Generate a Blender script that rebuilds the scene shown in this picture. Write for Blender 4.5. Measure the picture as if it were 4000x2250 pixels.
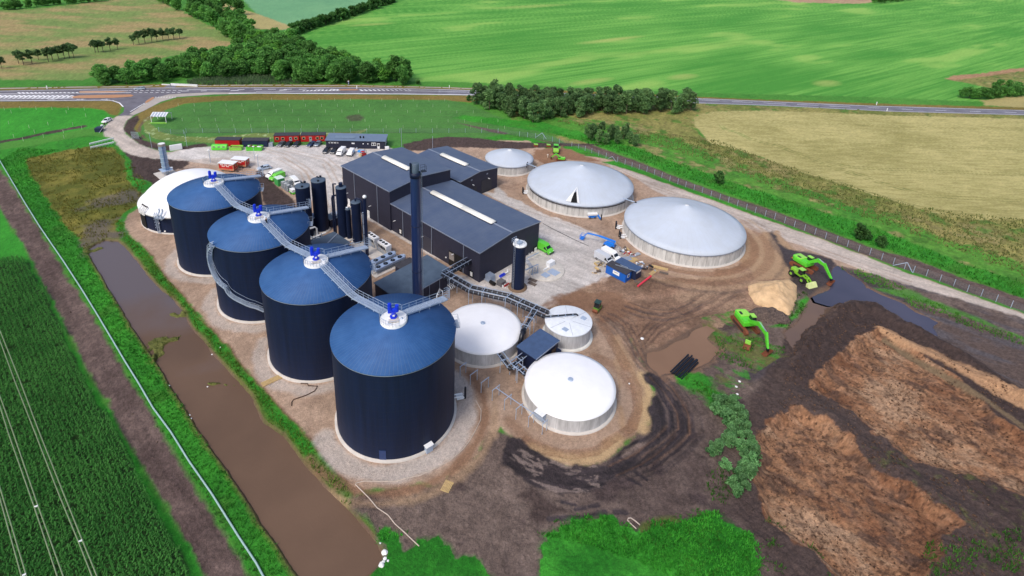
import bpy, bmesh, math, random
import numpy as np
from mathutils import Vector, Matrix
from mathutils.geometry import tessellate_polygon
random.seed(7); rng = np.random.default_rng(11)
R_ = math.radians
for o in list(bpy.data.objects): bpy.data.objects.remove(o)
scene = bpy.context.scene
COL = scene.collection

# ---------------------------------------------------------------- camera
CAM_H, FPX, PITCH, ROLL, CX, CY = 82.0, 2256.25, R_(20.41), R_(2.658), 2000.0, 533.0
fw = Vector((0, math.cos(PITCH), -math.sin(PITCH))); rt = Vector((1, 0, 0)); up = rt.cross(fw)
c_, s_ = math.cos(ROLL), math.sin(ROLL)
CR = c_*rt + s_*up; CU = -s_*rt + c_*up
cam = bpy.data.objects.new('camera', bpy.data.cameras.new('camera')); COL.objects.link(cam)
m = Matrix((CR, CU, -fw)).transposed().to_4x4(); m.translation = (0, 0, CAM_H)
cam.matrix_world = m
cam.data.sensor_width = 36; cam.data.lens = FPX/4000*36
cam.data.shift_x = 0; cam.data.shift_y = -(1125-CY)/4000
cam.data.clip_start = 1; cam.data.clip_end = 20000
scene.camera = cam

# ---------------------------------------------------------------- sky, sun, exposure
SUN_EL, SUN_AZ = R_(52), R_(215)      # azimuth clockwise from +Y
world = bpy.data.worlds.new('World'); scene.world = world; world.use_nodes = True
nt = world.node_tree; bg = nt.nodes['Background']
sky = nt.nodes.new('ShaderNodeTexSky'); sky.sky_type = 'NISHITA'; sky.sun_disc = False
sky.sun_elevation = SUN_EL; sky.sun_rotation = SUN_AZ
sky.air_density = 1.0; sky.dust_density = 4.0; sky.ozone_density = 1.0
nt.links.new(sky.outputs[0], bg.inputs[0]); bg.inputs[1].default_value = 0.142
sl = bpy.data.lights.new('sun', 'SUN'); sl.energy = 1.2; sl.angle = R_(14); sl.color = (1, .96, .9)
sun = bpy.data.objects.new('sun', sl); COL.objects.link(sun)
sd = Vector((math.sin(SUN_AZ)*math.cos(SUN_EL), math.cos(SUN_AZ)*math.cos(SUN_EL), math.sin(SUN_EL)))
sun.rotation_euler = sd.to_track_quat('Z', 'Y').to_euler(); sun.location = (0, 0, 200)
scene.view_settings.view_transform = 'Standard'; scene.view_settings.look = 'None'
scene.view_settings.exposure = 0.28; scene.view_settings.gamma = 1.0
scene.render.engine = 'CYCLES'

# ---------------------------------------------------------------- helpers
def G(px, py, z=0.0):
    """ground point (at height z) that the measured pixel of the 4000x2250 photograph shows"""
    d = fw + CR*((px-CX)/FPX) - CU*((py-CY)/FPX)
    t = (z-CAM_H)/d.z
    return Vector((d.x*t, d.y*t, z))
A0 = (-6.28, 118.24); SA = R_(138.5)
UX, UY = math.cos(SA), math.sin(SA); VX, VY = UY, -UX
def X(u, v, z=0.0): return Vector((A0[0]+u*UX+v*VX, A0[1]+u*UY+v*VY, z))
def T(r, c, pts): return [((c-1)*1000+x*.3883, (r-1)*562.5+y*.3883) for x, y in pts]
def O(pts): return [(x*1.5528, y*1.5528) for x, y in pts]
def W(px, z=0.0): return [G(x, y, z) for x, y in px]
def lin(c):
    return tuple(((v/255)/12.92 if v/255 <= .04045 else ((v/255+.055)/1.055)**2.4) for v in c)
def base(c, k=1.0): return tuple(min(.9, v*k) for v in lin(c))

MATS = {}
def mat(name, rgb, rough=.6, metal=0., var=.12, vs=1.5, bump=0., bs=8., rgb2=None, coat=0., stretch=(1,1,1), spec=.5):
    """procedural paint / metal / concrete: base colour broken up by two noises, optional bump"""
    if name in MATS: return MATS[name]
    m = bpy.data.materials.new(name); m.use_nodes = True; nt = m.node_tree; N = nt.nodes; L = nt.links
    b = N['Principled BSDF']; b.inputs['Roughness'].default_value = rough; b.inputs['Metallic'].default_value = metal
    b.inputs['Coat Weight'].default_value = coat; b.inputs['Specular IOR Level'].default_value = spec
    tc = N.new('ShaderNodeTexCoord'); mp = N.new('ShaderNodeMapping'); mp.inputs['Scale'].default_value = stretch
    L.new(tc.outputs['Object'], mp.inputs[0])
    n1 = N.new('ShaderNodeTexNoise'); n1.inputs['Scale'].default_value = vs; n1.inputs['Detail'].default_value = 6; n1.inputs['Roughness'].default_value = .65
    L.new(mp.outputs[0], n1.inputs['Vector'])
    mr = N.new('ShaderNodeMapRange'); mr.inputs[1].default_value = .3; mr.inputs[2].default_value = .7
    L.new(n1.outputs[0], mr.inputs[0])
    mx = N.new('ShaderNodeMix'); mx.data_type = 'RGBA'
    c1 = lin(rgb); c2 = lin(rgb2) if rgb2 else c1
    mx.inputs[6].default_value = tuple(min(1, v*(1-var)) for v in c1)+(1,)
    mx.inputs[7].default_value = tuple(min(1, v*(1+var)) for v in c2)+(1,)
    L.new(mr.outputs[0], mx.inputs[0]); L.new(mx.outputs[2], b.inputs['Base Color'])
    if bump:
        n2 = N.new('ShaderNodeTexNoise'); n2.inputs['Scale'].default_value = bs; n2.inputs['Detail'].default_value = 4
        L.new(mp.outputs[0], n2.inputs['Vector'])
        bp = N.new('ShaderNodeBump'); bp.inputs['Strength'].default_value = bump; bp.inputs['Distance'].default_value = .1
        L.new(n2.outputs[0], bp.inputs['Height']); L.new(bp.outputs[0], b.inputs['Normal'])
    MATS[name] = m; return m

class MB:
    """collects shapes, build() links them as ONE mesh object"""
    def __init__(s): s.v = []; s.f = []; s.sm = []
    def add(s, v, f, smooth=False):
        o = len(s.v); s.v += [tuple(p) for p in v]; s.f += [tuple(i+o for i in q) for q in f]; s.sm += [smooth]*len(f); return s
    def box(s, c, d, rz=0., M=None):
        x, y, z = d[0]/2, d[1]/2, d[2]/2
        P = [Vector((a*x, b*y, e*z)) for a in (-1, 1) for b in (-1, 1) for e in (-1, 1)]
        Rm = (M if M is not None else Matrix.Rotation(rz, 3, 'Z'))
        P = [Rm @ p + Vector(c) for p in P]
        return s.add(P, [(0,1,3,2),(4,6,7,5),(0,4,5,1),(2,3,7,6),(0,2,6,4),(1,5,7,3)])
    def hexa(s, P):   # 4 bottom (ccw) + 4 top
        return s.add(P, [(3,2,1,0),(4,5,6,7),(0,1,5,4),(1,2,6,5),(2,3,7,6),(3,0,4,7)])
    def bar(s, a, b, w, h=None, n=4):
        a, b = Vector(a), Vector(b); d = b-a
        if d.length < 1e-6: return s
        h = h or w; d.normalize(); side = d.cross(Vector((0,0,1)))
        if side.length < 1e-3: side = Vector((1,0,0))
        side.normalize(); u2 = side.cross(d)
        P = [p+side*(i*w/2)+u2*(j*h/2) for p in (a, b) for i, j in ((-1,-1),(1,-1),(1,1),(-1,1))]
        return s.add(P, [(3,2,1,0),(4,5,6,7),(0,1,5,4),(1,2,6,5),(2,3,7,6),(3,0,4,7)])
    def cyl(s, a, b, r, r2=None, n=16, cap=True, smooth=True):
        a, b = Vector(a), Vector(b); d = (b-a).normalized(); r2 = r if r2 is None else r2
        q = d.to_track_quat('Z', 'Y'); e1 = q @ Vector((1,0,0)); e2 = q @ Vector((0,1,0))
        P = []
        for p, rr in ((a, r), (b, r2)):
            for i in range(n):
                t = 2*math.pi*i/n; P.append(p+e1*(math.cos(t)*rr)+e2*(math.sin(t)*rr))
        s.add(P, [(i, (i+1) % n, n+(i+1) % n, n+i) for i in range(n)], smooth)
        if cap:
            s.add(P[:n], [tuple(range(n-1, -1, -1))]); s.add(P[n:], [tuple(range(n))])
        return s
    def lathe(s, prof, c=(0,0,0), n=48, smooth=True, a0=0., a1=2*math.pi):
        full = abs(a1-a0-2*math.pi) < 1e-6; k = n if full else n+1
        P = [(c[0]+r*math.cos(a0+(a1-a0)*i/n), c[1]+r*math.sin(a0+(a1-a0)*i/n), c[2]+z) for r, z in prof for i in range(k)]
        F = []
        for j in range(len(prof)-1):
            for i in range(n):
                i2 = (i+1) % k; F.append((j*k+i, j*k+i2, (j+1)*k+i2, (j+1)*k+i))
        return s.add(P, F, smooth)
    def tube(s, pts, r, n=8, smooth=True):
        pts = [Vector(p) for p in pts]; P = []; e = None
        for i, p in enumerate(pts):
            d = (pts[min(i+1, len(pts)-1)]-pts[max(i-1, 0)]).normalized()
            if e is None:
                e = d.cross(Vector((0,0,1)));
                if e.length < .1: e = Vector((1,0,0))
            e = (e-d*e.dot(d)).normalized(); g = d.cross(e)
            for k in range(n):
                t = 2*math.pi*k/n; P.append(p+e*(r*math.cos(t))+g*(r*math.sin(t)))
        F = [(i*n+k, i*n+(k+1) % n, (i+1)*n+(k+1) % n, (i+1)*n+k) for i in range(len(pts)-1) for k in range(n)]
        s.add(P, F, smooth); s.add(P[:n], [tuple(range(n-1,-1,-1))]); s.add(P[-n:], [tuple(range(n))]); return s
    def prism(s, poly, z0, z1):
        n = len(poly); P = [(p[0], p[1], z0) for p in poly]+[(p[0], p[1], z1) for p in poly]
        tri = tessellate_polygon([[Vector((p[0], p[1], 0)) for p in poly]])
        F = [(i, (i+1) % n, n+(i+1) % n, n+i) for i in range(n)]
        F += [tuple(t) for t in tri]+[tuple(n+i for i in t) for t in tri]
        return s.add(P, F)
    def sheet(s, poly, z):
        n = len(poly); P = [(p[0], p[1], z) for p in poly]
        return s.add(P, [tuple(t) for t in tessellate_polygon([[Vector((p[0], p[1], 0)) for p in poly]])])
    def build(s, name, m, parent=None, loc=None, rz=None, fix=True):
        me = bpy.data.meshes.new(name); me.from_pydata(s.v, [], s.f)
        me.polygons.foreach_set('use_smooth', s.sm)
        if fix:
            b = bmesh.new(); b.from_mesh(me); bmesh.ops.recalc_face_normals(b, faces=b.faces); b.to_mesh(me); b.free()
        if m: me.materials.append(m)
        me.update(); o = bpy.data.objects.new(name, me); COL.objects.link(o)
        if parent: o.parent = parent
        if loc is not None: o.location = loc
        if rz is not None: o.rotation_euler = (0, 0, rz)
        return o
def tag(o, label=None, cat=None, group=None, kind=None):
    if label: o['label'] = label
    if cat: o['category'] = cat
    if group: o['group'] = group
    if kind: o['kind'] = kind
    return o
def thing(name, label, cat, loc=(0,0,0), rz=0., group=None):
    o = bpy.data.objects.new(name, None); COL.objects.link(o); o.location = loc; o.rotation_euler = (0,0,rz)
    o.empty_display_size = .5
    return tag(o, label, cat, group)
KIDS = {}
def copy_tree(o, loc=None, rz=None, label=None, group=None, scale=None, parent=None):
    c = o.copy(); COL.objects.link(c)
    if parent is not None: c.parent = parent
    else:
        if loc is not None: c.location = loc
        if rz is not None: c.rotation_euler = (0,0,rz)
        if scale is not None: c.scale = scale
        if label: c['label'] = label
        if group: c['group'] = group
    kids = KIDS.get(o.name)
    if kids is None: kids = KIDS[o.name] = list(o.children)
    for k in kids: copy_tree(k, parent=c)
    return c
def yaw(a, b): return math.atan2(b[1]-a[1], b[0]-a[0])
# ================================================================ GROUND
def hsh(ix, iy, seed):
    h = (ix.astype(np.int64)*374761393 + iy.astype(np.int64)*668265263 + seed*1442695041) & 0xffffffff
    h = ((h ^ (h >> 13))*1274126177) & 0xffffffff
    return ((h ^ (h >> 16)) & 0xffff)/65535.0
def vnoise(x, y, seed=0):
    ix = np.floor(x); iy = np.floor(y); fx = x-ix; fy = y-iy
    fx = fx*fx*(3-2*fx); fy = fy*fy*(3-2*fy)
    a = hsh(ix, iy, seed); b = hsh(ix+1, iy, seed); c = hsh(ix, iy+1, seed); d = hsh(ix+1, iy+1, seed)
    return (a*(1-fx)+b*fx)*(1-fy)+(c*(1-fx)+d*fx)*fy
def fbm(x, y, sc, seed=0, octv=4, rough=.55, ang=0., asp=1.):
    if ang or asp != 1.:
        c, s = math.cos(ang), math.sin(ang); x, y = (x*c+y*s)/asp, (-x*s+y*c)
    t = 0; a = 1; w = 0; f = 1/sc
    for o in range(octv):
        t = t + a*vnoise(x*f+17.3*o, y*f-9.1*o, seed+o*31); w += a; a *= rough; f *= 2.03
    return t/w
def seg_dist(x, y, pts, closed):
    pts = [(p[0], p[1]) for p in pts]; n = len(pts); D = np.full(x.shape, 1e9)
    for i in range(n if closed else n-1):
        ax, ay = pts[i]; bx, by = pts[(i+1) % n]; dx, dy = bx-ax, by-ay; l2 = dx*dx+dy*dy+1e-9
        t = np.clip(((x-ax)*dx+(y-ay)*dy)/l2, 0, 1)
        D = np.minimum(D, (x-ax-t*dx)**2+(y-ay-t*dy)**2)
    return np.sqrt(D)
def inside(x, y, pts):
    pts = [(p[0], p[1]) for p in pts]; n = len(pts); r = np.zeros(x.shape, bool)
    for i in range(n):
        ax, ay = pts[i]; bx, by = pts[(i+1) % n]
        if ay == by: continue
        c = ((ay > y) != (by > y)) & (x < (bx-ax)*(y-ay)/(by-ay)+ax); r ^= c
    return r

# one polar sheet, finer near, reaching the horizon
th = np.concatenate([np.linspace(-math.pi, -1.02, 60, endpoint=False), np.linspace(-1.02, 1.02, 1250), np.linspace(1.02, math.pi, 60)[1:]])
q = np.linspace(math.atan(46/82), math.atan(1150/82), 900)
rr = np.concatenate([[0.5, 8, 16, 24, 32, 40], 82*np.tan(q), [1200, 1300, 1450, 1700, 2200, 3000, 4500, 7000]])
TH, RR = np.meshgrid(th, rr); nr, nth = TH.shape
gx = (RR*np.sin(TH)).ravel(); gy = (RR*np.cos(TH)).ravel(); NV = gx.size
n_big = fbm(gx, gy, 30, 1); n_med = fbm(gx, gy, 6, 2); n_sm = fbm(gx, gy, 1.6, 3, 3); n_fine = rng.random(NV)
n_edge = fbm(gx, gy, 3.0, 5, 4)-.5

# classes: two sRGB tones, fine contrast, roughness, height noise
CL = {
 'grass':      ((62,128,44),(88,150,58), .22, .9),
 'verge':      ((36,110,30),(66,156,46), .35, .9),
 'lush':       ((28,88,24),(50,128,38), .4, .9),
 'meadow':     ((66,116,54),(86,142,66), .20, .9),
 'leftfield':  ((44,132,36),(66,162,50), .25, .9),
 'crop':       ((88,158,66),(126,186,86), .10, .9),
 'palefield':  ((104,160,116),(124,176,126), .08, .9),
 'farfield':   ((80,150,50),(104,170,66), .12, .9),
 'pasture':    ((112,132,72),(168,142,98), .22, .9),
 'drystrip':   ((168,158,104),(186,172,118), .12, .9),
 'wheat':      ((160,154,98),(188,178,120), .16, .9),
 'scrub':      ((104,118,54),(160,150,92), .30, .9),
 'scrubgreen': ((56,132,42),(98,150,58), .28, .9),
 'verge_dry':  ((112,104,48),(142,122,66), .26, .9),
 'olive':      ((104,106,38),(138,132,58), .22, .9),
 'shallows':   ((92,84,82),(108,98,92), .16, .5),
 'marsh':      ((86,96,50),(112,118,54), .30, .9),
 'corn_soil':  ((34,58,30),(58,92,44), .30, .9),
 'tilled':     ((82,66,64),(118,100,94), .42, .9),
 'peat':       ((62,50,48),(88,74,70), .45, .9),
 'peat_wet':   ((48,40,42),(86,76,78), .36, .5),
 'peat_dry':   ((88,74,70),(122,106,98), .42, .9),
 'gravel':     ((192,185,180),(217,212,209), .2, .9),
 'track':      ((178,165,155),(206,194,185), .20, .9),
 'pad':        ((162,136,116),(192,166,146), .24, .9),
 'paddark':    ((128,96,76),(156,120,94), .18, .9),
 'mud':        ((126,98,80),(166,136,114), .40, .8),
 'mudlight':   ((164,134,108),(190,160,128), .18, .9),
 'mudpool':    ((108,86,72),(120,96,80), .10, .35),
 'sand':       ((190,160,118),(214,184,140), .12, .9),
 'rust':       ((116,78,56),(166,124,94), .42, .9),
 'rustpale':   ((160,122,94),(184,146,112), .24, .9),
 'dirtpath':   ((92,78,62),(122,104,82), .22, .9),
 'islandclay': ((176,128,92),(188,140,104), .08, .9),
}
names = list(CL)
ci = {n: i for i, n in enumerate(names)}
T1 = np.array([[v/1.0 for v in lin(CL[n][0])] for n in names]); T2 = np.array([lin(CL[n][1]) for n in names])
FC = np.array([CL[n][2] for n in names]); RG = np.array([CL[n][3] for n in names])
tone = np.clip((n_big*.45+n_med*.35+n_sm*.2-.5)*2.2+.5, 0, 1)
def toned(n, t=None):
    t = tone if t is None else t
    return T1[ci[n]][None, :]*(1-t[:, None])+T2[ci[n]][None, :]*t[:, None]
col = toned('grass'); fc = np.full(NV, FC[0]); rg = np.full(NV, .9); cls = np.zeros(NV, np.int16); gz = np.zeros(NV)
def paint(n, poly, soft=.6, edge=1.2, t=None, alpha=1., claim=True, world=False):
    """lay one ground class inside a polygon with an uneven, soft border"""
    P = poly if world else W(poly)
    xs = [p[0] for p in P]; ys = [p[1] for p in P]; mg = 3+edge
    idx = np.nonzero((gx > min(xs)-mg) & (gx < max(xs)+mg) & (gy > min(ys)-mg) & (gy < max(ys)+mg))[0]
    if idx.size == 0: return
    x, y = gx[idx], gy[idx]; d = seg_dist(x, y, P, True); d = np.where(inside(x, y, P), d, -d)+n_edge[idx]*2*edge
    a = np.clip(d/soft+.5, 0, 1)*alpha; blend(n, idx, a, t, claim)
def blend(n, idx, a, t=None, claim=True):
    k = a > 0; idx = idx[k]; a = a[k]
    tt = tone[idx] if t is None else (t[idx] if isinstance(t, np.ndarray) else np.full(idx.size, t))
    c = T1[ci[n]][None, :]*(1-tt[:, None])+T2[ci[n]][None, :]*tt[:, None]
    col[idx] = col[idx]*(1-a[:, None])+c*a[:, None]; fc[idx] = fc[idx]*(1-a)+FC[ci[n]]*a; rg[idx] = rg[idx]*(1-a)+RG[ci[n]]*a
    if claim: cls[idx[a > .5]] = ci[n]
def band(n, line, w, soft=.5, edge=.6, t=None, alpha=1., claim=True, world=False, dz=0.):
    P = line if world else W(line)
    xs = [p[0] for p in P]; ys = [p[1] for p in P]; mg = w+3+edge
    idx = np.nonzero((gx > min(xs)-mg) & (gx < max(xs)+mg) & (gy > min(ys)-mg) & (gy < max(ys)+mg))[0]
    if idx.size == 0: return
    d = w/2-seg_dist(gx[idx], gy[idx], P, False)+n_edge[idx]*2*edge
    a = np.clip(d/soft+.5, 0, 1)
    if dz: gz[idx] += dz*a
    blend(n, idx, a*alpha, t, claim)
def ruts(line, gauge=2.0, w=.6, n='peat_wet', alpha=.6, dz=-.08, world=False, dash=0.):
    P = [Vector((p[0], p[1], 0)) for p in (line if world else W(line))]
    for sg in (-1, 1):
        Q = []
        for i, p in enumerate(P):
            d = (P[min(i+1, len(P)-1)]-P[max(i-1, 0)]).normalized(); Q.append((p.x-d.y*sg*gauge/2, p.y+d.x*sg*gauge/2))
        band(n, Q, w, .35, .25, alpha=alpha, claim=False, world=True, dz=dz)
def height(poly, dz, bank=2., edge=.5, world=False, noise=0., nsc=2.):
    P = poly if world else W(poly)
    xs = [p[0] for p in P]; ys = [p[1] for p in P]
    idx = np.nonzero((gx > min(xs)-2) & (gx < max(xs)+2) & (gy > min(ys)-2) & (gy < max(ys)+2))[0]
    x, y = gx[idx], gy[idx]; d = seg_dist(x, y, P, True); d = np.where(inside(x, y, P), d, -d)+n_edge[idx]*2*edge
    a = np.clip(d/bank, 0, 1); a = a*a*(3-2*a); gz[idx] += a*(dz+noise*(fbm(x, y, nsc, 77, 4)-.5)*2)
def ridge(line, w, h, noise=.3, nsc=2., world=False):
    P = line if world else W(line)
    xs = [p[0] for p in P]; ys = [p[1] for p in P]
    idx = np.nonzero((gx > min(xs)-w) & (gx < max(xs)+w) & (gy > min(ys)-w) & (gy < max(ys)+w))[0]
    x, y = gx[idx], gy[idx]; d = seg_dist(x, y, P, False); a = np.clip(1-d/w, 0, 1); a = a*a*(3-2*a)
    gz[idx] += a*h*(1+noise*(fbm(x, y, nsc, 99, 4)-.5)*3)

# ---- far fields
UP = (-1500, -20)
paint('farfield', [(-800,-5),(120,3),(400,-2),(240,-60),(-800,-60)], 2, 4)
paint('pasture', T(1,1,[(-900,160),(0,100),(300,90),(600,62),(1050,12),(1300,-30),(1600,-10),(1700,60),(1860,130),(2010,210),(2200,300),(2440,400),(2400,440),(1700,570),(1100,720),(850,810),(0,810),(-900,830)]), 1.5, 3)
paint('grass', T(1,1,[(-900,800),(0,800),(850,810),(860,880),(0,895),(-900,910)]), 2, 3)
paint('palefield', O([(585,-30),(640,30),(700,72),(735,78),(990,-2),(1100,-40)]), 2, 2)
paint('drystrip', T(1,2,[(-500,-60),(-250,60),(0,135),(350,262),(370,290),(240,300),(0,290),(-300,190)]), 1.5, 1)
paint('crop', O([(1010,-3),(1100,-60),(3200,-60),(3200,330),(2576,262),(2200,243),(1700,232),(1160,206),(1040,205),(860,150),(745,105),(735,95),(830,62)]), 1.5, 1.5)
# stretched streaks in the big crop field follow the drilling rows
ix = np.nonzero(cls == ci['crop'])[0]
sa = math.atan2((G(2940,222)-G(2390,310)).y, (G(2940,222)-G(2390,310)).x)
st = fbm(gx[ix], gy[ix], 3.0, 41, 4, .7, sa, 26); st2 = fbm(gx[ix], gy[ix], 26, 42, 3, .5, sa, 3.2); st3 = fbm(gx[ix], gy[ix], 1.3, 47, 2, .6, sa, 60)
k = np.clip((st-.5)*1.6+(st2-.47)*1.6+(st3-.5)*1.2+.45, 0, 1)[:, None]
col[ix] = (1-k)*np.array(lin((74,148,54)))+k*np.array(lin((116,178,78)))
k = np.clip((st2-.66)*9, 0, 1)[:, None]*.6; col[ix] = col[ix]*(1-k)+k*np.array(lin((158,196,98)))
for cx_, cy_, rx_, ry_ in ((2000+1720*.388, 300, 14, 6), (2000+800*.388, 318, 18, 5), (2430,150,28,5), (2360,160,30,6), (3230,325,13,7), (1450,95,22,6), (2000+180*.39,25,60,10)):
    g = G(cx_, cy_); d = ((gx[ix]-g.x)*math.cos(sa)+(gy[ix]-g.y)*math.sin(sa))**2/rx_**2+(-(gx[ix]-g.x)*math.sin(sa)+(gy[ix]-g.y)*math.cos(sa))**2/ry_**2
    a = (np.clip(1.1-d, 0, 1)*.55*(.5+st))[:, None]; col[ix] = col[ix]*(1-a)+a*np.array(lin((172,186,104)))
ix = np.nonzero(cls == ci['pasture'])[0]
k = np.clip((fbm(gx[ix], gy[ix], 14, 51, 4, .6, 0, 2.2)-.5)*4+.4, 0, 1)[:, None]
col[ix] = ((1-k)*np.array(lin((120,144,78)))+k*np.array(lin((164,146,100))))*(.8+.4*n_sm[ix][:, None])
# right-hand far plots
paint('mudlight', T(1,4,[(0,-60),(0,-8),(300,25),(900,38),(1040,25),(1060,-60)]), 2, 2)
paint('scrub', T(1,4,[(1790,800),(1850,765),(2100,745),(2400,705),(2700,670),(3200,650),(3200,1100),(2574,940),(2250,900),(2000,830)]), 1.5, 2)
paint('rustpale', T(1,4,[(1790,790),(1850,760),(2100,745),(2400,700),(2700,670),(2700,700),(2450,730),(2150,775),(1850,808)]), 1.5, 2)
paint('drystrip', T(1,4,[(2150,1010),(2400,975),(2900,960),(2900,1110),(2400,1075),(2200,1060)]), 1.5, 2)
# ---- verges of the highway
paint('verge_dry', T(1,1,[(-900,895),(0,880),(800,868),(1600,848),(2574,848),(2574,885),(0,915),(-900,925)]), 1, 1)
paint('verge_dry', T(1,2,[(0,845),(1000,850),(1900,875),(2574,900),(2574,925),(1800,900),(0,885)]), 1, 1)
paint('verge_dry', T(1,3,[(0,895),(800,920),(1500,955),(2574,1005),(2574,1025),(1400,975),(0,930)]), 1, 1)
paint('verge_dry', T(1,4,[(0,1002),(1200,1045),(2574,1080),(3400,1100),(3400,1140),(2574,1115),(0,1030)]), 1, 1)
paint('verge_dry', T(1,1,[(-900,1000),(0,1020),(1150,1010),(1240,1060),(1180,1165),(1090,1150),(1040,1105),(900,1085),(0,1095),(-900,1110)]), .8, .8)
paint('verge_dry', T(1,1,[(1360,1165),(1480,1090),(1780,985),(2574,945),(2700,945),(2700,1010),(2200,1015),(1850,1045),(1640,1120),(1480,1190),(1430,1260),(1380,1330),(1340,1280),(1380,1200)]), .8, .8)
paint('verge_dry', T(1,2,[(0,945),(1500,955),(2300,960),(2250,1010),(2150,1030),(1900,1010),(1000,1000),(0,1012)]), .8, .8)
paint('scrub', T(1,3,[(0,950),(1850,1040),(2574,1065),(2574,1115),(2050,1120),(1880,1160),(1830,1200),(1900,1340),(1960,1460),(0,1460)]), 1, 2)
paint('scrub', T(1,4,[(0,1068),(2574,1160),(3400,1190),(3400,1230),(2574,1195),(1200,1165),(0,1115)]), 1, 1)
# ---- meadow inside the bend, left field
paint('meadow', T(1,1,[(1420,1290),(1520,1180),(1650,1110),(1900,1040),(2574,1005),(4500,1005),(4750,1060),(5000,1170),(5300,1260),(5500,1330),(5700,1449),(1700,1500),(1500,1400),(1420,1330)]), .8, .8)
for yy in (1105,1160,1225,1275,1330,1390):
    band('peat', T(1,1,[(1700+yy*.1,yy+6),(2600,yy),(4000,yy+4),(5000,yy+30)]), .5, .8, .4, alpha=.30, claim=False)
paint('peat', T(1,2,[(920,1165),(1040,1150),(1085,1180),(1060,1215),(960,1220),(905,1190)]), 1.2, 1, alpha=.75)
paint('leftfield', T(1,1,[(-1400,1080),(0,1090),(560,1080),(900,1090),(1040,1110),(1120,1160),(1050,1230),(960,1280),(700,1330),(0,1449),(-1400,1700)]), .8, .8)
band('peat', T(1,1,[(-500,1560),(0,1432),(300,1375),(600,1315),(830,1272)]), 3.2, .6, .6)
paint('grass', T(1,1,[(-900,1700),(0,1465),(300,1400),(830,1300),(1000,1290),(1040,1350),(1130,1449),(900,1480),(0,1560)]), .8, .8)
band('grass', T(1,1,[(0,1449),(950,1335)]), 2.5, 2, 1, t=.9, alpha=.5, claim=False)
# ---- wild strip and wheat east of the site
paint('scrub', T(2,4,[(-2300,-260),(-1200,-120),(-500,-40),(0,160),(1500,640),(2576,760),(3400,790),(3400,1700),(2576,1448),(1500,1150),(0,640),(-500,440),(-2000,-100)]), 1, 2)
paint('scrubgreen', T(2,4,[(-2570,-300),(-1500,-230),(-900,-60),(-500,110),(0,320),(700,560),(1300,760),(1800,980),(2576,1200),(3000,1500),(3000,1800),(1500,1180),(0,660),(-1500,80),(-2500,-200)]), 3, 6)
ix = np.nonzero((cls == ci['scrub']) | (cls == ci['scrubgreen']))[0]
n1 = fbm(gx[ix], gy[ix], 9, 61, 5, .62); n2 = fbm(gx[ix], gy[ix], 5, 62, 4); n3 = fbm(gx[ix], gy[ix], 1.2, 63, 3)
for thr, c, s_a in ((.58,(88,92,54),.6),(.62,(170,156,104),.6)):
    a = (np.clip((n1-thr)*12, 0, 1)*s_a)[:, None]; col[ix] = col[ix]*(1-a)+a*np.array(lin(c))
a = (np.clip((n2-.6)*12, 0, 1)*.75)[:, None]; col[ix] = col[ix]*(1-a)+a*np.array(lin((70,120,42)))
col[ix] *= (.62+.76*n3)[:, None]
paint('wheat', T(1,3,[(1830,1190),(1880,1150),(2050,1122),(2574,1112),(3774,1160),(5150,1195),(6200,1230),(6200,2250),(5150,2215),(4600,2205),(4280,2150),(4080,2095),(3575,1940),(3270,1840),(2900,1730),(2574,1600),(2300,1510),(2000,1440),(1890,1330),(1840,1250)]), .8, 1.0)
ix = np.nonzero(cls == ci['wheat'])[0]
wa = math.atan2((G(4000,510)-G(3000,480)).y, (G(4000,510)-G(3000,480)).x)
k = np.clip((fbm(gx[ix], gy[ix], .8, 65, 3, .7, wa, 6)-.5)*1.6+(fbm(gx[ix], gy[ix], 22, 66, 3)-.5)*1.2+.5, 0, 1)[:, None]
col[ix] = (1-k)*np.array(lin((156,150,92)))+k*np.array(lin((194,184,124)))
for ln in ([(0,1218),(600,1245),(1300,1270),(2574,1310)], [(0,1405),(700,1440),(1400,1470),(2574,1500)]):
    ruts(T(1,4,ln), 1.9, .5, 'scrub', .55, 0)
for ln in ([(-200,-60),(300,90),(800,230),(1200,255),(2000,285),(2700,318)], [(650,240),(1100,380),(1600,520),(2000,545),(2700,580)], [(80,0),(400,150),(1000,330)], [(2000,745),(1500,630),(1000,490),(600,350),(250,250),(0,180)]):
    ruts(T(2,4,ln), 1.9, .5, 'scrub', .8, 0)
ruts(T(1,3,[(2100,1260),(2140,1300),(2260,1330),(2400,1400)]), 1.4, .6, 'grass', .5, 0)
# ---- strip along the site fence
paint('verge', T(2,3,[(-600,-260),(-100,-180),(400,-110),(800,0),(1000,60),(1300,170),(1600,290),(1900,400),(2200,510),(2576,640),(2876,745),(3276,900),(3676,1040),(4076,1150),(4476,1310),(4850,1440),(5150,1560),(5600,1700),(5600,1560),(5150,1400),(4800,1290),(4476,1180),(4076,1010),(3676,850),(3276,720),(2876,600),(2576,500),(2200,380),(1900,270),(1600,170),(1300,60),(1000,-40),(700,-120),(300,-220),(-500,-290)]), 1.2, 1.5)
paint('tilled', T(2,3,[(-550,-215),(-250,-160),(0,-100),(200,-20),(590,0),(780,0),(1000,80),(1300,190),(1600,310),(1900,420),(2200,530),(2576,650),(2876,760),(3276,920),(3676,1060),(4076,1170),(4476,1330),(4850,1448),(5150,1558),(5700,1740),(5700,1850),(5150,1680),(4700,1530),(4450,1448),(4276,1370),(3826,1220),(3376,1050),(2976,890),(2576,735),(2350,645),(2100,555),(1850,465),(1600,375),(1300,255),(1000,145),(750,45),(590,0),(300,-40),(0,-80),(-250,-130),(-480,-190)]), .7, .7, t=.55)
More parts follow.
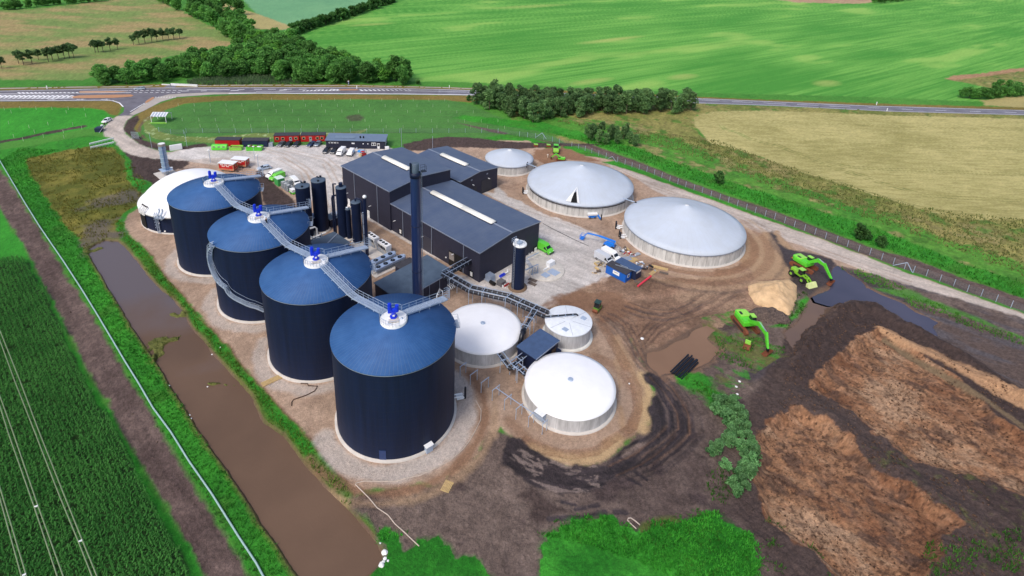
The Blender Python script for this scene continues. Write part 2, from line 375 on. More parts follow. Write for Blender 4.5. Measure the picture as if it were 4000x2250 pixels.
paint('verge', T(2,3,[(0,-110),(300,-30),(560,10),(750,55),(1000,155),(1300,265),(1600,385),(1850,475),(2100,565),(2350,655),(2576,745),(2976,900),(3376,1060),(3826,1230),(4276,1380),(4700,1540),(5150,1690),(5700,1860),(5700,1885),(5150,1712),(4426,1448),(3976,1300),(3576,1135),(3176,985),(2826,860),(2576,775),(2200,635),(1850,510),(1500,385),(1200,275),(900,180),(760,150),(560,80),(300,40),(0,0),(-300,-60)]), .5, .6)
# ---- pad of the plant (tan dirt), then gravel on it
PAD = O([(280,372),(330,385),(420,400),(560,392),(720,400),(975,380),(1100,362),(1240,352),(1330,355),(1400,385),(1500,395),(1560,405)])+T(2,3,[(900,180),(1200,270),(1500,380),(1850,505),(2200,630),(2576,770),(2826,855),(3176,980),(3576,1130),(3976,1295),(4426,1448),(5150,1710),(5700,1890)])+T(3,4,[(3200,700),(2574,420),(1800,150),(1440,0)])+O([(2000,640),(1960,590),(1900,610),(1900,700),(1870,745),(1700,760),(1560,800),(1600,880),(1640,960),(1640,1050),(1560,1130),(1450,1180),(1330,1150),(1260,1070)])+T(4,2,[(2280,90),(2240,230),(2060,330),(1950,420),(1900,500),(1790,545),(1650,525),(1250,595),(1080,605),(985,640),(950,560),(800,430),(690,290),(560,130),(460,0)])+T(3,2,[(430,1400),(300,1290),(130,1090),(0,960)])+T(3,1,[(2574,950),(2440,800),(2300,620),(2130,440),(1990,280),(1850,100),(1770,0)])+T(2,1,[(1700,1400),(1560,1200),(1430,1030),(1300,930),(1255,850),(1245,780),(1290,700),(1390,640),(1420,560),(1500,430),(1650,330),(1600,160),(1300,100)])
paint('pad', PAD, .6, .9)
band('rust', T(4,2,[(985,640),(950,560),(800,430),(690,290),(560,130),(460,0)])+T(3,2,[(300,1290),(130,1090),(0,960)])+T(3,1,[(2440,800),(2300,620),(2130,440),(1990,280),(1850,100),(1770,0)])+T(2,1,[(1700,1400),(1560,1200),(1430,1030)]), .9, .5, .7, t=.1, alpha=.75, claim=False)
# gate road and yard gravel
paint('track', T(1,1,[(1190,1165),(1120,1200),(1070,1260),(1028,1300),(1050,1370),(1150,1460),(1270,1545),(1400,1585),(1580,1605),(1900,1625),(2300,1680),(2574,1700),(2700,1600),(2100,1500),(1830,1500),(1700,1532),(1600,1520),(1480,1480),(1400,1449),(1270,1350),(1240,1290),(1280,1210),(1345,1160)]), .5, .4)
paint('gravel', T(2,1,[(1830,50),(2100,25),(2600,20),(3300,10),(3900,20),(4000,110),(3700,180),(3450,230),(3440,420),(3400,600),(3250,560),(3150,380),(2960,230),(2750,270),(2600,180),(2300,130),(1900,160),(1600,150)]), .8, 1)
paint('gravel', T(2,2,[(0,20),(700,20),(1300,60),(1000,140),(870,230),(880,400),(1000,600),(1120,730),(1300,800),(1560,980),(1800,1120),(2050,1270),(2300,1420),(2600,1500),(3200,1560),(3450,1380),(3600,1310),(3700,1210),(3740,1100),(3600,980),(3300,850),(2900,700),(2576,540),(2300,480),(2270,480),(2700,700),(2880,800),(2860,1000),(2300,1400),(1000,700),(760,760),(560,560),(400,470),(200,380),(120,330),(0,260)]), .8, 1)
paint('gravel', O([(1240,460),(1330,545),(1400,560),(1500,620),(1560,660),(1480,700),(1440,730),(1420,760),(1370,775),(1280,765),(1200,740),(1130,715),(1130,690),(1220,700),(1300,640),(1360,560),(1250,500)]), .8, 1)
paint('track', T(2,3,[(1250,350),(1000,240),(940,190),(1200,275),(1500,385),(1850,512),(2200,637),(2576,777),(2826,862),(3176,987),(3576,1137),(3976,1302),(4426,1455),(5150,1715),(5700,1900),(5700,2060),(5150,1868),(4376,1600),(4016,1448),(3576,1280),(3216,1150),(2926,1030),(2706,960),(2400,860),(2150,770),(1700,600),(1400,450)]), .6, .5)
sa2 = SA
ix = np.nonzero((cls == ci['track']) | (cls == ci['gravel']))[0]
v_ = fbm(gx[ix], gy[ix], 1.6, 71, 4, .7, R_(-30), 7); v2 = fbm(gx[ix], gy[ix], 2.2, 72, 4, .65, R_(20), 3)
col[ix] *= (.80+.42*np.clip((v_-.5)*1.8+.5, 0, 1))[:, None]*(.9+.22*v2)[:, None]
# round gravel turning area edge
g0 = G(2140, 985)
ix = np.nonzero((cls == ci['pad']))[0]
v_ = fbm(gx[ix], gy[ix], 4, 73, 5, .6); v2 = fbm(gx[ix], gy[ix], .9, 74, 3)
col[ix] *= (.72+.56*v_)[:, None]*(.84+.32*v2)[:, None]
# tread marks in the yard
for ln in ([(30,40),(300,120),(500,250),(640,420),(700,640)], [(0,150),(260,150),(480,280),(560,500)], [(700,200),(820,420),(790,700)], [(300,60),(700,150),(830,260)], [(1150,760),(1500,960),(1800,1150),(2200,1420)], [(1100,790),(1400,960),(1560,1060)]):
    ruts(T(2,2,ln), 1.9, .5, 'mudlight', .45, 0)
for ln in ([(1000,230),(1400,420),(1800,560),(2300,740),(2800,960),(3400,1180),(4000,1400)], [(300,330),(0,450),(-300,380)], [(100,640),(500,760),(850,900),(1050,1020),(1100,1200),(900,1400)]):
    ruts(T(2,3,ln), 2.0, .55, 'paddark', .35, 0)
# peat beds at the gate and beside the yard
paint('peat', T(2,1,[(1150,0),(1250,85),(1380,125),(1580,150),(1900,172),(1890,210),(1840,250),(1760,260),(1700,300),(1560,420),(1500,380),(1330,340),(1290,250),(1310,190)]), .5, .8)
paint('peat', T(1,1,[(1280,1210),(1380,1160),(1400,1200),(1350,1290),(1370,1350),(1450,1410),(1600,1449),(1790,1475),(2050,1440),(2100,1470),(1830,1505),(1760,1490),(1700,1520),(1600,1510),(1480,1475),(1400,1445),(1275,1350),(1245,1290)]), .5, .6)
paint('dirtpath', T(1,1,[(1480,1180),(1650,1110),(1660,1130),(1500,1200),(1420,1270),(1410,1330),(1480,1400),(1600,1449),(1560,1449),(1430,1380),(1385,1300),(1410,1240)]), .5, .5)
paint('peat', T(2,2,[(0,270),(60,280),(180,400),(300,500),(380,560),(420,700),(150,700),(80,600),(50,430),(0,330)]), .5, .5)
paint('peat', T(1,2,[(1480,1449),(1700,1400),(1950,1375),(2250,1390),(2400,1410),(2574,1430),(3574,1449),(2574,1500),(2000,1480),(1700,1520),(1500,1510)]), .6, .8, t=.7)
paint('paddark', T(2,3,[(240,60),(500,20),(700,110),(900,170),(700,170),(540,150),(400,210),(320,200),(200,130)]), 1, 1.5)
# ---- left: marsh, basin, tilled strip, corn
paint('verge', T(2,1,[(-1200,-500),(0,60),(300,20),(900,-90),(1130,-60),(1310,180),(1330,330),(1500,380),(1540,430),(1420,500),(1390,620),(1290,700),(1245,790),(1255,850),(1300,930),(1430,1030),(1560,1200),(1700,1400),(1780,1470)])+T(3,1,[(1850,100),(1990,280),(2130,440),(2300,620),(2440,800),(2574,950)])+T(3,2,[(0,960),(130,1090),(300,1290),(430,1400)])+T(4,2,[(560,130),(690,290),(800,430),(950,560),(985,660),(950,760),(1240,1040),(1250,1200),(1310,1290),(1200,1400),(1100,1700),(500,1900)])+T(4,1,[(2650,1600),(2500,1448),(2170,850),(1900,430),(1600,-20)])+T(3,1,[(1330,950),(1050,480),(760,0)])+T(2,1,[(480,1000),(250,600),(0,245),(-400,-200)]), .6, .8)
gidx = np.nonzero(cls == ci['verge'])[0]
k = np.clip((fbm(gx[gidx], gy[gidx], 5, 81, 4)-.55)*5, 0, 1)[:, None]*.45; col[gidx] = col[gidx]*(1-k)+k*np.array(lin((74,104,40)))
paint('olive', T(2,1,[(250,150),(600,80),(900,25),(1150,30),(1240,190),(1260,330),(1340,420),(1420,490),(1390,600),(1300,660),(1200,740),(1180,860),(1190,960),(1060,1000),(1040,1060),(880,1100),(790,960),(700,870),(600,720),(500,580),(400,420),(300,270)]), 1, 1.2)
ix = np.nonzero(cls == ci['olive'])[0]
k = np.clip((fbm(gx[ix], gy[ix], 7, 82, 5, .65)-.5)*3+.3, 0, 1)[:, None]; col[ix] = (1-k)*np.array(lin((92,98,36)))+k*np.array(lin((138,130,60)))
col[ix] *= (.72+.5*n_sm[ix])[:, None]
paint('shallows', T(2,1,[(780,890),(840,830),(1000,780),(1180,745),(1190,860),(1200,950),(1100,1000),(900,1090),(800,1000)]), 3, 4, alpha=.8)
paint('shallows', T(2,1,[(780,650),(900,580),(1030,530),(1200,480),(1310,450),(1420,490),(1380,570),(1240,600),(1000,640)]), 3, 4, alpha=.75)
BASIN = T(2,1,[(850,1060),(960,990),(1060,950),(1200,960),(1260,1010),(1400,1160),(1500,1300),(1640,1448)])+T(3,1,[(1640,0),(1760,90),(1850,200),(1950,380),(2050,490),(2150,620),(2300,790),(2430,930),(2574,1100)])+T(3,2,[(0,1130),(100,1330),(270,1449)])+T(4,2,[(290,0),(530,320),(800,600),(960,760),(1150,950),(1240,1080),(1290,1170),(1300,1250),(1230,1370),(1150,1448),(1000,1700),(600,1700),(400,1448),(200,1160),(0,880)])+T(4,1,[(2576,870),(2250,380),(1990,0)])+T(3,1,[(1840,1210),(1680,960),(1530,720),(1380,510),(1220,240),(1070,0)])
paint('mudpool', BASIN, .3, .3)
band('marsh', BASIN+BASIN[:1], .9, .4, .5, alpha=.6, claim=False)
height(BASIN, -1.6, 1.3, .3)
# reedy islands standing in the basin
for pl in (T(3,1,[(1420,540),(1560,440),(1700,480),(1850,440),(1830,520),(1700,560),(1680,650),(1560,720),(1640,760),(1600,830),(1520,720)]), T(3,1,[(1680,240),(1830,220),(1860,270),(1760,300)]), T(3,1,[(2060,930),(2250,880),(2400,960),(2300,1000),(2100,1000)]), T(2,1,[(860,1060),(1000,1010),(1060,1030),(930,1090)])):
    paint('marsh', pl, 1.5, 2.2, alpha=.9); height(pl, 1.38, 1.2, 1.6, noise=.3)
paint('tilled', T(2,1,[(-600,-600),(0,245),(250,600),(480,1000),(760,1448)])+T(3,1,[(1050,480),(1330,950),(1620,1449)])+T(4,1,[(1760,180),(1900,430),(2170,850),(2500,1448),(2650,1700),(2200,1700),(2040,1448),(1800,1000),(1500,480),(1210,0)])+T(3,1,[(1060,1150),(900,900),(640,380),(460,50)])+T(2,1,[(390,1350),(250,1050),(120,860),(0,660),(-500,0)]), .7, .9)
ix = np.nonzero(cls == ci['tilled'])[0]
ta = math.atan2((G(600,1700)-G(200,1000)).y, (G(600,1700)-G(200,1000)).x)
v_ = fbm(gx[ix], gy[ix], .7, 83, 3, .6, ta, 9); col[ix] *= (.7+.6*v_)[:, None]*(.8+.4*n_sm[ix])[:, None]
CORN = T(2,1,[(-900,1100),(0,1170),(180,1170),(280,1200),(390,1440)])+T(3,1,[(450,0),(500,200),(560,300),(650,480),(760,740),(870,960),(960,1130),(1080,1320),(1180,1449)])+T(4,1,[(1200,60),(1340,350),(1500,620),(1680,1000),(1850,1350),(1960,1600),(-200,2200),(-2200,1200)])
paint('leftfield', T(2,1,[(-1500,-200),(0,665),(120,865),(250,1055),(390,1350),(460,1448)])+T(3,1,[(640,380),(900,900),(1060,1150)])+T(4,1,[(1210,0),(1500,480),(1800,1000),(2040,1448),(2150,1650),(1700,1600)])+T(3,1,[(1000,1300),(600,500),(300,-100),(-1500,-800)]), .6, .9)
paint('corn_soil', CORN, .5, .8)
# ---- south-east: muddy ground, pools, excavation
SE = T(4,2,[(960,650),(985,640),(1080,605),(1250,595),(1650,525),(1790,545),(1900,500),(1950,420),(2060,330),(2240,230),(2280,90),(2340,0)])+T(4,3,[(0,60)])+O([(1330,1150),(1450,1180),(1560,1130),(1640,1050),(1640,960),(1600,880),(1560,800),(1700,760),(1870,745),(1900,700),(1900,610),(1960,590),(2000,640),(2100,665),(2576,800),(3300,1100),(3300,1700),(2576,1800),(1800,1800),(1000,1700),(940,1449),(962,1390),(940,1340),(885,1270)])
paint('peat_dry', SE, .8, 1.2)
paint('mud', O([(1360,790),(1420,745),(1480,720),(1560,690),(1700,700),(1780,700),(1900,640),(1960,600),(2000,640),(1995,690),(1985,735),(1960,770),(1900,800),(1850,800),(1800,830),(1830,880),(1760,940),(1700,960),(1640,950),(1600,880),(1560,820),(1500,780)]), 1.2, 2)
ix = np.nonzero(cls == ci['mud'])[0]
v_ = fbm(gx[ix], gy[ix], 2.5, 91, 5, .6, R_(20), 4); v2 = fbm(gx[ix], gy[ix], 9, 92, 3)
col[ix] *= (.62+.7*np.clip((v_-.5)*1.6+.5, 0, 1))[:, None]; k = np.clip((v2-.55)*6, 0, 1)[:, None]*.5; col[ix] = col[ix]*(1-k)+k*np.array(lin((176,148,122)))
t4c = X(-17.5, -37.6)
for c_q, r_, w_, n_, a_, q0, q1 in ((t4c,12.3,3.4,'gravel',.6,-150,50),(t4c,15.6,1.6,'paddark',.85,-140,40),(t4c,17.4,1.2,'mudlight',.6,-120,20),(X(-37.1,-13.2),10.2,3.0,'pad',.6,-170,100),(X(-37.1,-13.2),12.6,2.0,'paddark',.6,-150,60),(X(6.6,-37.7),12.0,2.6,'gravel',.5,-180,-60),(X(30.3,-37.6),12.0,2.6,'gravel',.5,-180,-60),(X(53.9,-37.5),12.0,2.6,'gravel',.5,-180,-60)):
    band(n_, [(c_q.x+r_*math.cos(R_(q_)), c_q.y+r_*math.sin(R_(q_))) for q_ in np.linspace(q0, q1, 36)], w_, 1.0, .8, alpha=a_, claim=False, world=True)
# churned ground west of the dark curve
paint('paddark', T(3,3,[(560,60),(800,40),(1100,60),(1300,200),(1050,330),(900,350),(780,260),(500,180),(300,180),(400,110)]), 1, 1.5, alpha=.8)
for ln, n, w in (([(900,300),(1050,430),(1200,620),(1280,740),(1400,860),(1550,1010),(1680,1200),(1740,1400)],'peat_wet',2.2), ([(1000,280),(1150,380),(1250,560),(1290,700)],'peat_wet',1.2), ([(1320,560),(1450,430),(1620,330),(1900,240),(2200,60)],'peat_wet',1.2), ([(1290,540),(1400,400),(1560,300),(1800,180),(2000,60)],'peat_wet',1.0), ([(1130,200),(1300,260),(1500,290),(1700,260),(1850,180)],'peat_wet',2.0)):
    for dk in (0, 14, -18, 30): ruts(T(3,3,[(x+dk*.9, y-dk*1.3) for x, y in ln]), 2.0, w*(.5 if dk == 0 else .25), n if dk in (0, 30) else 'paddark', .42, -.06)
# sandy bank round the front white tank and the dark haul curve
paint('mudlight', T(3,3,[(1010,480),(1090,470),(1150,640),(1270,820),(1350,960),(1400,1020),(1440,1040),(1390,1110),(1380,1290),(1330,1440),(1150,1449),(1230,1300),(1240,1000),(1180,860),(1080,700)])+T(4,3,[(1100,80),(1050,180),(1000,260),(900,330),(760,340),(600,340),(480,300),(400,230),(260,180),(0,60),(0,20),(200,150),(500,210),(800,200),(1000,100),(1140,0)]), .8, 1.0, t=.3)
band('sand', T(3,3,[(1290,860),(1350,960),(1390,1050),(1350,1150),(1370,1270),(1330,1430)]), 2.0, 1, 1, alpha=.8, claim=False)
band('sand', T(4,3,[(1080,60),(900,230),(700,280),(450,240),(200,160)]), 2.2, 1, .8, alpha=.7, claim=False)
for k_ in range(7):
    off = k_*.62-1.9
    P = [G(x, y) for x, y in T(3,3,[(880,330),(980,480),(1080,660),(1190,860),(1250,1000),(1270,1200),(1210,1400)])+T(4,3,[(1030,60),(850,190),(600,230),(350,190),(100,70)])]
    c0 = G(2228, 1560); P = [Vector((c0.x+(p.x-c0.x)*(1+off*.035), c0.y+(p.y-c0.y)*(1+off*.035), 0)) for p in P]
    band('paddark' if k_ % 2 else 'rust', P, .28, .3, .2, alpha=.5, claim=False, world=True, dz=-.05)
HAUL = T(3,3,[(1400,840),(1500,900),(1560,1000),(1700,1160),(1760,1290),(1760,1449)])+T(4,3,[(1740,0),(1640,110),(1500,230),(1350,330),(1150,430),(900,560),(700,630),(500,640),(300,590),(150,500),(0,380),(-120,330)])+T(4,3,[(-60,120),(0,30),(260,190),(400,290),(560,340),(760,340),(930,310),(1090,200),(1110,160),(1380,0)])+T(3,3,[(1400,1449),(1390,1200),(1400,1100),(1460,1060),(1350,960),(1300,860)])
paint('peat_wet', HAUL, .6, 1.0, t=.25)
paint('peat_dry', T(4,3,[(1100,250),(1110,200),(1250,120),(1385,80),(1350,130),(1220,220),(1140,270)]), .4, .3, t=.8, claim=False)
HP = [G(x, y) for x, y in T(3,3,[(1420,870),(1580,1030),(1720,1250),(1740,1430)])+T(4,3,[(1600,120),(1350,300),(1080,420),(800,500),(500,500),(250,400),(0,240)])]
c0 = G(2228, 1560)
hr = random.Random(3)
for k_ in range(12):
    s = 1+hr.uniform(-.13,.12); ox, oy = hr.uniform(-.9,.9), hr.uniform(-.9,.9); w0 = hr.uniform(-.05,.05)
    P = [Vector((c0.x+(p.x-c0.x)*(s+w0*i/7)+ox, c0.y+(p.y-c0.y)*(s+w0*i/7)+oy, 0)) for i, p in enumerate(HP)]; i0 = hr.randint(0, 3); i1 = hr.randint(5, 7)
    ruts(P[i0:i1], hr.uniform(1.2,2.1), hr.uniform(.22,.5), hr.choice(['peat_dry','peat_wet','peat_wet','paddark']), hr.uniform(.3,.6), -.08, world=True)
ix = np.nonzero(cls == ci['peat_wet'])[0]
rq = np.hypot(gx[ix]-c0.x, gy[ix]-c0.y); aq = np.arctan2(gy[ix]-c0.y, gx[ix]-c0.x); s1 = fbm(rq, aq*4.0, .8, 93, 4, .65); s2 = fbm(rq*1.3, aq*2.2, .8, 133, 4, .65)
col[ix] *= (.62+.76*np.clip((s2-.5)*2+.5, 0, 1))[:, None]
a = (np.clip((s1-.57)*12, 0, 1)*.6)[:, None]; wst = (gx[ix] < G(2330,1800).x)[:, None]; a = a*wst
col[ix] = col[ix]*(1-a)+a*np.array(lin((156,138,130)))
# dark damp blotches on the dry peat
ix = np.nonzero(cls == ci['peat_dry'])[0]
a = (np.clip((fbm(gx[ix], gy[ix], 5, 94, 5, .6)-.60)*10, 0, 1)*.65)[:, None]; col[ix] = col[ix]*(1-a)+a*np.array(lin((66,54,56)))
col[ix] *= (.80+.4*n_sm[ix])[:, None]
paint('peat', T(4,3,[(70,640),(200,560),(330,620),(460,740),(590,800),(400,820),(300,900),(200,850),(200,740)]), .8, .8, claim=False)
# trench marks
for ln in ([(1180,470),(1300,530)], [(1250,400),(1355,475)], [(640,775),(740,755)], [(780,745),(860,732)], [(1040,795),(1150,800)], [(380,870),(700,850),(940,800)], [(510,700),(640,730)]):
    band('peat_wet', T(4,3,ln), .8, .3, .3, claim=False, dz=-.1)
# east: muddy channel, flooded part, spoil banks
paint('mudpool', O([(1640,880),(1700,850),(1760,815),(1800,830),(1815,870),(1800,900),(1760,920),(1700,945),(1650,940),(1625,915)]), .8, .8)
POOL2 = T(3,3,[(1330,640),(1400,620),(1500,600),(1640,520),(1760,470),(1800,400),(1960,350),(2080,420),(2000,510),(2130,640),(2060,700),(1960,780),(1840,850),(1700,870),(1500,880),(1420,840),(1340,760)])
paint('mudpool', POOL2, .8, .8)
height(POOL2, -.7, 1.6, .6)
paint('peat_wet', O([(2000,690),(2080,665),(2200,700),(2330,780),(2370,850),(2300,850),(2250,810),(2120,770),(2060,800),(2010,880),(1980,930),(1900,960),(1850,950),(1960,890),(2000,830),(2040,760)]), 1, 1, t=.8)
paint('mudlight', O([(1870,600),(1955,580),(2010,640),(2090,668),(2070,700),(1990,705),(1900,705),(1860,650)]), 1, 1.5, t=.4)
paint('peat_wet', T(2,4,[(40,860),(110,980),(200,1060),(420,1100),(640,1160),(700,1210),(640,1448),(700,1500),(380,1500),(200,1448),(240,1280),(180,1160),(60,1040),(0,960)]), 1, 1.6, t=.6)
cb_ = X(-23.7, 58.1)
for r_, w_, n_, a_ in ((19.6,2.2,'paddark',.75),(21.6,1.3,'mudlight',.6),(23.4,2.4,'paddark',.5),(25.6,1.6,'mudlight',.5),(27.2,1.0,'peat_wet',.35)):
    band(n_, [(cb_.x+r_*math.cos(q_), cb_.y+r_*math.sin(q_)) for q_ in np.linspace(R_(-125), R_(25), 40)], w_, .8, .7, alpha=a_, claim=False, world=True)
POOL3 = T(3,4,[(420,60),(650,-10),(1010,-20),(1150,60),(1400,150),(1500,230),(1640,290),(1750,350),(1680,400),(1740,495),(1640,480),(1480,400),(1300,320),(1120,200),(1000,160),(840,150),(740,200),(640,300),(540,400),(420,450),(380,560),(310,680),(270,740),(130,740),(190,650),(200,560),(140,440),(290,310),(330,200)])
POOL3R = T(3,4,[(420,60),(520,0)])+T(2,4,[(640,1400),(640,1250),(700,1215),(820,1300),(940,1370)])+T(3,4,[(1010,-20),(1150,60),(1400,150),(1500,230),(1640,290),(1750,350),(1680,400),(1740,495),(1640,480),(1480,400),(1300,320),(1120,200),(1000,160),(840,150),(740,200),(600,190),(470,150)])
POOL3L = T(3,4,[(420,60),(470,150),(600,190),(740,200),(640,300),(540,400),(420,450),(380,560),(310,680),(270,740),(130,740),(190,650),(200,560),(140,440),(290,310),(330,200)])
paint('mudpool', POOL3, .8, .7)
paint('mudpool', POOL3R, .8, .7); height(POOL3, -.7, 1.4, .5); height(T(2,4,[(600,1448),(620,1230),(700,1200),(820,1290),(960,1375),(1020,1448)])+T(3,4,[(700,60),(560,40)]), -.6, 1.2, .5)
paint('grass', T(3,4,[(1060,0),(1400,10),(1860,200),(2100,300),(2400,420),(2900,640),(2900,700),(2400,440),(2000,300),(1500,140),(1200,50)]), 1, 1, alpha=.8)
paint('peat_dry', T(3,4,[(1250,110),(1600,180),(2000,330),(2400,470),(2900,720),(2900,1500),(2574,1250),(2200,900),(1800,560),(1740,495),(1690,400),(1760,350),(1500,220)]), 1, 1.5, t=.2)
ix = np.nonzero((cls == ci['peat_dry']) & (gx > G(3600,1300).x))[0]
a = (np.clip((fbm(gx[ix], gy[ix], 3, 95, 4, .6, R_(-35), 3)-.5)*6, 0, 1)*.5)[:, None]; col[ix] = col[ix]*(1-a)+a*np.array(lin((92,94,104)))
paint('peat', O([(1905,965),(2010,800),(2150,770),(2300,850),(2576,1010),(3300,1500),(3300,1800),(2000,1800),(1950,1449),(1860,1290),(1895,1240),(1905,1100),(1880,1030)]), 1.2, 2.0, t=.55, alpha=.9)
PIT1 = T(3,4,[(850,160),(1000,160),(1130,210),(1300,330),(1480,410),(1640,490),(1760,560),(2000,680),(2300,880),(2574,1100),(3300,1600),(3300,2900),(2574,2600),(2300,2450)])+T(4,4,[(2500,950),(2200,700),(1900,480),(1500,300),(1200,80),(900,-120)])+T(3,4,[(1000,1330),(760,1200),(500,1090),(430,1010),(300,980),(150,960),(100,880),(260,760),(330,620),(450,450),(600,380),(700,240)])
paint('peat', PIT1, .8, 1.3, t=.3)
PITA = T(3,4,[(1000,440),(1120,400),(1300,500),(1500,640),(1850,850),(2100,1050),(2300,1250),(2574,1460),(3100,1900),(2600,2100)])+T(4,4,[(2050,420),(1900,430),(1500,300),(1200,80),(1050,0)])+T(3,4,[(1100,1440),(900,1290),(760,1190),(700,1160),(560,1100),(450,1000),(440,930),(560,800),(640,680),(760,620),(850,530)])
paint('rust', PITA, .4, 1.3)
paint('rustpale', T(3,4,[(1060,400),(1150,395),(1300,470),(1500,570),(1660,620),(1850,730),(2020,800),(2200,900),(2400,1000),(2574,1080),(3100,1400),(3100,1500),(2574,1220),(2300,1080),(2050,920),(1830,800),(1640,710),(1450,615),(1300,540),(1150,455)]), .6, .8, t=.9)
band('dirtpath', T(3,4,[(1180,490),(1500,690),(1830,880),(2100,1060),(2400,1280),(2700,1480)]), 1.4, .5, .3, t=1)
for k_ in range(3): band('paddark', T(3,4,[(1500-k_*10,590+k_*22),(1850,760+k_*22),(2200,930+k_*30),(2600,1130+k_*34)]), .25, .2, .1, alpha=.5, claim=False)
PITB = T(4,4,[(-1000,-560),(-820,-640),(-400,-580),(0,-300),(300,-120),(700,130),(850,230),(1130,300),(1400,500),(1600,650),(1800,780),(1930,920),(1880,1020),(1760,1150),(1740,1250),(1640,1330),(1580,1448),(1500,1800),(900,1700),(700,1448),(450,1200),(250,1080),(0,880),(-180,760),(-350,600),(-330,300),(-200,100),(-420,-200)])
PITB = T(4,4,[(1930,920),(1880,1020),(1760,1150),(1740,1250),(1640,1330),(1580,1448),(1500,1800),(900,1700),(700,1448),(450,1200),(250,1080),(0,880)])+O([(1905,1235),(1895,1200),(1905,1150),(1900,1110),(1925,1070),(1960,1040),(2010,1020),(2080,1060),(2150,1120),(2200,1175),(2280,1215),(2350,1270)])
paint('rust', PITB, .4, 1.5)
for pm in (PITA, PITB):
    Pw = W(pm); ix = np.nonzero((cls == ci['rust']) & inside(gx, gy, Pw))[0]
    pa = R_(-36)
    n1 = fbm(gx[ix], gy[ix], 6, 96, 5, .66, pa, 1.5); n2 = fbm(gx[ix], gy[ix], 1.3, 97, 4, .65, pa, 2.0); n3 = fbm(gx[ix], gy[ix], 2.2, 98, 4, .6, pa, 1.4)
    c = np.array(lin((156,118,90)))[None, :]*np.ones((ix.size, 1))
    for a, rgb in ((np.clip((n1-.46)*5, 0, 1)*.7, (120,80,58)), (np.clip((n2-.5)*5, 0, 1)*.4, (176,140,114)), (np.clip((n3-.55)*9, 0, 1)*.7, (82,66,60)), (np.clip((.42-n1)*9, 0, 1)*.8, (176,146,120)), (np.clip((fbm(gx[ix], gy[ix], .5, 99, 3, .7)-.58)*9, 0, 1)*.7, (66,46,38))):
        c = c*(1-a[:, None])+a[:, None]*np.array(lin(rgb))
    col[ix] = c*(.78+.42*n_sm[ix][:, None])*np.array([1., .97, .93])
    height(pm, -1.3, 2.0, .8, noise=.4, nsc=2.6)
ridge(T(3,4,[(680,260),(860,190),(1040,190),(1250,320),(1480,440),(1760,600),(2100,800),(2574,1130)]), 3.4, 1.2, .5, 2.0)
ridge(T(3,4,[(680,260),(560,400),(430,520),(330,680),(200,860)]), 3.4, 1.2, .5, 2.0)
ridge(O([(2010,1000),(2100,1060),(2200,1150),(2300,1215),(2420,1300)]), 3.5, .9, .5, 2)
ridge(T(3,4,[(1120,420),(1500,610),(1900,800),(2300,1000),(2574,1130)]), 2.0, .7, .2, 2)
# spoil with weeds
for pl in (O([(1760,800),(1850,780),(1990,900),(1960,900),(1900,940),(1820,910),(1790,870)]), O([(1700,960),(1790,920),(1880,930),(1900,990),(1840,1010),(1780,1020),(1740,1000)])):
    Pw = W(pl); xs = [p.x for p in Pw]; ys = [p.y for p in Pw]
    ix = np.nonzero((gx > min(xs)) & (gx < max(xs)) & (gy > min(ys)) & (gy < max(ys)))[0]; ix = ix[inside(gx[ix], gy[ix], Pw)]
    blend('marsh', ix, np.clip((fbm(gx[ix], gy[ix], 2.6, 101, 5, .68, R_(-35), 2)-.47)*5, 0, 1)*.75); blend('verge', ix, np.clip((fbm(gx[ix], gy[ix], 1.8, 131, 5, .68, R_(-35), 2)-.55)*9, 0, 1)*.7)
paint('verge', T(3,3,[(1650,880),(1850,850),(1950,900),(2000,960),(2150,1050),(2280,1150),(2300,1210),(2150,1180),(2000,1150),(1900,1080),(1740,1020),(1660,950)]), 1.5, 2.2)
paint('verge', T(3,4,[(270,250),(300,130),(380,80),(425,110),(360,210),(300,300),(150,390),(20,390),(150,340)]), 1, 1)
ix = np.nonzero((cls == ci['peat_dry']) | (cls == ci['peat']))[0]; sel = (gy[ix] < 75) & (gx[ix] > 50); ix = ix[sel]
blend('marsh', ix, np.clip((fbm(gx[ix], gy[ix], 1.6, 103, 5, .7)-.56)*7, 0, 1)*.45, claim=False)
# bright meadow patches at the bottom
LUSH1 = T(4,3,[(300,1180),(340,1100),(420,1000),(600,880),(740,850),(850,825),(1000,870),(1080,960),(1180,960),(1290,1010),(1350,950),(1480,910),(1640,930),(1740,900),(1900,820),(2050,800),(2100,870),(2250,970),(2400,1020),(2460,1100),(2500,1200),(2500,1448),(2480,1900),(100,1900),(290,1448)])
paint('lush', LUSH1, 1.2, 1.8)
LUSH2 = T(4,2,[(1230,1000),(1290,980),(1310,1060),(1430,1020),(1450,1100),(1480,1200),(1600,1200),(1640,1100),(1720,1075),(1800,1100),(1950,1200),(1980,1290),(2200,1290),(2320,1350),(2380,1448),(2500,1900),(900,1900),(1150,1448),(1280,1340),(1310,1260),(1290,1150),(1240,1080)])
paint('lush', LUSH2, 1.2, 1.6)
paint('marsh', T(4,3,[(1300,920),(1500,850),(1640,850),(1700,900),(1560,930),(1420,930),(1300,1010)]), .8, .8)
ix = np.nonzero(cls == ci['lush'])[0]
k = np.clip((fbm(gx[ix], gy[ix], 6, 104, 4)-.5)*4+.4, 0, 1)[:, None]; col[ix] = (1-k)*np.array(lin((38,118,30)))+k*np.array(lin((62,152,46)))
